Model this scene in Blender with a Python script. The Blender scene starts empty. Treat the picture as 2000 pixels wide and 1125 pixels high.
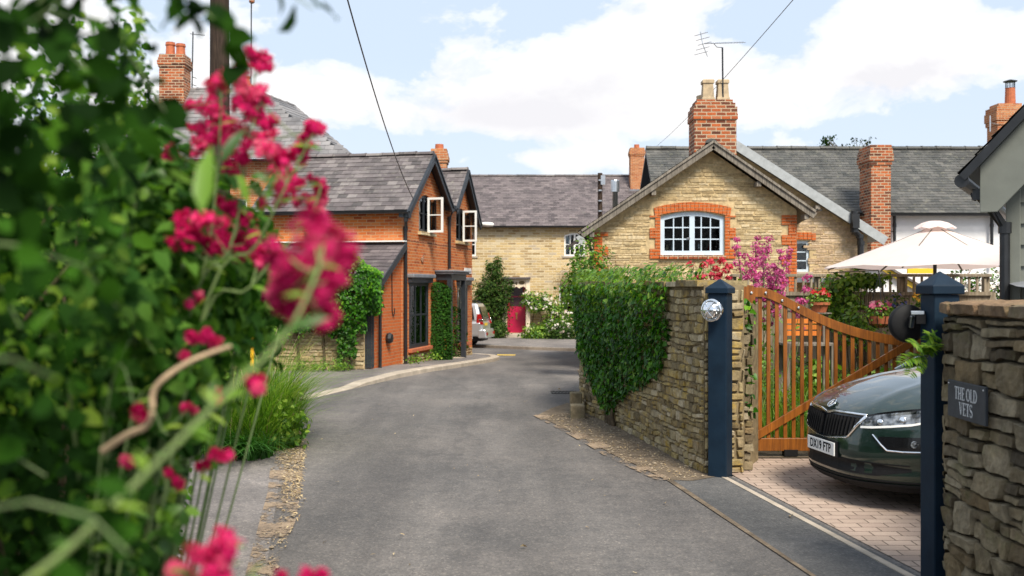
import bpy, bmesh, math, random
import numpy as np
from mathutils import Vector, Matrix, noise
from mathutils.geometry import tessellate_polygon
R = math.radians
rng = random.Random(7)
nr = np.random.default_rng(11)
sc = bpy.context.scene
col = sc.collection
H = 1.87                      # eye height of the photographer
FPX = 2000.0                  # focal length in photo pixels (36 mm on a 36 mm wide sensor)

def P(px, py, D):
    """survey helper: a point of the place seen at photo pixel (px,py), D metres away"""
    return Vector(((px - 1000) / FPX * D, D, H - (py - 562.5) / FPX * D))

def g(y):
    """lane profile: level, then gently downhill to the junction"""
    if y < 23: return 0.0
    if y < 44: return -0.031 * (y - 23)
    return -0.651

# ------------------------------------------------------------------ mesh helpers
class MB:
    def __init__(s):
        s.v = []; s.f = []; s.r = []; s.uv = []
    def add(s, vs, fs, M=None, rnd=None, uv=None):
        o = len(s.v)
        flip = False
        if M is not None:
            vs = [M @ Vector(v) for v in vs]
            flip = M.determinant() < 0
        s.v += [tuple(v) for v in vs]
        for i, f in enumerate(fs):
            q = tuple(o + k for k in (reversed(f) if flip else f))
            s.f.append(q)
            s.r.append(rng.random() if rnd is None else rnd)
            u = None
            if uv is not None:
                u = uv[i]
                if flip: u = list(reversed(u))
            s.uv.append(u)
        return s
    def box(s, x0, x1, y0, y1, z0, z1, M=None, rnd=None):
        vs = [(x0,y0,z0),(x1,y0,z0),(x1,y1,z0),(x0,y1,z0),(x0,y0,z1),(x1,y0,z1),(x1,y1,z1),(x0,y1,z1)]
        fs = [(0,3,2,1),(4,5,6,7),(0,1,5,4),(1,2,6,5),(2,3,7,6),(3,0,4,7)]
        return s.add(vs, fs, M, rng.random() if rnd is None else rnd)
    def beam(s, p0, p1, w, h, up=(0,0,1), rnd=None):
        p0 = Vector(p0); p1 = Vector(p1); d = (p1 - p0)
        L = d.length; d.normalize()
        a = d.cross(Vector(up))
        if a.length < 1e-5: a = d.cross(Vector((1,0,0)))
        a.normalize(); b = a.cross(d); b.normalize()
        M = Matrix(((d.x,a.x,b.x,p0.x),(d.y,a.y,b.y,p0.y),(d.z,a.z,b.z,p0.z),(0,0,0,1)))
        return s.box(0, L, -w/2, w/2, -h/2, h/2, M, rnd)
    def tube(s, pts, r, n=8, rnd=None, cap=True):
        pts = [Vector(p) for p in pts]
        if not hasattr(r, '__len__'): r = [r] * len(pts)
        rnd = rng.random() if rnd is None else rnd
        vs = []; fs = []
        ref = Vector((0,0,1))
        for i, p in enumerate(pts):
            d = (pts[min(i+1, len(pts)-1)] - pts[max(i-1, 0)])
            if d.length < 1e-9: d = Vector((0,0,1))
            d.normalize()
            if abs(d.dot(ref)) > .95: ref = Vector((1,0,0)) if abs(d.x) < .9 else Vector((0,1,0))
            a = d.cross(ref).normalized(); b = d.cross(a)
            for k in range(n):
                t = 2*math.pi*k/n
                vs.append(p + (a*math.cos(t) + b*math.sin(t)) * r[i])
        for i in range(len(pts)-1):
            for k in range(n):
                fs.append((i*n+k, i*n+(k+1)%n, (i+1)*n+(k+1)%n, (i+1)*n+k))
        if cap:
            fs.append(tuple(range(n-1,-1,-1))); fs.append(tuple((len(pts)-1)*n + k for k in range(n)))
        return s.add(vs, fs, None, rnd)
    def lathe(s, prof, n=16, M=None, rnd=None):
        vs = []; fs = []
        for (r, z) in prof:
            for k in range(n):
                t = 2*math.pi*k/n
                vs.append((r*math.cos(t), r*math.sin(t), z))
        for i in range(len(prof)-1):
            for k in range(n):
                fs.append((i*n+k, i*n+(k+1)%n, (i+1)*n+(k+1)%n, (i+1)*n+k))
        fs.append(tuple(range(n-1,-1,-1))); fs.append(tuple((len(prof)-1)*n+k for k in range(n)))
        return s.add(vs, fs, M, rng.random() if rnd is None else rnd)
    def poly(s, loops, F, d0, d1, rnd=None):
        """panel with holes in frame F: loops of (s,z); d0 front depth, d1 back depth"""
        flat = [Vector((a, b, 0)) for lp in loops for (a, b) in lp]
        tris = tessellate_polygon([[Vector((a, b, 0)) for (a, b) in lp] for lp in loops])
        rnd = rng.random() if rnd is None else rnd
        n = len(flat)
        vs = [F(v.x, d0, v.y) for v in flat] + [F(v.x, d1, v.y) for v in flat]
        fs = []
        for t in tris:
            fs.append(tuple(t)); fs.append(tuple(n + k for k in reversed(t)))
        o = 0
        for lp in loops:
            m = len(lp)
            for k in range(m):
                a, b = o+k, o+(k+1)%m
                fs.append((a, b, n+b, n+a))
            o += m
        return s.add(vs, fs, None, rnd)
    def build(s, name, mat, parent=None, smooth=False, bevel=0, subsurf=0, local=False, recalc=True):
        me = bpy.data.meshes.new(name)
        off = Vector((0,0,0))
        if parent is not None and not local:
            off = world_loc(parent)
        vs = [(v[0]-off.x, v[1]-off.y, v[2]-off.z) for v in s.v]
        me.from_pydata(vs, [], s.f)
        uvl = me.uv_layers.new(name='UVMap')
        at = me.attributes.new('rnd', 'FLOAT', 'FACE')
        at.data.foreach_set('value', s.r)
        V = s.v
        buf = np.zeros(len(me.loops)*2, dtype=np.float32)
        for pi, f in enumerate(s.f):
            ls = me.polygons[pi].loop_start
            if s.uv[pi] is not None:
                for k in range(len(f)):
                    buf[2*(ls+k)], buf[2*(ls+k)+1] = s.uv[pi][k]
                continue
            nrm = me.polygons[pi].normal
            if abs(nrm.z) > .97: t = Vector((1,0,0)); b = Vector((0,1,0))
            else:
                t = Vector((-nrm.y, nrm.x, 0)).normalized()
                if abs(t.x) > abs(t.y):
                    if t.x < 0: t = -t
                elif t.y < 0: t = -t
                b = nrm.cross(t); 
                if b.z < 0: b = -b
            for k, vi in enumerate(f):
                p = Vector(V[vi])
                buf[2*(ls+k)] = p.dot(t); buf[2*(ls+k)+1] = p.dot(b)
        uvl.data.foreach_set('uv', buf)
        if recalc:
            bm = bmesh.new(); bm.from_mesh(me)
            bmesh.ops.recalc_face_normals(bm, faces=bm.faces); bm.to_mesh(me); bm.free()
        if smooth: me.shade_smooth()
        o = bpy.data.objects.new(name, me)
        col.objects.link(o)
        if mat: me.materials.append(mat)
        if parent is not None: o.parent = parent
        if bevel:
            m = o.modifiers.new('Bevel', 'BEVEL'); m.width = bevel; m.segments = 2; m.limit_method = 'ANGLE'
        if subsurf:
            m = o.modifiers.new('Sub', 'SUBSURF'); m.levels = subsurf; m.render_levels = subsurf
        return o

def world_loc(o):
    v = Vector((0,0,0))
    while o is not None:
        v += o.location; o = o.parent
    return v

def Fr(O, t, n=None):
    """wall frame: s along the wall, d outward, z up"""
    O = Vector(O); t = Vector((t[0], t[1], 0)).normalized()
    n = Vector((t.y, -t.x, 0)) if n is None else Vector(n)
    f = lambda s, d, z: Vector((O.x + t.x*s + n.x*d, O.y + t.y*s + n.y*d, O.z + z))
    f.M = Matrix(((t.x, n.x, 0, O.x), (t.y, n.y, 0, O.y), (0, 0, 1, O.z), (0,0,0,1)))
    f.t = t; f.n = n
    return f

def tag(o, label=None, cat=None, group=None, kind=None):
    if label: o['label'] = label
    if cat: o['category'] = cat
    if group: o['group'] = group
    if kind: o['kind'] = kind
    return o

def thing(name, label, cat, loc=(0,0,0), group=None, rz=0):
    o = bpy.data.objects.new(name, None); col.objects.link(o)
    o.location = loc; o.rotation_euler = (0,0,rz); o.empty_display_size = .2
    return tag(o, label, cat, group)

def copy_tree(o, parent=None):
    c = o.copy(); col.objects.link(c)
    if parent: c.parent = parent
    for ch in list(o.children): copy_tree(ch, c)
    return c

def fast_mesh(name, verts, faces_idx, sizes, mat, parent=None, rnd=None, smooth=True):
    """verts (n,3); faces_idx flat loop list; sizes per polygon"""
    if parent is not None:
        verts = verts - np.array(world_loc(parent))
    me = bpy.data.meshes.new(name)
    me.vertices.add(len(verts)); me.vertices.foreach_set('co', verts.astype(np.float32).ravel())
    me.loops.add(len(faces_idx)); me.loops.foreach_set('vertex_index', faces_idx.astype(np.int32))
    me.polygons.add(len(sizes))
    st = np.concatenate(([0], np.cumsum(sizes)[:-1])).astype(np.int32)
    me.polygons.foreach_set('loop_start', st)
    me.update(calc_edges=True)
    at = me.attributes.new('rnd', 'FLOAT', 'FACE')
    at.data.foreach_set('value', (nr.random(len(sizes)) if rnd is None else rnd).astype(np.float32))
    if smooth: me.shade_smooth()
    me.materials.append(mat)
    o = bpy.data.objects.new(name, me); col.objects.link(o)
    if parent is not None: o.parent = parent
    return o

LEAF = {
 'dia': (np.array([(0,0,0),(.45,.36,.07),(1,0,-.1),(.45,-.36,.07)], float), [(0,2,1),(0,3,2)]),
 'ovate': (np.array([(0,0,0),(.3,0,-.02),(.7,0,-.03),(1,0,-.14),(.28,.34,.07),(.68,.27,.04),(.28,-.34,.07),(.68,-.27,.04)], float),
           [(0,1,4),(1,2,5,4),(2,3,5),(0,6,1),(1,6,7,2),(2,7,3)]),
 'ivy': (np.array([(0,0,0),(.12,.42,.03),(.5,.3,.05),(1,0,-.12),(.5,-.3,.05),(.12,-.42,.03),(.42,0,-.02)], float),
           [(0,6,2,1),(6,3,2),(0,5,4,6),(6,4,3)]),
 'lance': (np.array([(0,0,0),(.35,0,-.01),(.7,0,-.06),(1,0,-.2),(.3,.13,.03),(.65,.11,-.02),(.3,-.13,.03),(.65,-.11,-.02)], float),
           [(0,1,4),(1,2,5,4),(2,3,5),(0,6,1),(1,6,7,2),(2,7,3)]),
 'petal': (np.array([(0,0,0),(.5,.3,.1),(1,.22,.0),(1,-.22,.0),(.5,-.3,.1)], float), [(0,4,3,2,1)]),
}
def leaves(name, pos, nrm, size, mat, parent=None, shape='dia', droop=.4, rnd=None, dirs=None, curl=.0):
    pos = np.asarray(pos, float); nrm = np.asarray(nrm, float); N = len(pos)
    size = np.full(N, size) if np.isscalar(size) else np.asarray(size)
    nrm = nrm / (np.linalg.norm(nrm, axis=1, keepdims=True) + 1e-9)
    d = nr.normal(size=(N,3)) * .8 if dirs is None else np.asarray(dirs, float).copy()
    d[:,2] -= droop
    d -= nrm * np.sum(d*nrm, axis=1, keepdims=True)
    d /= (np.linalg.norm(d, axis=1, keepdims=True) + 1e-9)
    w = np.cross(nrm, d)
    T, F = LEAF[shape]
    k = len(T)
    V = pos[:,None,:] + size[:,None,None]*(T[None,:,0:1]*d[:,None,:] + T[None,:,1:2]*w[:,None,:] + T[None,:,2:3]*nrm[:,None,:])
    V = V.reshape(-1,3)
    fl = np.concatenate([np.array(f) for f in F])
    idx = (np.arange(N)[:,None]*k + fl[None,:]).ravel()
    sizes = np.tile(np.array([len(f) for f in F]), N)
    r = nr.random(N) if rnd is None else np.asarray(rnd)
    return fast_mesh(name, V, idx, sizes, mat, parent, np.repeat(np.clip(r,0,1), len(F)))

def blades(name, base, hgt, width, mat, parent=None, lean=.35, seg=4, rnd=None, dirs=None, bend=1.0):
    base = np.asarray(base, float); N = len(base)
    hgt = np.asarray(hgt) if not np.isscalar(hgt) else np.full(N, hgt)
    a = nr.random(N)*2*np.pi
    ld = np.stack([np.cos(a), np.sin(a), np.zeros(N)], 1) if dirs is None else np.asarray(dirs, float)
    sd = np.stack([-ld[:,1], ld[:,0], np.zeros(N)], 1)
    tw = nr.normal(size=(N,1))*.4
    sd = sd + ld*tw
    ln = (lean*(.3+nr.random(N)))[:,None]
    vs = []
    for i in range(seg+1):
        t = i/seg
        c = base + ld*(ln*hgt[:,None]*t**(1.3+bend)) + np.array([0,0,1.])*(hgt[:,None]*(t - .35*ln*t**3))
        wd = width*(1-t**1.6)*.5 + .0004
        vs.append(c - sd*wd); vs.append(c + sd*wd)
    V = np.stack(vs, 1).reshape(-1,3)
    k = 2*(seg+1)
    F = [(2*i, 2*i+1, 2*i+3, 2*i+2) for i in range(seg)]
    fl = np.array(F).ravel()
    idx = (np.arange(N)[:,None]*k + fl[None,:]).ravel()
    r = nr.random(N) if rnd is None else rnd
    return fast_mesh(name, V, idx, np.full(N*seg, 4), mat, parent, np.repeat(r, seg))

def blob_pts(c, rad, n, inner=.55, lump=.25, seed=0, zcut=None):
    """points and outward normals in the outer shell of a lumpy ellipsoid"""
    q = nr.normal(size=(n,3)); q /= np.linalg.norm(q, axis=1, keepdims=True)
    lm = np.array([noise.noise(Vector((p[0]*2.2+seed, p[1]*2.2, p[2]*2.2+seed*.7))) +
                   .5*noise.noise(Vector((p[0]*5+seed, p[1]*5, p[2]*5))) for p in q])
    rr = (inner + (1-inner)*nr.random(n)**.6) * (1 + lump*lm*1.6)
    pos = np.array(c) + q*rr[:,None]*np.array(rad)
    if zcut is not None:
        m = pos[:,2] > zcut; pos, q = pos[m], q[m]
    nrm = q + nr.normal(size=q.shape)*.55 + np.array([0,0,.35])
    return pos, nrm

def slates(mb, p0, u, v, cw=.26, ch=.19, lift=.016, keep=None):
    """p0 eave corner, u along the eave, v up the slope (vectors with length): overlapping slates, one quad each"""
    p0 = Vector(p0); u = Vector(u); v = Vector(v); L = u.length; S = v.length
    un = u/L; vn = v/S; n = un.cross(vn).normalized()
    if n.z < 0: n = -n
    rows = max(1, round(S/ch)); h = S/rows
    for j in range(rows):
        x = -(cw*.5 if j % 2 else 0)
        while x < L:
            a = max(0, x+.0025); b = min(L, x+cw-.0025)
            x += cw
            if b - a < .02: continue
            if keep and not keep((a+b)/2, (j+.5)*h): continue
            l = lift*(.8+.5*rng.random()); e0 = rng.uniform(-.006,.006); e1 = e0 + rng.uniform(-.004,.004)
            A = p0+un*a+vn*(j*h+e0)+n*l; B = p0+un*b+vn*(j*h+e1)+n*l
            C = p0+un*b+vn*((j+1)*h+.02)+n*.004; D_ = p0+un*a+vn*((j+1)*h+.02)+n*.004
            A2 = A-n*(l-.001); B2 = B-n*(l-.001)
            mb.add([A,B,C,D_,A2,B2], [(0,1,2,3),(4,5,1,0)], None, rng.random())
def slab(mb, p0, u, v, th):
    p0 = Vector(p0); u = Vector(u); v = Vector(v); n = u.cross(v).normalized()
    if n.z < 0: n = -n
    a = [p0, p0+u, p0+u+v, p0+v]
    mb.add(a+[q-n*th for q in a], [(0,1,2,3),(7,6,5,4),(0,4,5,1),(1,5,6,2),(2,6,7,3),(3,7,4,0)])
def ridge(mb, p0, p1, r=.11, seg=.45):
    p0 = Vector(p0); p1 = Vector(p1); L = (p1-p0).length; k = max(1, round(L/seg)); d = (p1-p0)/k
    side = Vector((-d.y, d.x, 0)).normalized()
    for i in range(k):
        a = p0+d*i; b = p0+d*(i+.985); e = rng.uniform(-.008,.008)
        vs = []; m = 7
        for q, c in ((a, 1.0), (a+d*.1, 1.0), (a+d*.105, .9), (b, .88)):
            for j in range(m):
                t = math.pi*(j/(m-1)) ; rr = r*c
                vs.append(q + side*math.cos(t)*rr*1.15 + Vector((0,0,math.sin(t)*rr*.8-.045+e)))
        fs = []
        for s_ in range(3):
            for j in range(m-1):
                fs.append((s_*m+j, s_*m+j+1, (s_+1)*m+j+1, (s_+1)*m+j))
        fs.append(tuple(range(m))); fs.append(tuple(range(3*m, 4*m)))
        mb.add(vs, fs, None, rng.random())

def stonework(mb, fn, u0, u1, v0, v1, hr=(.06,.13), wr=(.12,.38), dep=.03, gap=.006, res=(5,4), keep=None, seed=0, wave=.02, rough=.008, split=.18, edge=.012):
    """individual stones laid in wandering courses; fn(u,v,d) -> point"""
    q = random.Random(seed)
    vb = v0; rows = [v0]
    while vb < v1 - hr[0]*.6:
        vb += q.uniform(*hr); rows.append(min(vb, v1))
    def bound(k, u):
        if k == 0 or k == len(rows)-1: return rows[k]
        return rows[k] + wave*noise.noise(Vector((u*1.7, k*3.1+seed, .3))) + wave*.6*noise.noise(Vector((u*5.1, k*1.7+seed, 4.3)))
    for k in range(len(rows)-1):
        u = u0 - q.random()*wr[0]
        hgt = rows[k+1]-rows[k]
        while u < u1:
            w = q.uniform(*wr) * (0.75 if hgt < .08 and q.random() < .3 else 1)
            a = max(u0, u); b = min(u1, u+w); u += w
            if b - a < .03: continue
            parts = [(0,1)]
            if hgt > .1 and q.random() < split:
                c = q.uniform(.35,.65); parts = [(0,c),(c,1)]
            for (f0, f1) in parts:
                if keep and not keep((a+b)/2, rows[k]+hgt*(f0+f1)/2): continue
                sl0, sl1 = q.uniform(-.02,.02), q.uniform(-.02,.02)
                lift = dep*q.uniform(.35,1.1); tilt = q.uniform(-.25,.25); tilt2 = q.uniform(-.25,.25)
                nx, ny = max(3, res[0]), max(3, res[1]); vs = []; sd = q.random()*100
                ex = min(.3, edge/max(.02, b-a)); ey = min(.3, edge/max(.02, hgt*(f1-f0)))
                for j in range(ny+1):
                    for i in range(nx+1):
                        x = 0 if i == 0 else 1 if i == nx else ex+(1-2*ex)*(i-1)/(nx-2); y = 0 if j == 0 else 1 if j == ny else ey+(1-2*ey)*(j-1)/(ny-2)
                        # round the corners
                        cx = abs(x-.5)*2; cy = abs(y-.5)*2
                        pull = max(0, cx+cy-1.55)*.22
                        xx = .5+(x-.5)*(1-pull*.5); yy = .5+(y-.5)*(1-pull)
                        uu = a+gap+(b-a-2*gap)*xx + (sl0*(1-xx)+sl1*xx)*(yy-.5)
                        lo = bound(k, uu)+hgt*0; hi = bound(k+1, uu)
                        vv = lo + (hi-lo)*(f0+(f1-f0)*yy)
                        vv += (gap*.8)*(1-2*yy)
                        jit = noise.noise(Vector((uu*11, vv*11, sd)))*.012
                        e = 0 if i in (0, nx) or j in (0, ny) else 1
                        d = 0 if e <= 0 else lift*(1+tilt*(x-.5)*2+tilt2*(y-.5)*2) + rough*noise.noise(Vector((uu*9,vv*9,sd))) + rough*.6*noise.noise(Vector((uu*25,vv*25,sd)))
                        if e <= 0: d = -.012
                        vs.append(fn(uu+jit, vv+jit*.7, d))
                fs = [(j*(nx+1)+i, j*(nx+1)+i+1, (j+1)*(nx+1)+i+1, (j+1)*(nx+1)+i) for j in range(ny) for i in range(nx)]
                mb.add(vs, fs, None, q.random())

# ------------------------------------------------------------------ materials
def nd(t, typ, ins=None, **props):
    n = t.nodes.new(typ)
    for k, v in props.items(): setattr(n, k, v)
    for k, v in (ins or {}).items():
        s = n.inputs[k]
        if isinstance(v, bpy.types.NodeSocket): t.links.new(v, s)
        else: s.default_value = v
    return n
def C4(c): return (c[0], c[1], c[2], 1.0)
def newmat(name):
    m = bpy.data.materials.new(name); m.use_nodes = True
    t = m.node_tree; b = t.nodes['Principled BSDF']
    return m, t, b
def ramp(t, fac, stops, interp='LINEAR'):
    n = nd(t, 'ShaderNodeValToRGB', {'Fac': fac}); e = n.color_ramp; e.interpolation = interp
    while len(e.elements) < len(stops): e.elements.new(.5)
    for i, (p, c) in enumerate(stops):
        e.elements[i].position = p; e.elements[i].color = C4(c) if len(c) == 3 else c
    return n.outputs[0]
def mixc(t, fac, a, b, mode='MIX'):
    n = nd(t, 'ShaderNodeMix', data_type='RGBA', blend_type=mode)
    for k, v in ((0, fac), (6, a), (7, b)):
        if isinstance(v, bpy.types.NodeSocket): t.links.new(v, n.inputs[k])
        else: n.inputs[k].default_value = C4(v) if hasattr(v, '__len__') else v
    return n.outputs[2]
def mth(t, op, a, b=0.0, clamp=False):
    n = nd(t, 'ShaderNodeMath', {0: a, 1: b}, operation=op); n.use_clamp = clamp
    return n.outputs[0]
def coords(t, kind='Object'):
    return nd(t, 'ShaderNodeTexCoord').outputs[kind]
def nz(t, vec, scale, detail=4, rough=.55, out='Fac'):
    return nd(t, 'ShaderNodeTexNoise', {'Vector': vec, 'Scale': scale, 'Detail': detail, 'Roughness': rough}).outputs[out]
def bump(t, b, h, strength=.4, dist=.02):
    n = nd(t, 'ShaderNodeBump', {'Height': h, 'Strength': strength, 'Distance': dist})
    t.links.new(n.outputs[0], b.inputs['Normal'])
def geo_pos(t): return nd(t, 'ShaderNodeNewGeometry').outputs['Position']
def rndattr(t): return nd(t, 'ShaderNodeAttribute', attribute_name='rnd').outputs['Fac']

def plain(name, c, rough=.6, metal=0, var=.15, scale=8, bmp=.15, spec=.5, coat=0, dirt=None):
    m, t, b = newmat(name)
    p = geo_pos(t); f = nz(t, p, scale, 5)
    c1 = tuple(x*(1-var) for x in c); c2 = tuple(min(1, x*(1+var)) for x in c)
    k = ramp(t, f, [(.3, c1), (.7, c2)])
    if dirt:
        k = mixc(t, mth(t, 'MULTIPLY', ramp(t, nz(t, p, scale*.35, 8, .7), [(.45,(0,0,0)),(.75,(1,1,1))]), .7), k, dirt)
    t.links.new(k, b.inputs['Base Color'])
    b.inputs['Roughness'].default_value = rough; b.inputs['Metallic'].default_value = metal
    b.inputs['Specular IOR Level'].default_value = spec
    if coat: b.inputs['Coat Weight'].default_value = coat; b.inputs['Coat Roughness'].default_value = .04
    if bmp: bump(t, b, nz(t, p, scale*6, 3), bmp, .004)
    return m

def brickmat(name, cs, mortar, bw=.225, bh=.075, ms=.008, soot=(.06,.04,.03), soot_amt=.35, rough=.88, pale=None):
    m, t, b = newmat(name)
    uv = coords(t, 'UV'); p = geo_pos(t)
    wob = nd(t, 'ShaderNodeVectorMath', {0: nz(t, p, 6, 2, out='Color'), 1: (.5,.5,.5)}, operation='SUBTRACT').outputs[0]
    uv2 = nd(t, 'ShaderNodeVectorMath', {0: wob, 1: (.012,.012,.012), 2: uv}, operation='MULTIPLY_ADD').outputs[0]
    def bt(c1, c2, mo, bias=0.0, sq=1.0):
        n = nd(t, 'ShaderNodeTexBrick', {'Vector': uv2, 'Color1': C4(c1), 'Color2': C4(c2), 'Mortar': C4(mo), 'Scale': 1.0, 'Mortar Size': ms,
               'Mortar Smooth': .25, 'Bias': bias, 'Brick Width': bw, 'Row Height': bh})
        n.offset_frequency = 2
        return n
    a = bt((0,0,0), (1,1,1), (.5,.5,.5))
    per = a.outputs['Color']
    k = ramp(t, per, [(i/(len(cs)-1), c) for i, c in enumerate(cs)])
    k = mixc(t, mth(t,'MULTIPLY', nz(t, p, 30, 4), .45), k, tuple(x*.55 for x in cs[len(cs)//2]))
    big = ramp(t, nz(t, p, 1.1, 6, .65), [(.42,(0,0,0)),(.78,(1,1,1))])
    k = mixc(t, mth(t,'MULTIPLY', big, soot_amt), k, soot)
    if pale:
        pl = ramp(t, nz(t, nd(t,'ShaderNodeVectorMath',{0:p,1:(3,3,9)},operation='ADD').outputs[0], 1.7, 7, .7), [(.5,(0,0,0)),(.72,(1,1,1))])
        k = mixc(t, mth(t,'MULTIPLY', pl, .5), k, pale)
    k = mixc(t, a.outputs['Fac'], k, mixc(t, nz(t, p, 12, 4), tuple(x*.6 for x in mortar), mortar))
    t.links.new(k, b.inputs['Base Color'])
    b.inputs['Roughness'].default_value = rough; b.inputs['Specular IOR Level'].default_value = .25
    hgt = mth(t, 'ADD', mth(t,'MULTIPLY', a.outputs['Fac'], -1.0), mth(t,'MULTIPLY', nz(t, p, 60, 4), .5))
    hgt = mth(t, 'ADD', hgt, mth(t, 'MULTIPLY', per, .25))
    bump(t, b, hgt, .7, .012)
    return m

def stonemat(name, cs, lichen=None, lamt=.5, dark=(.05,.045,.035), damt=.4, rough=.9, sc_=14):
    """for modelled stones: one tone per stone, veined and weathered"""
    m, t, b = newmat(name); p = geo_pos(t)
    k = ramp(t, rndattr(t), [(i/(len(cs)-1), c) for i, c in enumerate(cs)])
    f = nz(t, p, sc_, 8, .7)
    k = mixc(t, .8, k, ramp(t, f, [(.3,(.35,.33,.3)),(.55,(.9,.88,.85)),(.75,(1.35,1.3,1.2))]), 'MULTIPLY')
    k = mixc(t, mth(t,'MULTIPLY', ramp(t, nz(t, p, 3.1, 6, .65), [(.47,(0,0,0)),(.7,(1,1,1))]), damt), k, dark)
    if lichen:
        l = ramp(t, nz(t, nd(t,'ShaderNodeVectorMath',{0:p,1:(5,1,7)},operation='ADD').outputs[0], 4.2, 8, .72), [(.52,(0,0,0)),(.66,(1,1,1))])
        k = mixc(t, mth(t,'MULTIPLY', l, lamt), k, lichen)
    t.links.new(k, b.inputs['Base Color']); b.inputs['Roughness'].default_value = rough
    b.inputs['Specular IOR Level'].default_value = .25
    bump(t, b, nz(t, p, 45, 6, .7), .8, .012)
    return m

def leafmat(name, cs, rough=.42, trans=.35, tr_c=None, spec=.45):
    m, t, b = newmat(name)
    k = ramp(t, rndattr(t), [(i/(len(cs)-1), c) for i, c in enumerate(cs)])
    k = mixc(t, .5, k, ramp(t, nz(t, geo_pos(t), 2.3, 4), [(.3,(.6,.62,.55)),(.7,(1.25,1.2,1.1))]), 'MULTIPLY')
    t.links.new(k, b.inputs['Base Color']); b.inputs['Roughness'].default_value = rough
    b.inputs['Specular IOR Level'].default_value = spec
    if trans:
        tc = mixc(t, 1.0, k, tr_c or (1.3,1.35,.55), 'MULTIPLY')
        tr = nd(t, 'ShaderNodeBsdfTranslucent', {'Color': tc})
        mx = nd(t, 'ShaderNodeMixShader', {0: trans, 1: b.outputs[0], 2: tr.outputs[0]})
        t.links.new(mx.outputs[0], t.nodes['Material Output'].inputs[0])
    return m

def slatemat(name, cs, lich=(.30,.30,.24), lamt=.35, rough=.62):
    m, t, b = newmat(name); p = geo_pos(t)
    k = ramp(t, rndattr(t), [(i/(len(cs)-1), c) for i, c in enumerate(cs)])
    k = mixc(t, .8, k, ramp(t, nz(t, p, 1.3, 7, .7), [(.3,(.55,.55,.55)),(.7,(1.4,1.38,1.35))]), 'MULTIPLY')
    l = ramp(t, nz(t, p, 7, 8, .75), [(.55,(0,0,0)),(.7,(1,1,1))])
    k = mixc(t, mth(t,'MULTIPLY', l, lamt), k, lich)
    t.links.new(k, b.inputs['Base Color']); b.inputs['Roughness'].default_value = rough
    b.inputs['Specular IOR Level'].default_value = .35
    bump(t, b, nz(t, p, 40, 5, .7), .35, .006)
    return m

def woodmat(name, c1, c2, rough=.5, spec=.4, scale=3):
    m, t, b = newmat(name); p = geo_pos(t)
    st = nd(t, 'ShaderNodeVectorMath', {0: coords(t,'UV'), 1: (40, 2.5, 1)}, operation='MULTIPLY').outputs[0]
    f = nd(t, 'ShaderNodeTexNoise', {'Vector': st, 'Scale': 1.0*scale/3, 'Detail': 6, 'Distortion': .6}).outputs['Fac']
    k = ramp(t, f, [(.3, c1), (.7, c2)])
    k = mixc(t, .5, k, ramp(t, rndattr(t), [(0,(.7,.7,.7)),(1,(1.2,1.2,1.2))]), 'MULTIPLY')
    k = mixc(t, .5, k, ramp(t, nz(t, p, 6, 5), [(.3,(.6,.6,.6)),(.7,(1.2,1.2,1.2))]), 'MULTIPLY')
    t.links.new(k, b.inputs['Base Color']); b.inputs['Roughness'].default_value = rough
    b.inputs['Specular IOR Level'].default_value = spec
    bump(t, b, f, .25, .004)
    return m
def glassmat(name, tint=(.02,.025,.03), reflect=.0, alpha=.55):
    m, t, b = newmat(name)
    gl = nd(t, 'ShaderNodeBsdfGlossy', {'Color': (1,1,1,1), 'Roughness': .015})
    tr = nd(t, 'ShaderNodeBsdfTransparent', {'Color': C4((.75,.8,.8))})
    fr = nd(t, 'ShaderNodeFresnel', {'IOR': 1.55})
    wav = nd(t, 'ShaderNodeBump', {'Height': nz(t, geo_pos(t), 3, 2), 'Strength': .15, 'Distance': .05})
    t.links.new(wav.outputs[0], gl.inputs['Normal'])
    mx = nd(t, 'ShaderNodeMixShader', {0: mth(t,'ADD', fr.outputs[0], reflect), 1: tr.outputs[0], 2: gl.outputs[0]})
    t.links.new(mx.outputs[0], t.nodes['Material Output'].inputs[0])
    return m
M = {}
M['brick'] = brickmat('red_brick', [(.30,.055,.016),(.48,.10,.022),(.56,.135,.026),(.62,.17,.035),(.50,.11,.024),(.64,.23,.07)], (.60,.33,.17), soot_amt=.16, pale=(.58,.28,.14), ms=.010)
M['brick_dark'] = brickmat('old_brick', [(.05,.025,.02),(.14,.04,.025),(.42,.10,.035),(.50,.13,.04),(.20,.055,.03),(.56,.20,.09),(.09,.035,.025)], (.56,.44,.30), soot_amt=.3, ms=.013, bw=.235, bh=.09)
M['brick_bright'] = brickmat('orange_brick', [(.48,.10,.022),(.60,.14,.03),(.53,.115,.026)], (.5,.28,.15), soot_amt=.15)
M['brick_far'] = brickmat('warm_brick', [(.32,.09,.035),(.42,.13,.045),(.55,.20,.07),(.38,.10,.04),(.60,.27,.12)], (.6,.46,.3), soot_amt=.12, pale=(.55,.32,.18))
M['stone_far'] = brickmat('coursed_sandstone', [(.26,.17,.08),(.58,.41,.18),(.72,.53,.26),(.42,.28,.13),(.78,.66,.44),(.60,.43,.21),(.48,.41,.33)], (.74,.62,.40), bw=.40, bh=.125, ms=.02, soot=(.22,.14,.06), soot_amt=.45, pale=(.5,.43,.32))
M['stone_gable'] = stonemat('sandstone_rubble', [(.34,.25,.13),(.53,.41,.23),(.61,.48,.27),(.69,.57,.37),(.46,.34,.18)], lichen=(.42,.38,.3), lamt=.25, damt=.15)
M['mortar'] = plain('sand_mortar', (.50,.38,.21), .95, var=.3, scale=9, bmp=.6, spec=.2)
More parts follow.
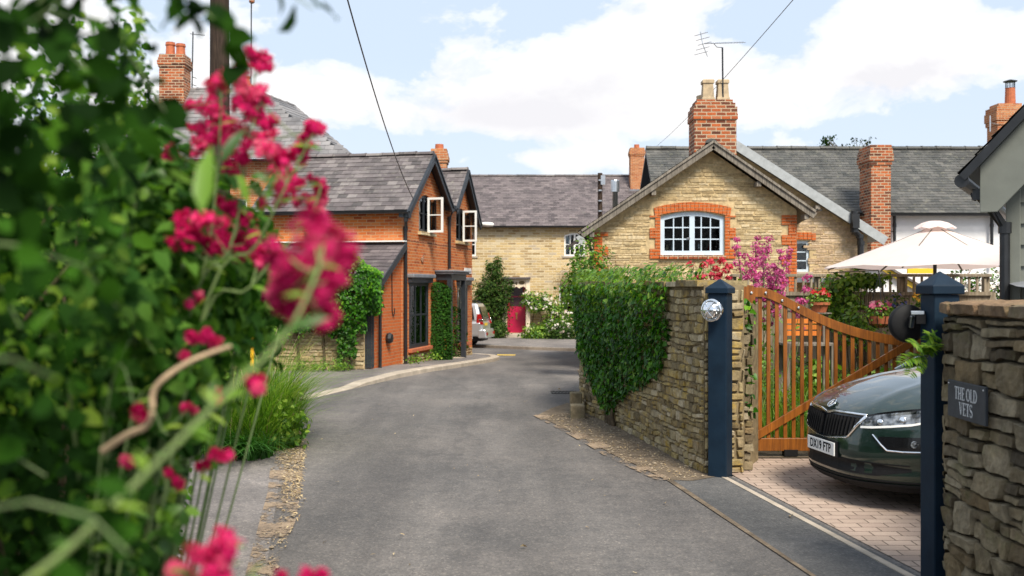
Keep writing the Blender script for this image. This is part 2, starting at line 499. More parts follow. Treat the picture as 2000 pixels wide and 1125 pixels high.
M['stone_wall'] = stonemat('mossy_rubble', [(.17,.13,.07),(.33,.26,.14),(.43,.35,.19),(.54,.46,.32),(.27,.20,.10),(.48,.37,.16)], lichen=(.42,.27,.04), lamt=.75, damt=.5)
M['mortar_dark'] = plain('earthy_joint', (.20,.155,.09), .95, var=.4, scale=12, bmp=.7, spec=.15)
M['stone_near'] = stonemat('grey_brown_stone', [(.08,.062,.04),(.21,.165,.10),(.28,.225,.14),(.38,.32,.22),(.14,.11,.07),(.25,.18,.095),(.32,.27,.18)], lichen=(.14,.13,.05), lamt=.55, damt=.55, sc_=11)
M['joint_black'] = plain('dark_joint', (.05,.042,.03), .95, var=.4, scale=15, bmp=.6, spec=.1)
M['stone_left'] = stonemat('pale_rubble', [(.30,.22,.12),(.48,.38,.23),(.58,.48,.32),(.40,.30,.17)], lichen=(.5,.36,.14), lamt=.45, damt=.3)
M['stone_wing'] = stonemat('pinkish_sandstone', [(.46,.33,.21),(.60,.46,.31),(.68,.54,.39),(.53,.38,.24)], lichen=(.5,.42,.3), lamt=.3, damt=.12)
M['slate'] = slatemat('grey_slate', [(.07,.062,.062),(.115,.10,.10),(.16,.14,.14),(.095,.08,.082),(.20,.18,.175)], lich=(.36,.34,.28), lamt=.5)
M['slate_green'] = slatemat('dark_mossy_slate', [(.05,.052,.05),(.08,.08,.076),(.105,.102,.095),(.065,.065,.062)], lich=(.26,.25,.17), lamt=.55)
M['slate_purple'] = slatemat('purple_slate', [(.075,.063,.066),(.125,.104,.108),(.165,.138,.140),(.10,.084,.088)], lamt=.3)
M['slate_pale'] = slatemat('pale_weathered_slate', [(.14,.135,.14),(.18,.175,.18),(.22,.21,.21),(.16,.155,.16)], lamt=.2)
M['black'] = plain('black_paint', (.012,.013,.015), .4, var=.3, scale=10, bmp=.1)
M['navy'] = plain('navy_paint', (.005,.016,.032), .55, var=.25, scale=5, bmp=.2, dirt=(.012,.028,.046), spec=.2)
M['anth'] = plain('blue_black_paint', (.022,.027,.034), .45, var=.3, scale=9)
M['white'] = plain('white_paint', (.78,.77,.74), .5, var=.06, scale=5)
M['cream'] = plain('cream_paint', (.72,.60,.45), .55, var=.08, scale=5)
M['render'] = plain('white_render', (.80,.79,.79), .8, var=.05, scale=2.2, bmp=.3, dirt=(.6,.58,.56))
M['paleblue'] = plain('pale_blue_paint', (.52,.62,.72), .5, var=.06, scale=6)
M['lead'] = plain('lead_sheet', (.15,.165,.19), .5, var=.25, scale=4, bmp=.2, dirt=(.32,.32,.33))
M['greywood'] = woodmat('weathered_board', (.10,.085,.07), (.30,.265,.22), .85, .2)
M['greypaint'] = plain('silver_grey_board', (.34,.36,.37), .7, var=.15, scale=6)
M['sage'] = plain('sage_paint', (.155,.163,.138), .6, var=.12, scale=4, bmp=.2)
M['gatewood'] = woodmat('oiled_iroko', (.14,.041,.004), (.33,.108,.012), .42, .45)
M['fencewood'] = woodmat('silvered_larch', (.16,.125,.085), (.36,.30,.22), .85, .2)
M['polewood'] = woodmat('creosoted_pole', (.022,.014,.010), (.06,.04,.028), .8, .2)
M['orangewood'] = woodmat('orange_bench', (.55,.14,.02), (.75,.25,.05), .5, .3)
M['glass'] = glassmat('window_glass')
M['room'] = plain('dark_room', (.012,.012,.014), .9, var=.2, bmp=0, spec=.05)
M['curtain'] = plain('white_curtain', (.70,.72,.75), .9, var=.08, scale=20)
M['pinkdoor'] = plain('magenta_gloss', (.50,.012,.07), .3, var=.08, scale=6, bmp=.05)
M['doorglass'] = plain('dim_red_glass', (.07,.03,.04), .15, var=.1, bmp=0)
M['brass'] = plain('brass', (.6,.4,.12), .3, 1, bmp=0)
M['steel'] = plain('steel', (.62,.63,.64), .28, 1, var=.1, bmp=0)
M['terracotta'] = plain('terracotta', (.42,.12,.05), .8, var=.2, scale=12)
M['buff'] = plain('buff_pot', (.46,.35,.22), .85, var=.2, scale=8, dirt=(.2,.16,.11))
M['canvas'] = plain('pale_pink_canvas', (.80,.66,.63), .85, var=.03, scale=3, bmp=.1)
M['straw'] = leafmat('dry_straw', [(.30,.20,.10),(.50,.38,.22),(.62,.50,.32)], .8, .15, (1,1,1), .2)
M['bark'] = plain('bark', (.09,.065,.04), .9, var=.4, scale=20, bmp=.6, spec=.2)
M['stemgreen'] = plain('green_stem', (.13,.19,.06), .6, var=.2, scale=20, bmp=.1)
M['palestem'] = plain('pale_green_stem', (.15,.21,.06), .6, var=.2, scale=20, bmp=.1)
M['twig'] = plain('pale_twig', (.42,.30,.18), .8, var=.2, scale=30)
M['ivy'] = leafmat('ivy_leaf', [(.008,.045,.003),(.035,.14,.006),(.085,.26,.010),(.22,.42,.02)], .42, .38, None, .28)
M['ivy_top'] = leafmat('sun_tinted_ivy', [(.06,.15,.012),(.12,.24,.02),(.20,.32,.03)], .42, .35)  # lighter green that carries the sunlight on the ivy's top
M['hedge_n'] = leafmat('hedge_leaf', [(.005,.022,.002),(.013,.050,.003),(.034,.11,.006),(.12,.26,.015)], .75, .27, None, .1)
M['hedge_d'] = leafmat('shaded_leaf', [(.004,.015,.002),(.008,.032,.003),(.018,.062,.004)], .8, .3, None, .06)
M['hedge_y'] = leafmat('bright_leaf', [(.05,.13,.012),(.12,.25,.02),(.24,.36,.035)], .5, .5, None, .25)
M['bush'] = leafmat('shrub_leaf', [(.012,.034,.007),(.03,.075,.012),(.06,.12,.02),(.10,.15,.035)], .65, .3, None, .15)
M['shrub_y'] = leafmat('lime_leaf', [(.04,.11,.012),(.10,.22,.018),(.2,.33,.03)], .42, .4)
M['garden'] = leafmat('garden_leaf', [(.03,.09,.012),(.09,.21,.02),(.18,.33,.03),(.30,.42,.06)], .45, .35)
M['valeaf'] = leafmat('valerian_leaf', [(.012,.045,.006),(.03,.10,.012),(.06,.16,.02),(.13,.27,.04)], .7, .4, None, .12)
M['conif'] = leafmat('column_ivy', [(.012,.042,.006),(.026,.09,.010),(.05,.14,.014)], .7, .3, None, .12)
M['grass'] = leafmat('long_grass', [(.05,.13,.014),(.10,.23,.022),(.17,.32,.035),(.30,.38,.09)], .55, .45, None, .25)
M['grass_d'] = leafmat('tuft_grass', [(.02,.09,.012),(.04,.15,.02),(.07,.2,.03)], .45, .35)
M['brownleaf'] = leafmat('brown_leaf', [(.10,.05,.02),(.16,.10,.04),(.10,.11,.03)], .6, .2)
M['crimson'] = leafmat('crimson_petal', [(.38,.004,.07),(.57,.008,.125),(.72,.03,.19),(.68,.13,.22)], .7, .4, (1.25,.8,1), .15)
M['pinkfl'] = leafmat('pink_petal', [(.42,.03,.17),(.60,.08,.30),(.72,.18,.42)], .6, .35, (1.1,.9,1))
M['redfl'] = leafmat('red_petal', [(.50,.008,.012),(.68,.02,.03)], .5, .25, (1.1,.9,.9))
M['coral'] = leafmat('coral_petal', [(.60,.03,.07),(.70,.07,.12)], .6, .3, (1.1,.9,.9))
M['hotpink'] = leafmat('hot_pink_petal', [(.60,.03,.16),(.75,.12,.28),(.78,.35,.40)], .5, .3, (1.1,.9,1))
M['rose'] = leafmat('white_rose_petal', [(.80,.62,.55),(.82,.75,.70),(.85,.82,.78)], .6, .2, (1,1,1))
M['bluefl'] = leafmat('blue_petal', [(.05,.06,.22),(.10,.12,.35)], .6, .2, (1,1,1.1))
M['yellowpost'] = plain('yellow_paint', (.80,.40,.01), .5, var=.06, scale=10)
M['silver'] = plain('silver_metallic', (.55,.56,.57), .3, .7, var=.03, bmp=0, coat=.6)
M['tyre'] = plain('tyre_rubber', (.014,.014,.014), .8, var=.2, scale=30)
M['chrome'] = plain('chrome', (.86,.87,.88), .06, 1, var=.02, bmp=0)
M['gloss'] = plain('gloss_black', (.006,.006,.007), .12, var=.1, bmp=0)
M['plast'] = plain('black_plastic', (.009,.009,.010), .65, var=.2, scale=40, bmp=.2, spec=.2)
M['redlamp'] = plain('red_lens', (.30,.008,.008), .2, var=.1, bmp=0)
M['plate'] = plain('plate_white', (.78,.78,.76), .35, var=.02, bmp=0)
M['plate_y'] = plain('plate_yellow', (.75,.50,.03), .35, var=.02, bmp=0)
M['signslate'] = plain('dark_slate', (.030,.036,.045), .55, var=.25, scale=14, bmp=.35)
M['sign_ink'] = plain('pale_paint', (.62,.64,.66), .6, var=.05, bmp=0)
M['concrete'] = plain('concrete', (.42,.36,.29), .9, var=.18, scale=5, bmp=.5, spec=.2, dirt=(.28,.24,.19))
M['yellowmark'] = plain('road_yellow', (.62,.42,.06), .8, var=.3, scale=14)
# ------------------------------------------------------------------ camera, sky, sun
cam = bpy.data.cameras.new('camera'); co = bpy.data.objects.new('camera', cam); col.objects.link(co)
co.location = (0, 0, H); co.rotation_euler = (R(90), 0, 0)
cam.lens = 36; cam.sensor_width = 36; cam.clip_start = .05; cam.clip_end = 3000
cam.dof.use_dof = True; cam.dof.focus_distance = 11.0; cam.dof.aperture_fstop = 2.5; cam.dof.aperture_blades = 0
sc.camera = co
SUN_EL, SUN_AZ = 50.0, 159.0      # azimuth clockwise from +y (view direction)
sd = Vector((math.sin(R(SUN_AZ))*math.cos(R(SUN_EL)), math.cos(R(SUN_AZ))*math.cos(R(SUN_EL)), math.sin(R(SUN_EL))))
sun = bpy.data.lights.new('sun', 'SUN'); so = bpy.data.objects.new('sun', sun); col.objects.link(so)
so.rotation_euler = (-sd).to_track_quat('-Z', 'Y').to_euler()
sun.energy = 3.3; sun.angle = R(17); sun.color = (1.0, .925, .80)
w = bpy.data.worlds.new('World'); sc.world = w; w.use_nodes = True
t = w.node_tree; bg = t.nodes['Background']
sky = nd(t, 'ShaderNodeTexSky', sky_type='NISHITA'); sky.sun_disc = False
sky.sun_elevation = R(SUN_EL); sky.sun_rotation = R(SUN_AZ); sky.air_density = 1.0; sky.dust_density = 1.6; sky.ozone_density = 1.5
dv = coords(t, 'Generated')
def dirblob(x, y, sx, sy):
    """soft cloud mass round one direction of the sky, stretched sideways by sx and upwards by sy"""
    d = P(x, y, 1) - Vector((0,0,H)); d.normalize()
    a = Vector((d.y, -d.x, 0)).normalized(); b = a.cross(d)
    da = nd(t, 'ShaderNodeVectorMath', {0: dv, 1: tuple(a)}, operation='DOT_PRODUCT').outputs['Value']
    db = nd(t, 'ShaderNodeVectorMath', {0: dv, 1: tuple(b)}, operation='DOT_PRODUCT').outputs['Value']
    dd = nd(t, 'ShaderNodeVectorMath', {0: dv, 1: tuple(d)}, operation='DOT_PRODUCT').outputs['Value']
    q = mth(t, 'ADD', mth(t, 'POWER', mth(t,'DIVIDE', da, sx), 2.0), mth(t, 'POWER', mth(t,'DIVIDE', db, sy), 2.0))
    e = mth(t, 'POWER', 2.718, mth(t, 'MULTIPLY', q, -1.0))
    return mth(t, 'MULTIPLY', e, mth(t, 'GREATER_THAN', dd, 0.0))
warp = nd(t, 'ShaderNodeVectorMath', {0: nz(t, dv, 5, 3, out='Color'), 1: (.10,.10,.06), 2: dv}, operation='MULTIPLY_ADD').outputs[0]
st = nd(t, 'ShaderNodeVectorMath', {0: warp, 1: (1,1,1.9)}, operation='MULTIPLY').outputs[0]
n1 = nz(t, st, 8.0, 10, .58)
base = mth(t, 'ADD', mth(t, 'MULTIPLY', n1, 1.7), -.40)
for (x, y, sx, sy, amp) in ((1130,150,.13,.055,.50),(1270,85,.08,.036,.30),(1430,170,.09,.04,.34),(790,205,.12,.03,.30),(1850,85,.12,.042,.46),(560,200,.08,.05,.2),(1080,312,.10,.010,.22),(1590,225,.10,.016,.16),(200,150,.16,.12,.3),(660,60,.12,.05,-.22),(940,40,.08,.026,-.16),(1480,40,.05,.03,-.36),(1000,275,.22,.012,-.16),(1750,250,.16,.02,-.10)):
    base = mth(t, 'ADD', base, mth(t, 'MULTIPLY', dirblob(x, y, sx, sy), amp))
cm = ramp(t, base, [(.50,(0,0,0)),(.60,(.55,.55,.55)),(.74,(1,1,1))], 'EASE')
# thick cloud is greyer and lilac where it is densest and underneath
upst = nd(t, 'ShaderNodeVectorMath', {0: st, 1: (.006,0,.034)}, operation='ADD').outputs[0]
relief = mth(t, 'MULTIPLY', mth(t, 'SUBTRACT', nz(t, upst, 8.0, 10, .58), n1), 3.2, clamp=True)
n2 = nz(t, st, 4.2, 6, .55)
shade = mth(t, 'MULTIPLY', ramp(t, n2, [(.42,(0,0,0)),(.62,(1,1,1))]), ramp(t, base, [(.7,(0,0,0)),(1.0,(1,1,1))]))
under = mth(t, 'ADD', mth(t,'ADD', dirblob(1010,225,.12,.022), mth(t,'MULTIPLY', dirblob(1750,150,.08,.02), .8)), mth(t,'ADD', mth(t,'MULTIPLY', shade, .40), relief), clamp=True)
cloudc = mixc(t, under, (6.4, 6.35, 6.3), (5.2, 5.15, 5.35))
skyc = mixc(t, .85, sky.outputs[0], (4.25, 4.95, 5.9))
hz_ = ramp(t, nd(t,'ShaderNodeSeparateXYZ',{0:dv}).outputs['Z'], [(.0,(1,1,1)),(.22,(0,0,0))])
skyc = mixc(t, mth(t,'MULTIPLY', hz_, .45), skyc, (5.1, 5.45, 5.95))
final = mixc(t, cm, skyc, cloudc)
t.links.new(final, bg.inputs['Color']); bg.inputs['Strength'].default_value = .10
sc.view_settings.view_transform = 'Standard'; sc.view_settings.look = 'None'
sc.view_settings.exposure = .84; sc.view_settings.gamma = 1
sc.cycles.max_bounces = 7; sc.cycles.transparent_max_bounces = 12

# ------------------------------------------------------------------ ground, lane, pavements
def grid_sheet(name, xs, ys, dz, mat, kind='structure'):
    vs = [(x, y, g(y)+dz) for y in ys for x in xs]; n = len(xs)
    fs = [(j*n+i, j*n+i+1, (j+1)*n+i+1, (j+1)*n+i) for j in range(len(ys)-1) for i in range(n-1)]
    mb = MB(); mb.add(vs, fs); o = mb.build(name, mat, recalc=False); o['kind'] = kind; return o
def poly_sheet(name, pts, dz, mat, thick=0, kind='structure', step=1.0):
    """flat patch that follows the lane profile; pts outline (x,y) or (x,y,extra height)"""
    fine = []
    for i, a in enumerate(pts):
        b = pts[(i+1) % len(pts)]
        a3 = (a[0], a[1], a[2] if len(a) > 2 else 0); b3 = (b[0], b[1], b[2] if len(b) > 2 else 0)
        L = math.hypot(b3[0]-a3[0], b3[1]-a3[1]); k = max(1, int(L/step))
        for j in range(k):
            fine.append(tuple(a3[q] + (b3[q]-a3[q])*j/k for q in range(3)))
    tris = tessellate_polygon([[Vector((p[0], p[1], 0)) for p in fine]])
    n = len(fine)
    vs = [(p[0], p[1], g(p[1])+dz+p[2]) for p in fine]
    mb = MB(); fs = [tuple(t_) for t_ in tris]
    if thick:
        vs += [(p[0], p[1], g(p[1])+dz+p[2]-thick) for p in fine]
        fs += [(i, (i+1)%n, n+(i+1)%n, n+i) for i in range(n)]
    mb.add(vs, fs); o = mb.build(name, mat, recalc=True)
    if kind: o['kind'] = kind
    return o
def asphalt(name, c1, c2, stretch=(1,.16,1), patch=.6, tracks=True):
    m, t, b = newmat(name); p = geo_pos(t)
    sp = nd(t, 'ShaderNodeVectorMath', {0: p, 1: stretch}, operation='MULTIPLY').outputs[0]
    f = nz(t, sp, .9, 6, .6)
    k = ramp(t, f, [(.38, c1), (.62, c2)])
    k = mixc(t, patch, k, ramp(t, nz(t, p, .55, 8, .75), [(.36,(.60,.62,.64)),(.64,(1.28,1.23,1.18))]), 'MULTIPLY')
    k = mixc(t, .85, k, ramp(t, nz(t, p, 7, 9, .85), [(.32,(.70,.70,.71)),(.68,(1.27,1.25,1.23))]), 'MULTIPLY')
    if tracks:     # wheel-polished bands along the lane, broken up by wear
        px_ = mth(t, 'ADD', nd(t,'ShaderNodeSeparateXYZ',{0:p}).outputs['X'], mth(t,'MULTIPLY', nz(t, sp, .5, 3), 1.2))
        bandn = mth(t, 'MULTIPLY', mth(t, 'POWER', mth(t,'ABSOLUTE', mth(t,'SINE', mth(t,'MULTIPLY', px_, 1.9))), 3.0), nz(t, sp, 1.4, 6, .7))
        k = mixc(t, mth(t,'MULTIPLY', bandn, .62), k, tuple(x*.55 for x in c1))
    v = nd(t, 'ShaderNodeTexVoronoi', {'Vector': p, 'Scale': 70.0})
    k = mixc(t, .85, k, ramp(t, nd(t,'ShaderNodeSeparateColor',{0:v.outputs['Color']}).outputs[0], [(.0,(.72,.72,.73)),(.55,(1,1,1)),(.9,(1.15,1.14,1.12)),(1,(1.7,1.65,1.55))]), 'MULTIPLY')
    if tracks:     # tar joints and patched seams
        v2 = nd(t, 'ShaderNodeTexVoronoi', {'Vector': nd(t,'ShaderNodeVectorMath',{0:nz(t,p,1.5,4,out='Color'),1:(.5,.5,0),2:p},operation='MULTIPLY_ADD').outputs[0], 'Scale': .16}, feature='DISTANCE_TO_EDGE')
        k = mixc(t, ramp(t, v2.outputs['Distance'], [(.0,(.3,.3,.3)),(.006,(0,0,0))]), k, tuple(x*.6 for x in c1))
    t.links.new(k, b.inputs['Base Color'])
    b.inputs['Roughness'].default_value = .82; b.inputs['Specular IOR Level'].default_value = .35
    bump(t, b, mth(t,'ADD', v.outputs['Distance'], nz(t, p, 60, 4)), .55, .008)
    return m
M['asphalt'] = asphalt('lane_asphalt', (.105,.099,.096), (.180,.168,.159))
M['asphalt_dark'] = asphalt('apron_asphalt', (.075,.076,.077), (.115,.114,.113), (1,1,1), .4, False)
M['pavement'] = asphalt('pavement_asphalt', (.165,.152,.146), (.235,.215,.205), (1,1,1), .5)
m, t, b = newmat('soil'); p = geo_pos(t)
k = ramp(t, nz(t, p, 4, 9, .75), [(.3,(.06,.045,.03)),(.55,(.20,.15,.10)),(.75,(.36,.28,.19))])
t.links.new(k, b.inputs['Base Color']); b.inputs['Roughness'].default_value = .95; bump(t, b, nz(t, p, 22, 8, .75), 1.0, .03)
M['soil'] = m
m, t, b = newmat('pale_litter_soil'); p = geo_pos(t)
k = ramp(t, nz(t, p, 6, 9, .8), [(.3,(.13,.10,.075)),(.5,(.30,.22,.15)),(.7,(.46,.34,.22))])
t.links.new(k, b.inputs['Base Color']); b.inputs['Roughness'].default_value = .95; bump(t, b, nz(t, p, 30, 8, .75), 1.0, .02)
# loose grit: the asphalt shows through wherever it has been swept away
al = ramp(t, mth(t,'ADD', mth(t,'MULTIPLY', nz(t, p, 2.2, 5, .6), .6), mth(t,'MULTIPLY', nz(t, p, 26, 6, .7), .4)), [(.47,(0,0,0)),(.53,(1,1,1))])
mx = nd(t, 'ShaderNodeMixShader', {0: al, 1: nd(t,'ShaderNodeBsdfTransparent').outputs[0], 2: b.outputs[0]}); t.links.new(mx.outputs[0], t.nodes['Material Output'].inputs[0])
M['soil_pale'] = m
M['soil_stone'] = plain('loose_stone', (.26,.21,.15), .9, var=.4, scale=25)
m, t, b = newmat('grassy_ground'); p = geo_pos(t)
k = ramp(t, nz(t, p, .8, 9, .7), [(.3,(.03,.05,.015)),(.6,(.07,.10,.03)),(.8,(.14,.12,.06))])
t.links.new(k, b.inputs['Base Color']); b.inputs['Roughness'].default_value = .95; bump(t, b, nz(t, p, 12, 8, .7), 1.0, .05)
M['ground'] = m
M['pavers'] = brickmat('block_pavers', [(.40,.30,.245),(.48,.37,.30),(.43,.33,.265),(.36,.27,.22)], (.17,.13,.10), bw=.21, bh=.14, ms=.006, soot=(.2,.15,.12), soot_amt=.3)
ys = [-30,-10] + [i for i in range(-5, 52)] + [60,80,120,250,600]
grid_sheet('ground', [-600,-200,-80,-40,-20,-10,0,10,20,40,80,200,600], ys, -.05, M['ground'])
grid_sheet('road', [-45,-20,-10,-6,-4,-3,-2,-1,0,1,2,3,5,10,20,40], [-8,-4]+[i*.5 for i in range(0, 98)]+[49.5], 0, M['asphalt'])

# kerb line of the left pavement
KB = [(-4.6,14.9,.012),(-3.74,16.3,.014),(-3.3,17.7,.02),(-2.95,19.0,.03),(-2.8,19.6,.075),(-2.34,21.3,.105),(-1.63,23.4,.105),(-.98,26.1,.105),(-.50,28.3,.105),(-.36,29.6,.105),(-.5,30.9,.105),(-1.0,32.0,.105),(-2.2,32.9,.105),(-6,33.6,.105),(-14,34.2,.105)]
def strip(name, line, w, mat, gap=None, dz=.0, seg=.9):
    """kerb stones laid along a line (x,y,height)"""
    mb = MB()
    for (a, b) in zip(line[:-1], line[1:]):
        A = Vector((a[0], a[1], 0)); B = Vector((b[0], b[1], 0)); L = (B-A).length; d = (B-A)/L
        s = Vector((-d.y, d.x, 0)); k = max(1, round(L/seg))
        for i in range(k):
            t0 = i/k; t1 = (i+1)/k - .006/L*seg
            vs = []
            for tt in (t0, t1):
                c = A + (B-A)*tt; hh = a[2]+(b[2]-a[2])*tt
                for (o_, z_) in ((0,-.12),(.0,hh-.02),(.02,hh),(w,hh),(w,-.12)):
                    q = c + s*o_; vs.append((q.x, q.y, g(c.y)+z_+dz))
            fs = [(j,(j+1)%5,5+(j+1)%5,5+j) for j in range(5)] + [(4,3,2,1,0),(5,6,7,8,9)]
            mb.add(vs, fs, None, rng.random())
    o = mb.build(name, mat); o['kind'] = 'structure'; return o
strip('kerb', KB, .24, M['concrete'])
inner = [(-4.75,15.1,.008)]
for (a, b) in zip(KB[:-1], KB[1:]):
    d = Vector((b[0]-a[0], b[1]-a[1])).normalized(); s = Vector((-d.y, d.x))
    inner.append(((a[0]+b[0])/2+s.x*.23, (a[1]+b[1])/2+s.y*.23, (a[2]+b[2])/2-.004))
poly_sheet('pavement', inner + [(-14,31,.1),(-14,15.0,.012)], 0, M['pavement'])
poly_sheet('verge_path', [(-1.2,-3),(-1.33,4),(-1.6,6.65),(-1.95,8.4),(-2.25,9.9),(-2.45,11.2),(-2.9,12.6),(-3.7,14.6),(-9,14.8),(-9,-3)], .006, M['pavement'])
# far pavement in front of the cottage
FK = [(30,24,.11),(8,32.6,.11),(2.4,37.6,.11),(.8,39.6,.11),(-1.0,42.4,.11),(-3.5,44,.11),(-14,45.5,.11)]
strip('far_kerb', FK, .15, M['concrete'])
poly_sheet('far_pavement', [(x-.0, y+.13, .108) for (x, y, z) in FK] + [(-14,52,.108),(30,52,.108)], 0, M['pavement'])
# apron, driveway, soil strip on the right
poly_sheet('driveway_apron', [(1.53,9.9),(1.96,6.65),(2.18,4),(2.3,-3),(2.9,-3),(2.66,6.5),(2.16,10.15),(1.95,10.25)], .005, M['asphalt_dark'])
poly_sheet('gravel_edge', [(.30,15.0),(.38,14.6),(.55,13.8),(.72,13.0),(.90,12.1),(1.02,11.4),(1.22,10.6),(1.40,9.9),(1.55,9.95),(1.42,10.7),(1.25,11.5),(1.12,12.2),(.92,13.1),(.72,13.9),(.55,14.7),(.5,15.1)], .0125, M['soil_pale'], step=9)
poly_sheet('gravel_line', [(1.50,9.93),(1.93,6.65),(2.15,4),(2.27,-3),(2.30,-3),(2.185,4),(1.965,6.65),(1.56,9.93)], .009, M['soil'])
poly_sheet('driveway', [(2.20,10.2),(2.71,6.5),(2.75,6.0),(12,6.0),(12,11.2),(2.3,11.2)], .006, M['pavers'])
strip('driveway_edging', [(2.12,10.2,.012),(2.64,6.5,.012),(2.7,6.0,.012)][::-1], .075, M['concrete'], seg=.6)
poly_sheet('soil_strip', [(.40,15.1),(.44,14.7),(.62,13.9),(.80,13.1),(1.0,12.2),(1.12,11.5),(1.33,10.7),(1.50,9.95),(1.75,9.9),(2.0,10.1),(2.2,10.5),(1.9,12.4),(1.6,14),(1.3,15.4),(.9,16.6),(.62,15.9)], .009, M['soil'], step=.4)
poly_sheet('garden_soil', [(1.9,12.5),(2.2,11.22),(12,11.22),(14,18),(14,23.6),(1.5,23.6),(1.2,16)], .012, M['soil'])
tag(poly_sheet('road_marking', [(-.50,33.2),(.10,33.0),(.12,33.9),(-.48,34.1)], .006, M['yellowmark']))
VS = [(-1.12,-2),(-1.3,4),(-1.52,6.6),(-1.70,8.2),(-2.0,9.8),(-2.22,10.8),(-2.32,11.6),(-2.75,13.2),(-3.35,15.2),(-3.7,16.2),(-3.9,15.8),(-3.5,14.4),(-3.0,12.8),(-2.6,11.3),(-2.45,10.4),(-2.25,9.3),(-1.98,8.2),(-1.70,6.6),(-1.46,4),(-1.28,-2)]
poly_sheet('verge_soil', [(x+.10*noise.noise(Vector((y*3,x,1))), y) for (x, y) in VS], .0125, M['soil_pale'], step=9)
# dry grass and straw lying along the verge
def scatter_poly(n, pts):
    out = []
    xs = [p[0] for p in pts]; yy = [p[1] for p in pts]
    while len(out) < n:
        x = rng.uniform(min(xs), max(xs)); y = rng.uniform(min(yy), max(yy)); c = False
        for i in range(len(pts)):
            (x1,y1),(x2,y2) = pts[i][:2], pts[i-1][:2]
            if (y1 > y) != (y2 > y) and x < (x2-x1)*(y-y1)/(y2-y1)+x1: c = not c
        if c: out.append((x, y, g(y)))
    return np.array(out)
s1 = scatter_poly(4200, [(-2.05,9.0),(-2.35,10.6),(-2.6,11.4),(-3.75,16.2),(-3.3,15.4),(-2.45,12.3),(-2.15,10.6),(-1.85,9.0)])
s2 = scatter_poly(260, [(-1.2,3),(-1.6,6.65),(-2.05,9.2),(-2.0,9.4),(-1.8,9.0),(-1.55,6.65),(-1.15,3)])
s3 = scatter_poly(700, [(.44,14.8),(1.14,11.4),(1.53,9.9),(1.9,10.1),(1.4,13),(1.0,15.4)])
s4 = scatter_poly(120, [(-1.5,5),(-2.6,12),(-2,18),(1.2,18),(1.6,9),(1.9,5)])
sp = np.concatenate([s1,s2,s3,s4]); sp[:,2] += .012 + nr.random(len(sp))*.01
o = leaves('dry_grass_litter', sp, nr.normal(size=sp.shape)*.25+np.array([0,0,1.]), np.where(nr.random(len(sp))<.85, .008+.035*nr.random(len(sp))**2, .05), M['straw'], shape='lance', droop=0)
tag(o, 'dry straw and leaf litter strewn along the edges of the lane', None, None, 'stuff')
# small loose stones along both verges
gp_ = np.concatenate([scatter_poly(520, [(-2.45,10.4),(-2.0,9.6),(-2.3,11.4),(-3.5,15.6),(-3.6,15.2),(-2.7,11.6)]), scatter_poly(160, [(-1.3,4),(-1.52,6.6),(-1.75,8.4),(-2.1,8.6),(-1.72,6.6),(-1.5,4)]), scatter_poly(620, [(.42,14.8),(1.14,11.3),(1.5,9.95),(1.9,10.1),(1.4,13.4),(1.0,15.5)])])
mb = MB()
for (x, y, z) in gp_:
    r_ = .006+.018*rng.random()**3; q = [Vector((rng.uniform(.7,1.2)*c_[0]*r_, rng.uniform(.7,1.2)*c_[1]*r_, rng.uniform(.5,.9)*c_[2]*r_)) for c_ in ((1,0,0),(0,1,0),(-1,0,0),(0,-1,0),(0,0,1),(0,0,-1))]
    mb.add([(x+v_.x, y+v_.y, z+.015+v_.z) for v_ in q], [(0,1,4),(1,2,4),(2,3,4),(3,0,4),(1,0,5),(2,1,5),(3,2,5),(0,3,5)])
tag(mb.build('loose_gravel', M['soil_stone'], None, recalc=False), 'small loose stones scattered along both edges of the lane', None, None, 'stuff')
gd = thing('drain_grate', 'rusty iron drain grate set in the lane by the wall bend', 'drain', (.93,18.3,0))
mb = MB(); mb.box(.70,1.16,18.10,18.14,-.02,.010); mb.box(.70,1.16,18.46,18.50,-.02,.010)
for i in range(8): mb.box(.70+.06*i,.735+.06*i,18.141,18.459,-.02,.009)
mb.build('grate', M['tyre'], gd)
# brown leaves one can pick out on the asphalt
lf = [(1546,1010),(1298,985),(1030,1072),(1120,770),(1095,762),(1345,862),(1240,852),(1215,842),(1128,838),(1150,700),(760,742),(610,845)]
for i, (px, py) in enumerate(lf):
    D = H*FPX/(py-562.5); p = P(px, py, D)
    mb = MB(); L = .055 if i else .075; a = rng.random()*6
    T = [(0,0,.004),(.3,.26,.022),(.62,.20,.03),(1,0,.012),(.62,-.22,.014),(.3,-.28,.008),(.5,0,.010)]
    ca, sa = math.cos(a), math.sin(a)
    mb.add([(p.x+L*(u*ca-v*sa), p.y+L*(u*sa+v*ca), g(p.y)+.009+w_) for (u,v,w_) in T], [(0,6,1),(1,6,2),(2,6,3),(3,6,4),(4,6,5),(5,6,0)])
    o = mb.build('fallen_leaf', M['straw'], recalc=False)
    tag(o, 'small dry tan leaf lying flat on the grey asphalt', 'leaf', 'dry leaves fallen on the lane')
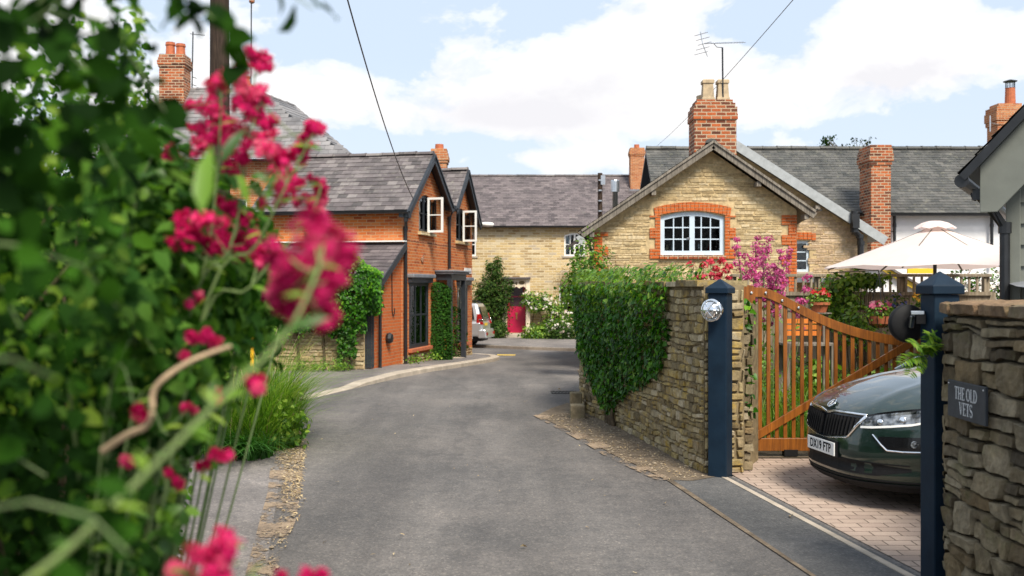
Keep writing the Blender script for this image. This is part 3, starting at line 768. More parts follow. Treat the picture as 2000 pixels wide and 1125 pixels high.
# ------------------------------------------------------------------ window and trim helpers
def fbox(mb, F, s0, s1, d0, d1, z0, z1, rnd=None):
    return mb.box(s0, s1, d0, d1, z0, z1, F.M, rnd)
def arch_pts(s0, s1, z0, z1, rise, k=8):
    """rectangle with a segmental head, anticlockwise"""
    pts = [(s0,z0),(s1,z0),(s1,z1-rise)]
    for i in range(1, k):
        u = i/k; pts.append((s1+(s0-s1)*u, z1-rise+rise*(1-(2*u-1)**2)))
    pts.append((s0,z1-rise)); return pts
def window(parent, F, s0, s1, z0, z1, inset=.08, fw=.05, nx=2, ny=2, bar=.022, frame=None, rise=0, mull=(), sill=None, sill_m=None, curtain=None, name='window'):
    mb = MB(); d = -inset
    outer = arch_pts(s0, s1, z0, z1, rise) if rise else [(s0,z0),(s1,z0),(s1,z1),(s0,z1)]
    innr = arch_pts(s0+fw, s1-fw, z0+fw, z1-fw, rise*.8) if rise else [(s0+fw,z0+fw),(s1-fw,z0+fw),(s1-fw,z1-fw),(s0+fw,z1-fw)]
    mb.poly([outer, innr], F, d, d-.06)
    W = s1-s0-2*fw; Hh = z1-z0-2*fw
    for q in mull:
        c = s0+fw+W*q; fbox(mb, F, c-fw*.6, c+fw*.6, d-.05, d-.004, z0+fw, z1-fw)
    for i in range(1, nx):
        c = s0+fw+W*i/nx
        if any(abs(i/nx-q) < .03 for q in mull): continue
        fbox(mb, F, c-bar/2, c+bar/2, d-.045, d-.012, z0+fw, z1-fw)
    for j in range(1, ny):
        c = z0+fw+Hh*j/ny; fbox(mb, F, s0+fw, s1-fw, d-.043, d-.014, c-bar/2, c+bar/2)
    fo = mb.build(name, frame or M['white'], parent)
    g_ = MB(); fbox(g_, F, s0+fw*.5, s1-fw*.5, d-.034, d-.030, z0+fw*.5, z1-fw*.5); g_.build('pane', M['glass'], fo)
    r_ = MB(); fbox(r_, F, s0-.1, s1+.1, d-.52, d-.5, z0-.1, z1+.1); r_.build('room_backdrop', M['room'], fo)  # near-black panel standing in for the unlit depth of the room
    if curtain:
        c_ = MB()
        for (a, b, lo, hi) in curtain:
            n = 14; vs = []
            for i in range(n+1):
                s = s0+W*(a+(b-a)*i/n)+fw; dd = d-.062-.02*math.sin(i*1.9)
                vs += [F(s, dd, z0+fw+Hh*lo), F(s, dd, z0+fw+Hh*hi)]
            c_.add(vs, [(2*i,2*i+2,2*i+3,2*i+1) for i in range(n)])
        c_.build('curtain', M['curtain'], fo)
    if sill:
        s_ = MB(); fbox(s_, F, s0-.08, s1+.08, -inset, sill, z0-.09, z0-.002); s_.build('sill', sill_m or M['stone_far'], fo, bevel=.01)
    return fo
def casement(parent, F, s, z0, z1, w, ang, m, hinge_d=-.02):
    """open leaf hinged at s, swung out by ang degrees from closed (towards -s when closed)"""
    a = R(ang); mb = MB()
    ax = F(s, hinge_d, 0)
    dirv = (F(-1,0,0)-F(0,0,0))*math.cos(a) + (F(0,1,0)-F(0,0,0))*math.sin(a); dirv.normalize()
    G = Fr(ax, (dirv.x, dirv.y))
    f = .055
    mb.poly([[(0,z0),(w,z0),(w,z1),(0,z1)],[(f,z0+f),(w-f,z0+f),(w-f,z1-f),(f,z1-f)]], G, .02, -.02)
    fbox(mb, G, f, w-f, -.012, .012, (z0+z1)/2-.014, (z0+z1)/2+.014)
    o = mb.build('open_casement', m, parent)
    g_ = MB(); fbox(g_, G, f*.6, w-f*.6, -.003, .003, z0+f*.6, z1-f*.6); g_.build('pane', M['glass'], o)
def downpipe(parent, pts, r=.042, m=None, name='downpipe'):
    mb = MB(); mb.tube(pts, r, 10)
    for p in pts[1:-1]: mb.lathe([(r*1.25,-.05),(r*1.25,.05)], 10, Matrix.Translation(p))
    return mb.build(name, m or M['black'], parent, smooth=False)
def gutter(parent, p0, p1, r=.06, m=None):
    mb = MB(); p0 = Vector(p0); p1 = Vector(p1); d = (p1-p0).normalized(); s = Vector((-d.y, d.x, 0)); n = 8
    vs = []
    for q in (p0, p1):
        for k in range(n+1):
            t_ = math.pi*k/n; vs.append(q + s*math.cos(t_)*r + Vector((0,0,-math.sin(t_)*r)))
        for k in range(n, -1, -1):
            t_ = math.pi*k/n; vs.append(q + s*math.cos(t_)*r*.85 + Vector((0,0,-math.sin(t_)*r*.85)))
    L = 2*(n+1)
    mb.add(vs, [(k,(k+1)%L,L+(k+1)%L,L+k) for k in range(L)]+[tuple(range(L))[::-1], tuple(range(L,2*L))])
    return mb.build('gutter', m or M['black'], parent)
def stack(parent, F, s0, s1, d0, d1, z0, z1, mat, caps=True, name='chimney', prof=None):
    """brick chimney: shaft, oversailing courses, and a corbelled top"""
    mb = MB()
    if prof is None: prof = [(z0, z1-.42, 0), (z1-.42, z1-.34, .03), (z1-.34, z1-.20, .055), (z1-.20, z1-.10, .03), (z1-.10, z1, .005)]
    for (a, b, e) in prof: fbox(mb, F, s0-e, s1+e, d0-e, d1+e, a, b)
    return mb.build(name, mat, parent)
def pot(parent, p, r, h, m, kind=0):
    mb = MB()
    pr = [(r*1.08,0),(r*1.05,h*.12),(r*.92,h*.16),(r*.84,h*.74),(r*.98,h*.78),(r*1.0,h*.86),(r*.9,h*.9),(r*.92,h),(r*.72,h),(r*.7,h*.6)] if kind == 0 else [(r,0),(r*.95,h),(r*.75,h),(r*.7,h*.5)]
    mb.lathe(pr, 16 if kind else 8, Matrix.Translation(p))
    return mb.build('chimney_pot', m, parent)

# ------------------------------------------------------------------ red brick house with twin gables
A = Vector((-2.62, 24.5, 0)); T = Vector((.212, .977, 0))
F = Fr(A, T)
bh = thing('brick_house', 'red brick house with twin gables and black windows facing the lane', 'house', F(3, -1.5, 0))
apx1, apx2 = 1.95, 5.4
wm = MB()
lo1 = (.5, 2.12, .38, 2.02); lo2 = (4.95, 6.12, .28, 1.98); up1 = (1.30, 2.50, 3.30, 4.26); up2 = (4.82, 6.0, 3.22, 4.18)
holes = [[(a,c),(b,c),(b,d),(a,d)] for (a,b,c,d) in (lo1, lo2)] + [arch_pts(a,b,c,d,.2) for (a,b,c,d) in (up1, up2)] + [[(3.02,-.02),(3.92,-.02),(3.92,2.02),(3.02,2.02)]]
wm.poly([[(0,-.5),(6.65,-.5),(6.65,3.98),(5.4,5.2),(4.25,4.16),(3.62,4.16),(1.95,5.20),(0,3.84)]] + holes, F, 0, -.3)
# side wall towards the camera, end wall and back
G1 = Fr(F(0,0,0), (-F.n.x, -F.n.y))     # runs away from the lane; outward is towards the camera
G1 = Fr(F(0,0,0), (-F.n.x, -F.n.y), (-T.x, -T.y, 0))
wm.poly([[(.302,-.5),(4.2,-.5),(4.2,3.8),(.302,3.8)]], G1, 0, -.3)
G2 = Fr(F(6.65,0,0), (-F.n.x, -F.n.y), (T.x, T.y, 0))
wm.poly([[(.302,-.9),(4.2,-.9),(4.2,3.95),(.302,3.95)]], G2, 0, -.3)
wm.poly([[(.35,-.5),(6.3,-.5),(6.3,3.9),(5.4,5.1),(4.25,4.1),(3.62,4.1),(1.95,5.1),(.35,3.7)]], F, -4.0, -4.2)
wm.build('wall', M['brick'], bh)
def fnF(u, v, d): return F(u, .004+d, v)
pl = MB(); stonework(pl, fnF, .02, 2.6, -.12, .24, (.07,.12), (.14,.3), .03, res=(3,2), seed=3)
pl.build('stone_plinth', M['stone_left'], bh)
pl = MB(); stonework(pl, fnF, 4.4, 6.6, -.3, .12, (.07,.12), (.14,.3), .03, res=(3,2), seed=4)
pl.build('stone_plinth', M['stone_left'], bh)
def roofpair(s0, z0, sr, zr, s1, z1, d0, d1):
    rf = MB(); dk = MB()
    for (sa, za, far) in ((s0, z0, False), (s1, z1, True)):
        p0 = F(sa, d1, za); u = F(sa, d0, za)-p0; v = F(sr, d1, zr)-p0
        slates(rf, p0, u, v, .25, .19); slab(dk, p0-Vector((0,0,.012)), u, v, .05)
    ro = rf.build('roof', M['slate'], bh, recalc=False); dk.build('roof_deck', M['black'], ro)
    rd = MB(); ridge(rd, F(sr, .2, zr+.03), F(sr, d1, zr+.03)); rd.build('ridge_tiles', M['slate'], ro)
roofpair(-.2, 3.72, apx1, 5.33, 3.72, 4.12, .2, -3.9)
roofpair(4.15, 4.12, apx2, 5.31, 6.88, 3.82, .2, -4.0)
for (a, b) in (((-.24,3.66),(apx1,5.29)), ((apx1,5.29),(3.74,4.06)), ((4.12,4.06),(apx2,5.27)), ((apx2,5.27),(6.92,3.78))):
    bb = MB(); bb.beam(F(a[0],.215,a[1]-.07), F(b[0],.215,b[1]-.07), .035, .19, (0,0,1)); bb.beam(F(a[0],.235,a[1]+.01), F(b[0],.235,b[1]+.01), .05, .05); bb.build('bargeboard', M['anth'], bh)
bb = MB(); fbox(bb, F, 3.62, 4.26, .02, .2, 4.0, 4.16); bb.build('valley_gutter', M['anth'], bh)
bb = MB(); fbox(bb, F, -.22, -.0, -.02, .22, 3.55, 3.70); bb.build('eaves_box', M['anth'], bh)
gutter(bh, F(-.24,.2,3.70), F(-.24,-4.0,3.70), .065); gutter(bh, F(6.94,.2,3.80), F(6.94,-4.0,3.80), .06)
downpipe(bh, [F(-.22,.10,3.66), F(-.16,.14,3.5), F(.06,.06,3.3), F(.06,.06,.02)])
downpipe(bh, [F(3.93,.16,4.0), F(3.93,.06,3.8), F(3.93,.06,2.4)])
for (q, cs) in ((lo1, [(.0,.3,0,.5),(.34,.66,.0,.5),(.7,1.,0,.5),(.02,.2,.5,1),(.85,1,.5,1)]), (lo2, [(.0,.22,.0,1),(.8,1.,.0,1)])):
    wo = window(bh, F, *q, inset=.0, fw=.10, nx=3, ny=2, bar=.045, frame=M['anth'], mull=(), sill=.10, sill_m=M['terracotta'], curtain=cs)
    h_ = MB(); fbox(h_, F, q[0]-.08, q[1]+.1, -.03, .10, q[3]-.02, q[3]+.10); h_.build('window_head', M['anth'], wo)
    h_ = MB(); fbox(h_, F, q[0]-.12, q[1]+.14, -.02, .17, q[3]+.101, q[3]+.20); h_.build('lead_hood', M['lead'], wo, bevel=.02)
for q in (up1, up2):
    wo = window(bh, F, *q, inset=.04, fw=.075, nx=2, ny=2, bar=.03, frame=M['anth'], rise=.2, mull=(.5,), sill=.09, sill_m=M['stone_far'], curtain=[(.1,.3,0,.95)])
    casement(bh, F, (q[0]+q[1])/2+.06, q[2]+.0, q[3]-.06, .42, 88, M['white'], .03)
    casement(bh, F, q[1]-.02, q[2]+.03, q[3]-.12, .52, 24, M['anth'], .02)
# glazed porch with flat lead canopy
po = MB(); fbox(po, F, 2.72, 4.42, .005, .50, 2.24, 2.30); fbox(po, F, 2.68, 4.46, .0, .54, 2.30, 2.345); pc = po.build('porch_canopy', M['lead'], bh, bevel=.012)
po = MB()
fbox(po, F, 2.80, 4.34, .36, .43, 2.08, 2.24); fbox(po, F, 2.80, 2.88, .02, .36, 2.08, 2.24); fbox(po, F, 4.26, 4.34, .02, .36, 2.08, 2.24)
for s_ in (2.80, 4.22): fbox(po, F, s_, s_+.13, .31, .43, -.12, 2.08)
po.build('porch_frame', M['anth'], bh)
do = MB(); fbox(do, F, 3.02, 3.92, -.16, -.10, -.02, 2.02); fbox(do, F, 3.10, 3.84, -.10, -.085, .15, .85); d_ = do.build('door', M['anth'], bh)
do = MB(); fbox(do, F, 3.16, 3.78, -.098, -.09, 1.05, 1.9); do.build('pane', M['glass'], d_)
do = MB(); fbox(do, F, 2.9, 4.3, .0, .42, -.25, -.06); do.build('doorstep', M['concrete'], bh)
# brick string lines, wall tie and vent
st_ = MB(); fbox(st_, F, .03, 1.25, -.002, .006, 3.02, 3.05); fbox(st_, F, 1.25, 6.6, -.002, .006, 3.02, 3.05); st_.build('string_course', M['brick_dark'], bh)
v_ = MB(); v_.lathe([(.01,0),(.10,.01),(.10,.03),(.03,.04)], 10, F.M @ Matrix.Translation((1.55,.0,2.62)) @ Matrix.Rotation(-math.pi/2,4,'X')); v_.build('wall_tie', M['brick_dark'], bh)
pq = MB(); fbox(pq, F, 5.72, 6.50, .003, .02, 2.30, 2.46); pq.build('street_nameplate', M['white'], bh)
# lean-to at the near end
lt = MB(); lt.poly([[(-1.94,-.3),(-.003,-.3),(-.003,2.85),(-1.94,1.92)]], F, -.03, -.26)
G3 = Fr(F(-1.94,-.03,0), (-F.n.x, -F.n.y), (-T.x, -T.y, 0)); lt.poly([[(.232,-.3),(3.2,-.3),(3.2,1.92),(.232,1.92)]], G3, 0, -.2)
lto = lt.build('lean_to_wall', M['brick_bright'], bh)
lr = MB(); p0 = F(-2.12,-3.3,1.85); u = F(-2.12,.1,1.85)-p0; v = F(-.02,-3.3,2.94)-p0
slates(lr, p0, u, v, .24, .18); lro = lr.build('lean_to_roof', M['slate_purple'], bh, recalc=False)
ld = MB(); slab(ld, p0-Vector((0,0,.012)), u, v, .06); ld.build('roof_deck', M['black'], lro)
fl = MB(); fl.beam(F(-.10,.11,2.985), F(-.10,-3.3,2.985), .2, .03); fl.build('white_flashing', M['white'], bh)
bb = MB(); bb.beam(F(-2.14,.115,1.79), F(-.04,.115,2.88), .03, .15); bb.build('bargeboard', M['anth'], bh)
gutter(bh, F(-2.16,.1,1.83), F(-2.16,-3.3,1.83), .055)
downpipe(bh, [F(-2.12,.12,1.78), F(-2.0,.10,1.66), F(-1.72,.05,1.62), F(-1.72,.05,.05)], .036)
v_ = MB(); v_.lathe([(.0,0),(.11,.0),(.13,.06),(.10,.12),(.02,.13)], 12, F.M @ Matrix.Translation((-1.05,-.02,.72)) @ Matrix.Rotation(-math.pi/2,4,'X')); v_.build('flue_terminal', M['black'], bh)
cb = MB(); cb.tube([F(-.72,-.02,2.5), F(-.72,-.01,1.35), F(-.66,-.01,1.22), F(-.56,-.01,1.26), F(-.56,-.01,1.4)], .012, 5); cb.build('cable', M['black'], bh)
# chimney behind the gables
Fc = Fr((-2.5, 30.6, 0), (1,0), (0,-1,0)); cz = P(0,296,31).z
co_ = stack(bh, Fc, .10, .56, -.3, .28, 4.3, cz, M['brick_far'])
pot(co_, Vector((-2.17, 30.6, cz)), .13, .16, M['terracotta'], 1)

# street lamp on a bracket at the end of the brick house
sl = thing('street_lamp', 'pale street lamp head on a curved bracket beyond the brick house', 'street lamp', P(924,470,31.4))
mb = MB(); mb.tube([P(924,472,31.3), P(925,455,31.3), P(930,443,31.3), P(938,439,31.3), P(946,438,31.3)], .022, 6); mb.build('bracket', M['steel'], sl)
mb = MB(); c = P(952,438.5,31.3)
mb.lathe([(.02,-.20),(.085,-.17),(.10,0),(.085,.16),(.03,.2)], 10, Matrix.Translation(c) @ Matrix.Rotation(R(92),4,'Y') @ Matrix.Scale(.75,4,(1,0,0))); mb.build('lamp_head', M['white'], sl, smooth=True)

# ------------------------------------------------------------------ big brick house with hipped slate roof, left
bb_ = thing('big_brick_house', 'large brick house with pale hipped slate roof and chimney behind the flowers', 'house', (-9, 33, 0))
mb = MB(); Fb = Fr((-13, 31.3, 0), (1,0), (0,-1,0))
wl = [(4.1,4.9,3.2,4.6),(1.2,2.1,3.2,4.6),(6.7,7.5,3.2,4.6)]
mb.poly([[(0,-.3),(8.0,-.3),(8.0,5.75),(0,5.75)]]+[[(a,c),(b,c),(b,d),(a,d)] for a,b,c,d in wl], Fb, 0, -.3)
mb.box(-5.3,-5.0,31.6,42,-.6,5.75); mb.box(-13,-12.7,31.6,42,-.6,5.75)
mb.build('wall', M['brick_far'], bb_)
for a,b,c,d in wl: window(bb_, Fb, a,b,c,d, inset=.08, nx=2, ny=2, sill=.06, sill_m=M['stone_far'])
E0, E1, E2 = Vector((-13.3,31,5.8)), Vector((-4.79,31,5.8)), Vector((-4.79,42,5.8))
R0, R1, R2 = P(330,172,34), P(495,177,34), P(572,206,36.6); R3 = Vector((R2.x, 40, R2.z-.05))
rf = MB()
def keepf(x, y): 
    q = E0 + Vector((1,0,0))*x; fr = y/((R0-Vector((R0.x,31,5.8))).length)
    return x < (E1.x-E0.x) - fr*(E1.x-R1.x) and x > fr*(R0.x-E0.x)
slates(rf, E0, E1-E0, Vector((0, R0.y-31, R0.z-5.8)), .28, .22, keep=keepf)
n_ = 12
rf.add([E1,R2,R1], [(0,1,2)], None, .4); rf.add([E1,E2,R3,R2], [(0,1,2,3)], None, .5)
# courses on the lane-facing hips
for i in range(13):
    f0, f1 = i/13, (i+1)/13
    a0 = E1.lerp(R1,f0); a1 = E1.lerp(R1,f1); 
    b0 = E1.lerp(R2,f0); b1 = E1.lerp(R2,f1)
    nrm = (R2-E1).cross(R1-E1).normalized(); nrm = nrm if nrm.y < 0 else -nrm
    rf.add([a0+nrm*.022, b0+nrm*.022, b1+nrm*.006, a1+nrm*.006, a0, b0], [(0,1,2,3),(4,5,1,0)], None, rng.random())
ro = rf.build('roof', M['slate_pale'], bb_, recalc=False)
mb = MB(); mb.add([E0,E1,R1,R0], [(0,1,2,3)]); mb.add([E0, Vector((-13.3,42,5.8)), R0], [(0,1,2)]); mb.build('roof_deck', M['black'], ro)
rd = MB()
for a, b in ((R0,R1),(R1,R2),(R2,E1)): ridge(rd, a, b, .12, .5)
rd.build('ridge_tiles', M['slate_pale'], ro)
gutter(bb_, E0-Vector((0,.05,.03)), E1-Vector((0,.05,.03)), .07)
Fc = Fr((0,33.6,0),(1,0),(0,-1,0)); a = P(318,110,33.6); b = P(366,110,33.6)
c_ = stack(bb_, Fc, a.x, b.x, -.35, .35, 7.2, a.z, M['brick_dark']); pot(c_, Vector((a.x+.25,33.6,a.z)), .17, .45, M['terracotta']); pot(c_, Vector((b.x-.22,33.6,a.z)), .17, .4, M['terracotta'])
Fc = Fr((0,35.5,0),(1,0),(0,-1,0)); a = P(470,166,35.5); b = P(493,166,35.5)
c_ = stack(bb_, Fc, a.x, b.x, -.2, .2, 7.9, a.z, M['brick_far']); pot(c_, Vector(((a.x+b.x)/2,35.5,a.z)), .14, .3, M['terracotta'])
ms = MB(); q = P(490,165,35.4); ms.tube([q-Vector((0,0,.4)), P(491,2,35.4)], .022, 6); ms.build('aerial_mast', M['black'], bb_)
ms = MB(); ms.lathe([(.05,-.1),(.1,-.06),(.1,.05),(.05,.09)], 8, Matrix.Translation(P(492,1,35.4))); ms.build('mast_box', M['brick_dark'], bb_)
ms = MB(); q = P(375,178,34); e = P(377,62,34); ms.tube([q, e], .022, 6)
for (yy, w_) in ((66,24),(150,8),(165,8)): ms.tube([P(376-w_*.2,yy,34), P(376+w_,yy+3,34)], .012, 5)
ms.build('aerial', M['black'], bb_)
fl = MB(); fl.beam(P(548,386,30.9)-Vector((0,0,0)), P(582,330,30.9), .12, .04, (0,1,0)); fl.build('roof_flashing', M['white'], bb_)

# ------------------------------------------------------------------ far cottage with the magenta door
fc = thing('sandstone_cottage', 'long pale sandstone cottage with magenta door and purple slate roof', 'cottage', (1.5, 52, -.6))
D0 = 50.6; Fo = Fr((-9, D0, -.65), (1,0), (0,-1,0)); gz = -.65
def S(px): return (px-1000)/FPX*D0 + 9
def Z(py, D=D0): return P(0,py,D).z - gz
dw = (S(991), S(1027), Z(650), Z(556)); w1 = (S(1102), S(1143), Z(500), Z(455)); w2 = (S(1092), S(1120), Z(612), Z(556)); w3 = (S(915), S(930), Z(500), Z(455))
mb = MB(); zt = Z(438)
mb.poly([[(0,-.3),(18,-.3),(18,zt),(0,zt)], [(dw[0],dw[2]),(dw[1],dw[2]),(dw[1],dw[3]),(dw[0],dw[3])], arch_pts(w1[0],w1[1],w1[2],w1[3],.12), [(w2[0],w2[2]),(w2[1],w2[2]),(w2[1],w2[3]),(w2[0],w2[3])], [(w3[0],w3[2]),(w3[1],w3[2]),(w3[1],w3[3]),(w3[0],w3[3])]], Fo, 0, -.4)
mb.box(-9,-8.6,D0+.402,57,-1,4.2); mb.box(8.6,9,D0+.402,57,-1,4.2)
mb.build('wall', M['stone_far'], fc)
window(fc, Fo, *w1, inset=.05, fw=.075, nx=4, ny=2, bar=.035, rise=.12, mull=(.5,), sill=.06, sill_m=M['concrete'], curtain=[(.02,.24,0,1),(.78,.98,0,1)])
window(fc, Fo, *w2, inset=.05, fw=.07, nx=2, ny=3, bar=.035, sill=.06, sill_m=M['concrete'])
window(fc, Fo, *w3, inset=.05, fw=.07, nx=1, ny=2, bar=.035, sill=.06, sill_m=M['concrete'])
zr = P(0,343,54.2).z; ze = P(0,441,50.3).z
rf = MB(); p0 = Vector((-9.3,50.3,ze)); u = Vector((18.6,0,0)); v = Vector((0,3.9,zr-ze)); slates(rf, p0, u, v, .30, .17, .014); ro = rf.build('roof', M['slate_purple'], fc, recalc=False)
dk = MB(); slab(dk, p0-Vector((0,0,.012)), u, v, .06); slab(dk, Vector((-9.3,58.1,ze)), u, Vector((0,-3.88,zr-ze-.01)), .06); dk.build('roof_deck', M['black'], ro)
rd = MB(); ridge(rd, Vector((-9.3,54.2,zr+.02)), Vector((9.3,54.2,zr+.02)), .12, .5); rd.build('ridge_tiles', M['slate'], ro)
gutter(fc, (-9.3,50.22,ze-.02), (9.3,50.22,ze-.02), .08)
dd = MB(); fbox(dd, Fo, dw[0]+.005, dw[1]-.005, -.16, -.11, dw[2], dw[3]-.005)
hh = dw[3]-dw[2]; ww = dw[1]-dw[0]
for (a, b) in ((.1,.46),(.54,.9)): fbox(dd, Fo, dw[0]+ww*a, dw[0]+ww*b, -.11, -.10, dw[2]+hh*.06, dw[2]+hh*.36)
do = dd.build('door', M['pinkdoor'], fc)
dd = MB(); fbox(dd, Fo, dw[0]+ww*.14, dw[1]-ww*.14, -.109, -.10, dw[2]+hh*.55, dw[2]+hh*.94); dd.build('pane', M['doorglass'], do)
dd = MB(); fbox(dd, Fo, dw[0]+ww*.14, dw[1]-ww*.14, -.10, -.092, dw[2]+hh*.74, dw[2]+hh*.76); dd.build('glazing_bar', M['pinkdoor'], do)
dd = MB(); fbox(dd, Fo, dw[0]+ww*.44, dw[0]+ww*.56, -.10, -.07, dw[2]+hh*.38, dw[2]+hh*.42); fbox(dd, Fo, dw[0]+ww*.47, dw[0]+ww*.53, -.11, -.075, dw[2]+hh*.28, dw[2]+hh*.38); dd.build('knocker', M['brass'], do)
# porch: posts, fretwork, flat slate canopy
pz = Z(545); pp = MB()
for s_ in (S(985.5), S(1031)):
    fbox(pp, Fo, s_-.10, s_+.10, .45, .57, Z(660), pz); fbox(pp, Fo, s_-.09, s_+.09, .02, .10, Z(655), pz)
pp.build('porch_post', M['cream'], fc)
pp = MB(); fz = Z(566)
x0_, x1_ = S(986), S(1031); wf = x1_-x0_; bot = [(x0_+wf*f_, pz-d_) for f_, d_ in ((0,.62),(.07,.55),(.12,.42),(.2,.36),(.3,.40),(.38,.46),(.46,.40),(.5,.36),(.54,.40),(.62,.46),(.7,.40),(.8,.36),(.88,.42),(.93,.55),(1,.62))]
circ = lambda cx_, cz_, rx_, rz_: [(x0_+wf*cx_+rx_*math.cos(k*math.pi/6), pz-cz_+rz_*math.sin(k*math.pi/6)) for k in range(12)]
pp.poly([bot+[(x1_,pz),(x0_,pz)], circ(.27,.19,.15,.10), circ(.73,.19,.15,.10), circ(.5,.22,.06,.08)], Fo, .53, .49); pp.build('fretwork', M['cream'], fc)
pp = MB(); fbox(pp, Fo, S(980), S(1036), 0.004, .75, pz+.002, pz+.09); pp.build('porch_canopy', M['slate_purple'], fc, bevel=.02)
pp = MB(); fbox(pp, Fo, S(988), S(1029), .003, .36, .05, Z(650)-.02); fbox(pp, Fo, S(984), S(1034), .36, .72, .05, .26); pp.build('doorstep', M['concrete'], fc, bevel=.015)
Fc = Fr((0,53.4,0),(1,0),(0,-1,0)); a = P(1230,290,53.4); b = P(1257,290,53.4)
c_ = stack(fc, Fc, a.x, b.x, -.35, .35, 6.6, a.z, M['brick_far']); pot(c_, Vector(((a.x+b.x)/2,53.4,a.z)), .14, .2, M['terracotta'], 1)
mb = MB(); fbox(mb, Fc, a.x-.06, b.x+.1, -.45, .45, 6.9, 6.98); mb.build('chimney_flashing', M['lead'], fc)
# ------------------------------------------------------------------ stone cottage, gable to the lane
DG = 24.0
sg = thing('stone_cottage', 'honey stone cottage gable with brick-dressed pale blue window and tall chimney', 'cottage', (4.3, 26, 0))
Fg = Fr((0, DG, 0), (1,0), (0,-1,0))
X = lambda px, D=DG: (px-1000)/FPX*D
Zg = lambda py, D=DG: P(0,py,D).z
xl, xr, xa = X(1160), X(1556), X(1388)
za = Zg(294)
sl_r = (Zg(300)-Zg(415))/(X(1567)-X(1400)); sl_l = (Zg(296)-Zg(456))/(X(1388)-X(1152))
zl = za - (xa-xl)*sl_l; zr_ = za - (xr-xa)*sl_r
wq = (X(1290), X(1415), Zg(498), Zg(413))
out = [(xl,-.4),(xr,-.4),(xr,zr_),(xa,za),(xl,zl)]
mb = MB(); hole = arch_pts(*wq, .12)
mb.poly([out, hole], Fg, 0, -.4)
SHR = .16      # the cottage is not quite square to the lane: its ridge swings right as it goes back
def skewbox(mb, x0, x1, y0, y1, z0, z1):
    s0, s1 = SHR*(y0-DG), SHR*(y1-DG); mb.add([(x0+s0,y0,z0),(x1+s0,y0,z0),(x1+s1,y1,z0),(x0+s1,y1,z0),(x0+s0,y0,z1),(x1+s0,y0,z1),(x1+s1,y1,z1),(x0+s1,y1,z1)], [(0,3,2,1),(4,5,6,7),(0,1,5,4),(1,2,6,5),(2,3,7,6),(3,0,4,7)])
skewbox(mb, xl, xl+.4, DG+.402, 31, -.4, zl); skewbox(mb, xr-.4, xr, DG+.402, 31, -.4, zr_)
mb.build('wall', M['mortar'], sg)
def inwin(u, v, m=.0): return wq[0]-.27-m < u < wq[1]+.27+m and wq[2]-.16 < v < wq[3]+.22
def keepg(u, v):
    if inwin(u, v): return False
    if u > xr-.36 or u < xl+.16+ (.2 if v < 3.1 else 0)*0: return False
    return v < za - (xa-u)*sl_l - .12 if u < xa else v < za - (u-xa)*sl_r - .12
st_ = MB(); stonework(st_, lambda u,v,d: Fg(u,.002+d,v), xl+.02, xr-.01, 1.0, za, (.04,.095), (.14,.48), .014, .004, (4,4), keepg, 21, .016, .005, .2, .008)
st_.build('stonework', M['stone_gable'], sg)
# brick dressings: arch, jambs, corner quoins
brs = [MB() for _ in range(4)]
def bricks(br, s0, s1, z0, z1, d=.035):
    rows = max(1, round((z1-z0)/.076)); h = (z1-z0)/rows
    for j in range(rows):
        q = s0; odd = j % 2
        while q < s1-.01:
            w_ = .11 if (odd and q == s0) else .225
            e = min(s1, q+w_)
            if s1-e < .06: e = s1
            fbox(br, Fg, q+.004, e-.004, -.01, d+rng.uniform(-.004,.005), z0+j*h+.004, z0+(j+1)*h-.004); q = e
zz = wq[2]-.09; k = 0
while zz < wq[3]-.12:
    ext = .26 if k % 2 == 0 else .13
    hh = min(.24, wq[3]-.10-zz)
    bricks(brs[0], wq[0]-ext, wq[0]-.002, zz, zz+hh); bricks(brs[1], wq[1]+.002, wq[1]+ext, zz, zz+hh); zz += .24; k += 1
zz = 1.0; k = 0
while zz < zr_-.12:
    ext = .36 if k % 2 == 0 else .2
    bricks(brs[2], xr-ext, xr, zz, min(zz+.23, zr_-.1)); zz += .235; k += 1
zz = 1.2; k = 0
while zz < zl-.1:
    ext = .34 if k % 2 == 0 else .2
    bricks(brs[3], xl, xl+ext, zz, min(zz+.23, zl-.06)); zz += .235; k += 1
for br in brs: br.build('brick_dressing', M['brick_bright'], sg, bevel=.004)
br = MB(); n_ = 19; cx = (wq[0]+wq[1])/2; hw = (wq[1]-wq[0])/2+.13
for i in range(n_):
    f0 = (i+.04)/n_; f1 = (i+.96)/n_
    def ap(f, r): 
        x = cx-hw+2*hw*f; zt_ = wq[3]-.115+.13*(1-(2*f-1)**2)
        return (x+(2*f-1)*.03*r/.2, zt_+r)
    q = [ap(f0,0),ap(f1,0),ap(f1,.2),ap(f0,.2)]
    br.poly([q], Fg, .04+rng.uniform(-.004,.004), -.01)
br.build('brick_arch', M['brick_bright'], sg)
br = MB()
for i in range(14): fbox(br, Fg, wq[0]-.03+i*(wq[1]-wq[0]+.06)/14+.004, wq[0]-.03+(i+1)*(wq[1]-wq[0]+.06)/14-.004, -.05, .085, wq[2]-.095, wq[2]-.004)
wo = window(sg, Fg, *wq, inset=.05, fw=.10, nx=6, ny=3, bar=.026, frame=M['paleblue'], rise=.12, mull=(.5,))
br.build('sill', M['brick_dark'], wo, bevel=.006)
hd = MB(); fbox(hd, Fg, cx-.12, cx-.05, -.046, -.02, 3.02, 3.06); hd.build('window_catch', M['steel'], wo)
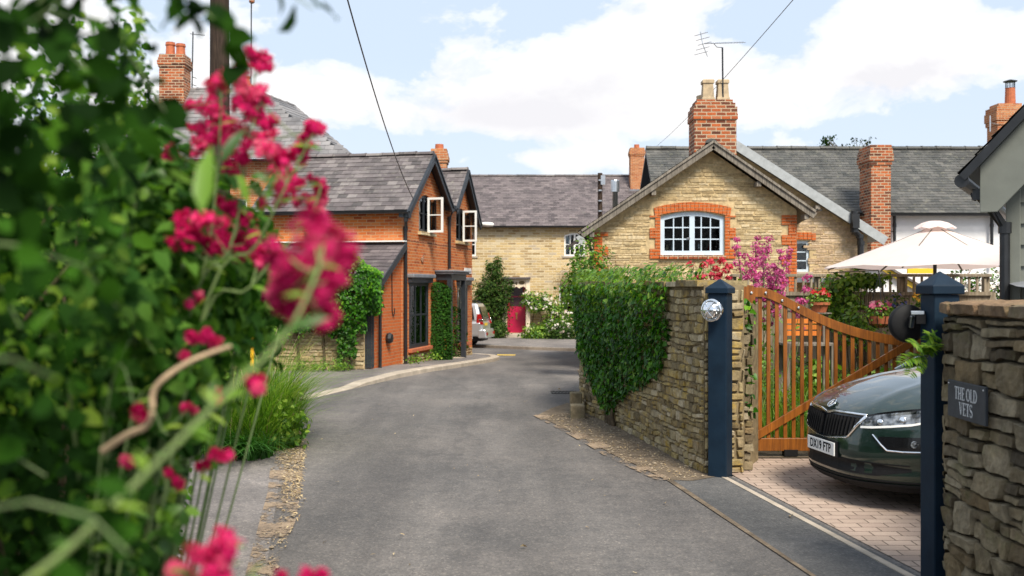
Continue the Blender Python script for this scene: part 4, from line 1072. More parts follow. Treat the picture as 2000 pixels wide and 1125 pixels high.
# a few ornaments standing on the window board
orn = [(3.66,.05,.14,'buff','squat buff vase on the sill behind the pale blue cottage window'),(3.80,.035,.24,'white','slim white vase on the sill behind the pale blue cottage window'),(4.42,.06,.20,'steel','grey metal jug on the sill behind the pale blue cottage window'),(4.68,.045,.16,'redlamp','small red pot on the sill behind the pale blue cottage window')]
for (x, r, h, mm, lab) in orn:
    mb = MB(); mb.lathe([(r*.6,0),(r,h*.3),(r*.9,h*.55),(r*.4,h*.8),(r*.55,h),(r*.4,h)], 12, Matrix.Translation((x, DG+.24, wq[2]+.10)))
    tag(mb.build('ornament', M[mm], None, smooth=True), lab, 'ornament', 'ornaments on the cottage window sill')
rf = MB(); dk = MB()
for (x0, z0, x1, z1) in ((X(1132), None, xa, None), (X(1588), None, xa, None)):
    sl_ = sl_l if x0 < xa else sl_r
    zt_ = za+.16; zb = zt_-abs(xa-x0)*sl_
    p0 = Vector((x0+SHR*(31.2-DG), 31.2, zb)); u = Vector((SHR*(DG-.34-31.2), DG-.34-31.2, 0)); v = Vector((xa-x0, 0, zt_-zb))
    slates(rf, p0, u, v, .28, .2); slab(dk, p0-Vector((0,0,.012)), u, v, .06)
ro = rf.build('roof', M['slate_green'], sg, recalc=False); dk.build('roof_deck', M['greywood'], ro)
rd = MB(); ridge(rd, Vector((xa-SHR*.33,DG-.33,za+.19)), Vector((xa+SHR*7.2,31.2,za+.19)), .12); rd.build('ridge_tiles', M['slate_green'], ro)
for (px, sl_) in ((1134, sl_l), (1584, sl_r)):
    x0 = X(px); zt_ = za+.10; zb = zt_-abs(xa-x0)*sl_
    bb = MB(); bb.beam((x0,DG-.33,zb-.03), (xa,DG-.33,zt_-.03), .045, .15, rnd=.4); bb.beam((x0,DG-.36,zb+.065), (xa,DG-.36,zt_+.065), .06, .05, rnd=.9)
    bb.build('bargeboard', M['greywood'], sg)
    for f in (.08,.55):
        bb = MB(); q = Vector((x0,DG-.02,zb-.16)).lerp(Vector((xa,DG-.02,zt_-.16)), f); bb.box(q.x-.05,q.x+.05,DG-.31,DG-.002,q.z-.08,q.z+.03); bb.build('purlin_end', M['greywood'], sg)
gutter(sg, (X(1133)+SHR*7,31,zl-.10), (X(1133),DG-.3,zl-.10), .06)
downpipe(sg, [(X(1141),DG-.1,zl-.14),(X(1150),DG-.06,zl-.32),(X(1155),DG+.06,zl-.5),(X(1155),DG+.06,.3)], .04)
gutter(sg, (X(1592)+SHR*7,31,zr_-.0), (X(1592),DG-.4,zr_-.0), .06)
# tall chimney
Fc = Fr((0,25.0,0),(1,0),(0,-1,0)); xc0, xc1 = X(1353,25), X(1434,25); Q = lambda py: P(0,py,25.0).z
ch = stack(sg, Fc, xc0, xc1, -.55, .25, za-1.0, Q(200), M['brick_dark'], prof=[(za-1.0, Q(236), 0), (Q(236), Q(226), .03), (Q(226), Q(212), .02), (Q(212), Q(204), -.02), (Q(204), Q(197), -.07)])
for px in (1381.5, 1410.5): 
    p = Vector((X(px,25), 24.98, Q(197)))
    mb = MB(); h = Q(157)-Q(197); r = .17
    mb.lathe([(r*1.3,0),(r*1.26,h*.1),(r*1.15,h*.14),(r*.98,h*.80),(r*1.18,h*.82),(r*1.18,h*.96),(r*1.0,h),(r*.8,h),(r*.76,h*.6)], 4, Matrix.Translation(p) @ Matrix.Rotation(R(45),4,'Z')); mb.build('chimney_pot', M['buff'], ch)
mb = MB(); mb.lathe([(.16,0),(.15,.2),(.12,.21),(.11,.1)], 8, Matrix.Translation((X(1372,25.3),25.3,Q(199)))); mb.build('chimney_pot', M['buff'], ch)
ae = thing('television_aerial', 'spiky television aerial on a mast above the buff chimney pots', 'aerial', P(1412,157,24.9))
mb = MB(); mb.tube([P(1412,200,24.85), P(1411,93,24.85)], .022, 6); mb.build('mast', M['black'], ae)
mb = MB(); mb.tube([P(1376,85,24.6), P(1452,82.5,25.4)], .014, 5)
bd = (P(1452,82.5,25.4)-P(1376,85,24.6)).normalized(); up = Vector((0,0,1)); sdv = bd.cross(up).normalized()
for i in range(13):
    c = P(1384,84.7,24.7).lerp(P(1450,82.6,25.35), i/12); l = .11; mb.tube([c-sdv*l+up*0.03, c+sdv*l-up*.03], .008, 4)
for i in range(-2, 3):
    c = P(1376,85,24.6)+up*(i*.115)-bd*abs(i)*.06*-1*(-1); mb.tube([c-sdv*.22, c+sdv*.22], .008, 4)
mb.tube([P(1368,62,24.6), P(1372,85,24.6), P(1382,111,24.6)], .010, 4); mb.tube([P(1411,93,24.85), P(1400,92,24.7), P(1394,85,24.7)], .012, 4)
mb.build('antenna_array', M['steel'], ae)
# flue and old pole behind its left slope
fl = thing('metal_flue', 'shiny capped metal flue rising behind the cottage bargeboard', 'flue', P(1201,440,28))
mb = MB(); c = P(1201.5,352,28); mb.lathe([(.075,-1.5),(.075,0),(.078,0)], 14, Matrix.Translation(c)); mb.build('pipe', M['steel'], fl, smooth=True)
mb = MB(); mb.lathe([(.08,-.33),(.118,-.32),(.118,-.02),(.11,0),(.02,.01)], 14, Matrix.Translation(c)); mb.build('cowl', M['steel'], fl)
op = thing('old_pole', 'short black timber pole with white pegs in front of the purple slate roof', 'pole', P(1172,500,33))
mb = MB(); mb.tube([P(1172,640,33), P(1172,338,33)], .075, 8); mb.build('post', M['polewood'], op)
mb = MB()
for py in (352,372,392,412,428): q = P(1172,py,32.9); mb.box(q.x-.05,q.x+.05,q.y-.04,q.y,q.z-.02,q.z+.02)
q = P(1177,350,32.95); mb.box(q.x-.06,q.x+.08,q.y-.05,q.y+.05,q.z-.18,q.z+.12)
mb.build('step_peg', M['steel'], op)

# ------------------------------------------------------------------ white house with the long slate roof, stone wing gable in front
wh = thing('white_house', 'long white rendered house with mossy slate roof and stone wing', 'house', (10, 34, 0))
zr = P(0,290,36).z; ze = P(0,416,32.4).z
x0, x1 = P(1262,0,36).x, P(2080,0,36).x
p0 = Vector((x0-.15,32.4,ze)); u = Vector((x1-x0+.15,0,0)); v = Vector((.12,3.6,zr-ze))
rf = MB(); slates(rf, p0, u, v, .27, .17); ro = rf.build('roof', M['slate_green'], wh, recalc=False)
dk = MB(); slab(dk, p0-Vector((0,0,.012)), u, v, .07); slab(dk, Vector((x0,39.6,ze)), u, Vector((0,-3.58,zr-ze-.01)), .07); dk.build('roof_deck', M['black'], ro)
rd = MB(); ridge(rd, Vector((x0,36,zr+.03)), Vector((x1,36,zr+.03)), .14, .5); rd.build('ridge_tiles', M['slate_green'], ro)
mb = MB(); mb.box(x0+.2, x1-.2, 32.75, 39.2, -.5, ze-.0); mb.build('wall', M['render'], wh)
gutter(wh, (P(1655,0,32.3).x,32.32,ze-.03), (x1,32.32,ze-.03), .07)
downpipe(wh, [P(1747,420,32.55), P(1747,440,32.6), P(1747,520,32.6)], .05); downpipe(wh, [P(1937,418,32.55), P(1937,440,32.6), P(1937,520,32.6)], .05)
mb = MB(); q0 = P(1735,452,32.62); q1 = P(1744,452,32.62); mb.tube([q0,q1], .02, 5); mb.build('overflow_pipe', M['black'], wh)
Fc = Fr((0,31.9,0),(1,0),(0,-1,0)); a = P(1696,285,31.9); b = P(1734,285,31.9)
stack(wh, Fc, a.x, b.x, -.8, .25, P(0,500,31.9).z-2, a.z, M['brick_dark'], prof=[(.2, a.z-.62, 0),(a.z-.62,a.z-.5,.03),(a.z-.5,a.z-.28,.07),(a.z-.28,a.z-.12,.05),(a.z-.12,a.z,.02)])
Fc = Fr((0,36.0,0),(1,0),(0,-1,0)); a = P(1938,205,36); b = P(1990,205,36)
c_ = stack(wh, Fc, a.x, b.x, -.4, .4, 6.2, a.z, M['brick_far'], prof=[(6.2,a.z-.75,0),(a.z-.75,a.z-.6,.04),(a.z-.6,a.z-.3,.07),(a.z-.3,a.z-.12,.04),(a.z-.12,a.z,-.06)])
c = P(1973,200,36); mb = MB(); mb.lathe([(.18,-.1),(.16,.48),(.17,.5),(.12,.5),(.12,.3)], 14, Matrix.Translation(c)); po_ = mb.build('chimney_pot', M['terracotta'], c_)
mb = MB()
for k in range(10):
    t_ = k/10*2*math.pi; mb.tube([c+Vector((.15*math.cos(t_),.15*math.sin(t_),.48)), c+Vector((.15*math.cos(t_),.15*math.sin(t_),.72))], .012, 4)
mb.lathe([(.22,.72),(.24,.74),(.05,.80),(.01,.81)], 14, Matrix.Translation(c)); mb.build('cowl', M['black'], po_)
mb = MB(); q = P(1934,240,35.5); mb.tube([q+Vector((0,0,-.3)), q+Vector((0,0,.25))], .02, 5); mb.tube([q, P(1950,243,35.5)], .015, 4); mb.build('cable_bracket', M['steel'], c_)
# the wing: stone gable with grey bargeboard
DW = 27.5; Fw = Fr((0, DW, 0), (1,0), (0,-1,0)); XW = lambda px: (px-1000)/FPX*DW; ZW = lambda py: P(0,py,DW).z
slw = (ZW(292)-ZW(468))/(XW(1712)-XW(1437)); xaw = XW(1425); zaw = ZW(292)+.05
xrw = XW(1694); xlw = XW(1300); ww1 = (XW(1552), XW(1581), ZW(531), ZW(470))
mb = MB(); mb.poly([[(xlw,-.4),(xrw,-.4),(xrw,zaw-(xrw-xaw)*slw),(xaw,zaw),(xlw,zaw-(xaw-xlw)*slw)], [(ww1[0],ww1[2]),(ww1[1],ww1[2]),(ww1[1],ww1[3]),(ww1[0],ww1[3])]], Fw, 0, -.4)
mb.box(xrw-.4, xrw, DW+.402, 32.7, -.4, zaw-(xrw-xaw)*slw)
mb.build('wing_wall', M['mortar'], wh)
def keepw(u, v): return not (ww1[0]-.05 < u < ww1[1]+.05 and ww1[2]-.1 < v < ww1[3]+.24) and v < zaw-abs(u-xaw)*slw-.15 and u > xr-.1
st_ = MB(); stonework(st_, lambda u,v,d: Fw(u,.002+d,v), XW(1450), xrw, 1.2, zaw, (.04,.10), (.16,.5), .014, .004, (4,4), keepw, 5, .018, .005, .2, .008)
st_.build('wing_stonework', M['stone_wing'], wh)
wo = window(wh, Fw, *ww1, inset=.05, fw=.07, nx=1, ny=3, bar=.03, frame=M['paleblue'], sill=.06, sill_m=M['concrete'], curtain=None)
br = MB()
for i in range(6): fbox(br, Fw, ww1[0]-.12+i*.115, ww1[0]-.12+(i+1)*.115-.012, -.01, .04, ww1[3]+.003+.03*(i<5)*(i>0), ww1[3]+.19+.03*(i<5)*(i>0))
br.build('brick_arch', M['brick_bright'], wo)
xo = XW(1722); zo = zaw-(xo-xaw)*slw+.16
rf = MB(); dk = MB(); p0 = Vector((xo,33.8,zo)); u = Vector((0,DW-.30-33.8,0)); v = Vector((xaw-xo,0,zaw+.16-zo)); slates(rf, p0, u, v); slab(dk, p0-Vector((0,0,.012)), u, v, .06)
p0 = Vector((2*xaw-xo,33.8,zo)); v = Vector((xo-xaw,0,zaw+.16-zo)); slates(rf, p0, u, v); slab(dk, p0-Vector((0,0,.012)), u, v, .06)
ro = rf.build('wing_roof', M['slate_green'], wh, recalc=False); dk.build('roof_deck', M['greypaint'], ro)
bb = MB(); bb.beam((xo,DW-.3,zo-.07), (xaw,DW-.3,zaw+.09), .05, .24); bb.build('bargeboard', M['greypaint'], wh)
bb = MB(); bb.beam((2*xaw-xo,DW-.3,zo-.07), (xaw,DW-.3,zaw+.09), .05, .24); bb.build('bargeboard', M['greypaint'], wh)
for f in (.62,.9):
    bb = MB(); q = Vector((xaw,DW-.02,zaw-.12)).lerp(Vector((xrw,DW-.02,zaw-.12-(xrw-xaw)*slw)), f); bb.box(q.x-.06,q.x+.06,DW-.27,DW-.002,q.z-.09,q.z+.02); bb.build('purlin_end', M['greywood'], wh)
downpipe(wh, [P(1668,412,27.1), P(1668,450,27.1), P(1679,462,27.2), P(1681,475,27.2), P(1681,560,27.2)], .085)
mb = MB(); mb.box(P(1664,0,27.1).x-.02,P(1674,0,27.1).x+.02,26.95,27.2,P(0,446,27.1).z,P(0,418,27.1).z); mb.build('hopper', M['black'], wh)
mb = MB(); fbox(mb, Fw, xr+.5, XW(1700), .0, .5, 2.02, 2.14); mb.build('lead_canopy', M['lead'], wh)
# bare twigs of a tree beyond its ridge
tt = thing('distant_tree', 'sparse dark treetop just showing above the long slate ridge', 'tree', P(1670,560,50))
mb = MB(); root = P(1668,330,50); mb.tube([Vector((root.x,50,0)), root], [.16,.08], 6); lp = []
for i in range(26):
    px = rng.choice([rng.uniform(1608,1625), rng.uniform(1648,1705)]); py = rng.uniform(268,286); e = P(px, py, 50+rng.uniform(-.6,.6)); md = root.lerp(e, .55)+Vector((rng.uniform(-.2,.2),0,rng.uniform(-.1,.2)))
    mb.tube([root, md, e], [.04,.02,.008], 4)
    for k in range(9): lp.append(tuple(e+Vector((rng.gauss(0,.12),rng.gauss(0,.12),rng.gauss(-.03,.07)))))
mb.build('trunk', M['bark'], tt); lp = np.array(lp); leaves('crown', lp, nr.normal(size=lp.shape), .12, M['hedge_d'], tt, 'ovate')

# ------------------------------------------------------------------ sage weatherboarded shed, right
sh = thing('weatherboard_shed', 'sage green weatherboarded outbuilding with black roof edge at the right', 'shed', (0, 0, 0))
DS = 9.5; XS = lambda px, D=DS: (px-1000)/FPX*D; ZS = lambda py, D=DS: P(0,py,D).z
xe = XS(1888); sh.location = (xe, DS, 0); xw = xe+.377; zb = -.1
sls = 1.09
ridx = xe+2.6
mb = MB(); y0 = DS
for i in range(22):
    z0 = 1.30+i*.192; 
    top = ZS(352)+(0)*0
    zt_ = min(z0+.215, 6); 
    # boards overlap downward: lower edge stands proud
    xs_ = xw+.07; xe_ = 2*ridx-xw-.07
    lim = ZS(300)+ (0)
    zz_ = z0
    roofx = lambda z: xe+(z+.62-ZS(325))/sls if z+.62 > ZS(325) else xe
    xa_ = max(xs_, roofx(zt_)); xb_ = min(xe_, 2*ridx-roofx(zt_))
    if xb_-xa_ < .1: continue
    mb.add([(xa_,y0-.035,z0),(xb_,y0-.035,z0),(xb_,y0-.008,zt_),(xa_,y0-.008,zt_),(xa_,y0,z0),(xb_,y0,z0),(xb_,y0,zt_),(xa_,y0,zt_)], [(0,1,2,3),(0,4,5,1),(0,3,7,4),(1,5,6,2),(3,2,6,7)], None)
# side boards
for i in range(14):
    z0 = .2+i*.192; zt_ = z0+.215
    mb.add([(xw-.03,y0+.06,z0),(xw-.03,y0+4,z0),(xw-.004,y0+4,zt_),(xw-.004,y0+.06,zt_),(xw+.02,y0+.06,z0),(xw+.02,y0+4,z0)], [(0,1,2,3),(0,4,5,1)], None)
mb.build('weatherboards', M['sage'], sh)
mb = MB(); mb.box(xw+.01, 2*ridx-xw, DS+.02, DS+4, 0, ZS(345)); mb.build('frame', M['black'], sh)
mb = MB(); mb.box(xw-.045, xw+.075, DS-.055, DS+.058, 0, ZS(335)); mb.build('corner_board', M['sage'], sh, bevel=.006)
mb = MB(); a = Vector((XS(1916),DS-.32,ZS(355))); 
bx = xe+.143; bz = ZS(338)
z_at = lambda x: ZS(325)-.05+(x-xe)*sls
for (fx0, fx1, wd, dd) in ((bx, ridx, .40, .03),):
    mb.add([(fx0,DS-.33,z_at(fx0)-.10),(fx0,DS-.33,z_at(fx0)-.56),(fx0+.14,DS-.33,z_at(fx0)-.56),(fx1,DS-.33,z_at(fx1)-.70),(fx1,DS-.33,z_at(fx1)-.10)]+
           [(fx0,DS-.29,z_at(fx0)-.10),(fx0,DS-.29,z_at(fx0)-.56),(fx0+.14,DS-.29,z_at(fx0)-.56),(fx1,DS-.29,z_at(fx1)-.70),(fx1,DS-.29,z_at(fx1)-.10)],
           [(0,1,2,3,4),(9,8,7,6,5),(0,5,6,1),(1,6,7,2),(2,7,8,3),(3,8,9,4),(4,9,5,0)])
mb.build('bargeboard', M['sage'], sh, bevel=.006)
rf = MB(); p0 = Vector((xe-.02,DS+4.3,z_at(xe)-.06)); u = Vector((0,-4.72,0)); v = Vector((ridx-xe+.02,0,(ridx-xe+.02)*sls))
slates(rf, p0, u, v, .28, .2); p0b = Vector((2*ridx-xe,DS+4.3,z_at(xe)-.06)); vb = Vector((-(ridx-xe),0,(ridx-xe)*sls)); slates(rf, p0b, u, vb, .28, .2)
ro = rf.build('roof', M['slate_green'], sh, recalc=False)
dk = MB(); slab(dk, p0-Vector((0,0,.01)), u, v, .07); slab(dk, p0b-Vector((0,0,.01)), u, vb, .07); dk.build('roof_deck', M['black'], ro)
mb = MB(); q0 = Vector((xe-.0,DS-.40,z_at(xe)-.12)); mb.tube([q0, q0+Vector((0,4.8,0))], .062, 12); mb.build('gutter', M['black'], sh, smooth=False)
downpipe(sh, [(xe+.08,DS-.20,z_at(xe)-.25),(xe+.12,DS-.22,ZS(385)),(xe+.20,DS-.2,ZS(405)),(xw-.05,DS-.09,ZS(448)),(xw-.05,DS-.09,1.0)], .045)
sh.rotation_euler.z = R(-30)
# lead-covered slope between the wall and the shed
ls = thing('lead_lean_roof', 'smooth grey lead sheet sloping from the stone wall up to the shed', 'roof sheet', (3.9, 7.5, 1.8))
mb = MB()
vs = []; nx_, ny_ = 14, 8
for j in range(ny_+1):
    for i in range(nx_+1):
        u_ = i/nx_; v_ = j/ny_
        y = 5.0+v_*4.3; x = 2.98+.355*(y-5.0); x += u_*(5.6-x)
        xw0 = 2.60+.30; 
        z = 1.80+.06*u_+.16*min(1,(v_*1.0))*1.0 + .012*noise.noise(Vector((x*2,y*2,0))) - .05*(1-u_)**3
        vs.append((x, y, z))
mb.add(vs, [(j*(nx_+1)+i,j*(nx_+1)+i+1,(j+1)*(nx_+1)+i+1,(j+1)*(nx_+1)+i) for j in range(ny_) for i in range(nx_)])
mb.build('sheet', M['lead'], ls, smooth=True, recalc=False)
mb = MB()
for k in range(1, 4):
    y = 5.0+4.3*k/4; xl_ = 2.98+.355*(y-5); mb.tube([(xl_,y,1.765+.16*k/4),(5.58,y,1.875+.16*k/4)], .014, 6)
mb.build('roll_seam', M['lead'], ls)

# ------------------------------------------------------------------ right-hand garden wall with ivy
path = [Vector((1.93,10.30)), Vector((1.63,12.4)), Vector((1.39,14.0)), Vector((1.12,15.2)), Vector((1.06,15.7)), Vector((1.10,16.3)), Vector((1.45,17.6)), Vector((2.0,19.2))]
cum = [0]
for a, b in zip(path[:-1], path[1:]): cum.append(cum[-1]+(b-a).length)
def wp(u):
    u = max(0, min(cum[-1]-1e-4, u))
    for k in range(len(path)-1):
        if u <= cum[k+1]:
            f = (u-cum[k])/(cum[k+1]-cum[k]); p = path[k].lerp(path[k+1], f); d = (path[k+1]-path[k]).normalized()
            d0 = (path[k]-path[k-1]).normalized() if k > 0 else d; d1 = (path[k+2]-path[k+1]).normalized() if k+2 < len(path) else d
            dm = ((d0+d).normalized()*(1-f)+(d+d1).normalized()*f).normalized()
            return p, Vector((-dm.y, dm.x))
def fw_(u, v, d):
    p, n = wp(u); return Vector((p.x+n.x*d, p.y+n.y*d, v))
iw = thing('ivy_wall', 'lichened rubble garden wall half covered by ivy at the bend', 'wall', (1.6,13,0))
mb = MB(); vs = []; K = 40
for k in range(K+1):
    u = cum[-1]*k/K
    for (d, z) in ((0,-.2),(0,1.90),(-.42,1.90),(-.42,-.2)): vs.append(fw_(u, z, d))
mb.add(vs, [(4*k+j,4*k+(j+1)%4,4*k+4+(j+1)%4,4*k+4+j) for k in range(K) for j in range(4)]+[(0,1,2,3),(4*K+3,4*K+2,4*K+1,4*K)])
mb.build('wall_core', M['mortar_dark'], iw)
st_ = MB(); stonework(st_, lambda u,v,d: fw_(u,v,.004+d), 0, cum[-1], 0, 1.86, (.045,.115), (.09,.30), .022, .004, (6,5), None, 9, .028, .012, .35, .01)
st_.build('stonework', M['stone_wall'], iw)
st_ = MB(); 
def fend(u, v, d):
    a = fw_(0, v, -u); q = Vector((.14,-.99)); return Vector((a.x+q.x*d, a.y+q.y*d, v))
stonework(st_, fend, .0, .42, 0, 1.86, (.07,.14), (.12,.3), .04, .006, (4,3), None, 31)
u = 0
while u < cum[-1]-.1:
    L = rng.uniform(.35,.6); vs = []; h_ = rng.uniform(.045,.075); e = .05*rng.random()
    for uu in (u+.006, min(u+L, cum[-1])-.006):
        for (d, z) in ((.05+e*.5,1.885),(.045+e*.5,1.89+h_),(-.46,1.89+h_),(-.46,1.885)): vs.append(fw_(uu, z, d))
    st_.add(vs, [(0,1,5,4),(1,2,6,5),(2,3,7,6),(3,0,4,7),(0,3,2,1),(4,5,6,7)], None, rng.random()); u += L
st_.build('coping', M['stone_wall'], iw, bevel=.012)
# ivy
iv = thing('ivy', 'dense glossy ivy hanging over the lichened garden wall', 'ivy', (1.2,14,0))
lowx = [.75,.95,1.02,1.42,2.33,3.24,3.75,4.4,5.05,5.6,6.5,7.2]; lowz = [1.95,1.8,1.4,.9,.67,.42,.08,.33,.70,1.02,1.15,1.3]
pos = []; nrm = []; rn = []
for i in range(15500):
    u = rng.uniform(.85, 7.2); z = rng.uniform(.02, 2.14)
    lo = np.interp(u, lowx, lowz) + .10*noise.noise(Vector((u*3.1,0,2)))
    if z < lo: continue
    if u < 1.10+.12*noise.noise(Vector((z*3,1,0))): continue
    bul = .06+(.17 if u < 4.3 else .06)*min(1,(z-lo)/.8)*min(1,(u-.95)/.6)*(1+.5*noise.noise(Vector((u*1.6,z*1.6,0))))
    d = bul*(.25+.75*rng.random()**.5) + .04*noise.noise(Vector((u*5,z*5,3)))
    if z > 1.93: d = rng.uniform(-.5, bul*.85)
    p, n = wp(u); q = fw_(u, z+ (.06*noise.noise(Vector((u*4,d*4,8))) if z > 1.9 else 0), d)
    pos.append(tuple(q)); up_ = max(0, (z-1.85)*3.5)
    nrm.append((n.x+rng.gauss(0,.45), n.y+rng.gauss(0,.45), .35+up_+rng.gauss(0,.4))); rn.append(min(1, .42*rng.random()+ .5*rng.random()**4))
    if rng.random() < .004 : pass
pos = np.array(pos); nrm = np.array(nrm); rn = np.array(rn)
top = ((pos[:,2] > 1.84+.12*nr.normal(size=len(pos))) & (nr.random(len(pos)) < .75)) | (nr.random(len(pos)) < np.where(pos[:,2] > 1.55, .28, .06))
leaves('foliage', pos[~top], nrm[~top], .035+.06*nr.random((~top).sum())**1.5, M['ivy'], iv, 'ivy', .9, rn[~top])
leaves('sun_tinted_leaves', pos[top], nrm[top], .05+.03*nr.random(top.sum()), M['ivy_top'], iv, 'ivy', .5)  # paler leaves gathered towards the top, high sun worked into their colour
mb = MB()
for k in range(5):
    u = 3.55+.1*k; pts = [fw_(u+.04*math.sin(j+k), .0+j*.16, .05+.015*math.sin(j*2+k)) for j in range(7)]; mb.tube(pts, [.035-.004*j for j in range(7)], 6)
mb.build('stem', M['bark'], iv)
# two square stone blocks stepped against the bend
for (px, py0, py1, D, lab) in ((1128,817,790,14.7,'larger square stone block standing on the ground at the wall bend'),(1127,792,770,14.95,'smaller square stone block set above another at the wall bend')):
    c = P(px,py0,D); z0 = 0 if py0 > 800 else .0; z1 = P(0,py1,D).z
    mb = MB(); hw = .105 if z0 == 0 and py0 > 800 else .085
    off = 0 if py0 > 800 else .28
    mb.box(c.x-hw, c.x+hw, c.y-.12+off, c.y+.14+off, -.05, z1)
    bm_ = mb.build('stone_block', M['stone_near'], None, bevel=.018); tag(bm_, lab, 'stone block')

# ------------------------------------------------------------------ near wall with the name sign
nw = thing('near_stone_wall', 'dry grey-brown stone wall close at the right carrying the name sign', 'wall', (2.8,5,0))
NA, NB = Vector((2.668,6.32)), Vector((2.60,2.6))
nd_ = (NB-NA).normalized(); nn = Vector((nd_.y, -nd_.x)); nn = nn if nn.x < 0 else -nn
def fn_(u, v, d):
    p = NA+nd_*u+nn*d; return Vector((p.x, p.y, v))
mb = MB(); vs = []
for u in (0, 3.7):
    for (d, z) in ((-.02,-.2),(-.02,1.76),(-.42,1.76),(-.42,-.2)): vs.append(fn_(u, z, d))
mb.add(vs, [(0,1,5,4),(1,2,6,5),(2,3,7,6),(3,0,4,7),(0,3,2,1),(4,5,6,7)]); mb.build('wall_core', M['joint_black'], nw)
st_ = MB(); stonework(st_, lambda u,v,d: fn_(u,v,-.012+d), 0, 3.7, -.02, 1.70, (.09,.20), (.12,.38), .036, .006, (10,7), None, 14, .045, .016, .5, .008)
def fnend(u, v, d):
    p = NA-nn*u-nd_*d; return Vector((p.x, p.y, v))
stonework(st_, fnend, -.01, .42, -.02, 1.70, (.06,.14), (.12,.3), .04, .006, (6,5), None, 15, .02, .014)
st_.build('stonework', M['stone_near'], nw, smooth=False)
st_ = MB(); stonework(st_, lambda u,v,d: fn_(u,v,.015+d), 0, 3.7, 1.705, 1.79, (.08,.1), (.22,.45), .03, .004, (8,4), None, 18, .0, .012, 0)
u = 0
while u < 3.7:
    L = rng.uniform(.25,.45); vs = []
    for i in range(5):
        for j in range(5):
            uu = u+.004+(L-.008)*i/4; dd_ = .01-.42*j/4; vs.append(fn_(uu, 1.797+.012*noise.noise(Vector((uu*6,dd_*6,2)))-(.02 if i in (0,4) or j in (0,4) else 0), dd_))
    st_.add(vs, [(i*5+j,i*5+j+1,(i+1)*5+j+1,(i+1)*5+j) for i in range(4) for j in range(4)], None, rng.random()); u += L
M['coping_near'] = stonemat('warm_coping', [(.20,.13,.075),(.30,.20,.12),(.26,.21,.15)], lichen=(.2,.2,.08), lamt=.3, damt=.4)
st_.build('coping', M['coping_near'], nw)
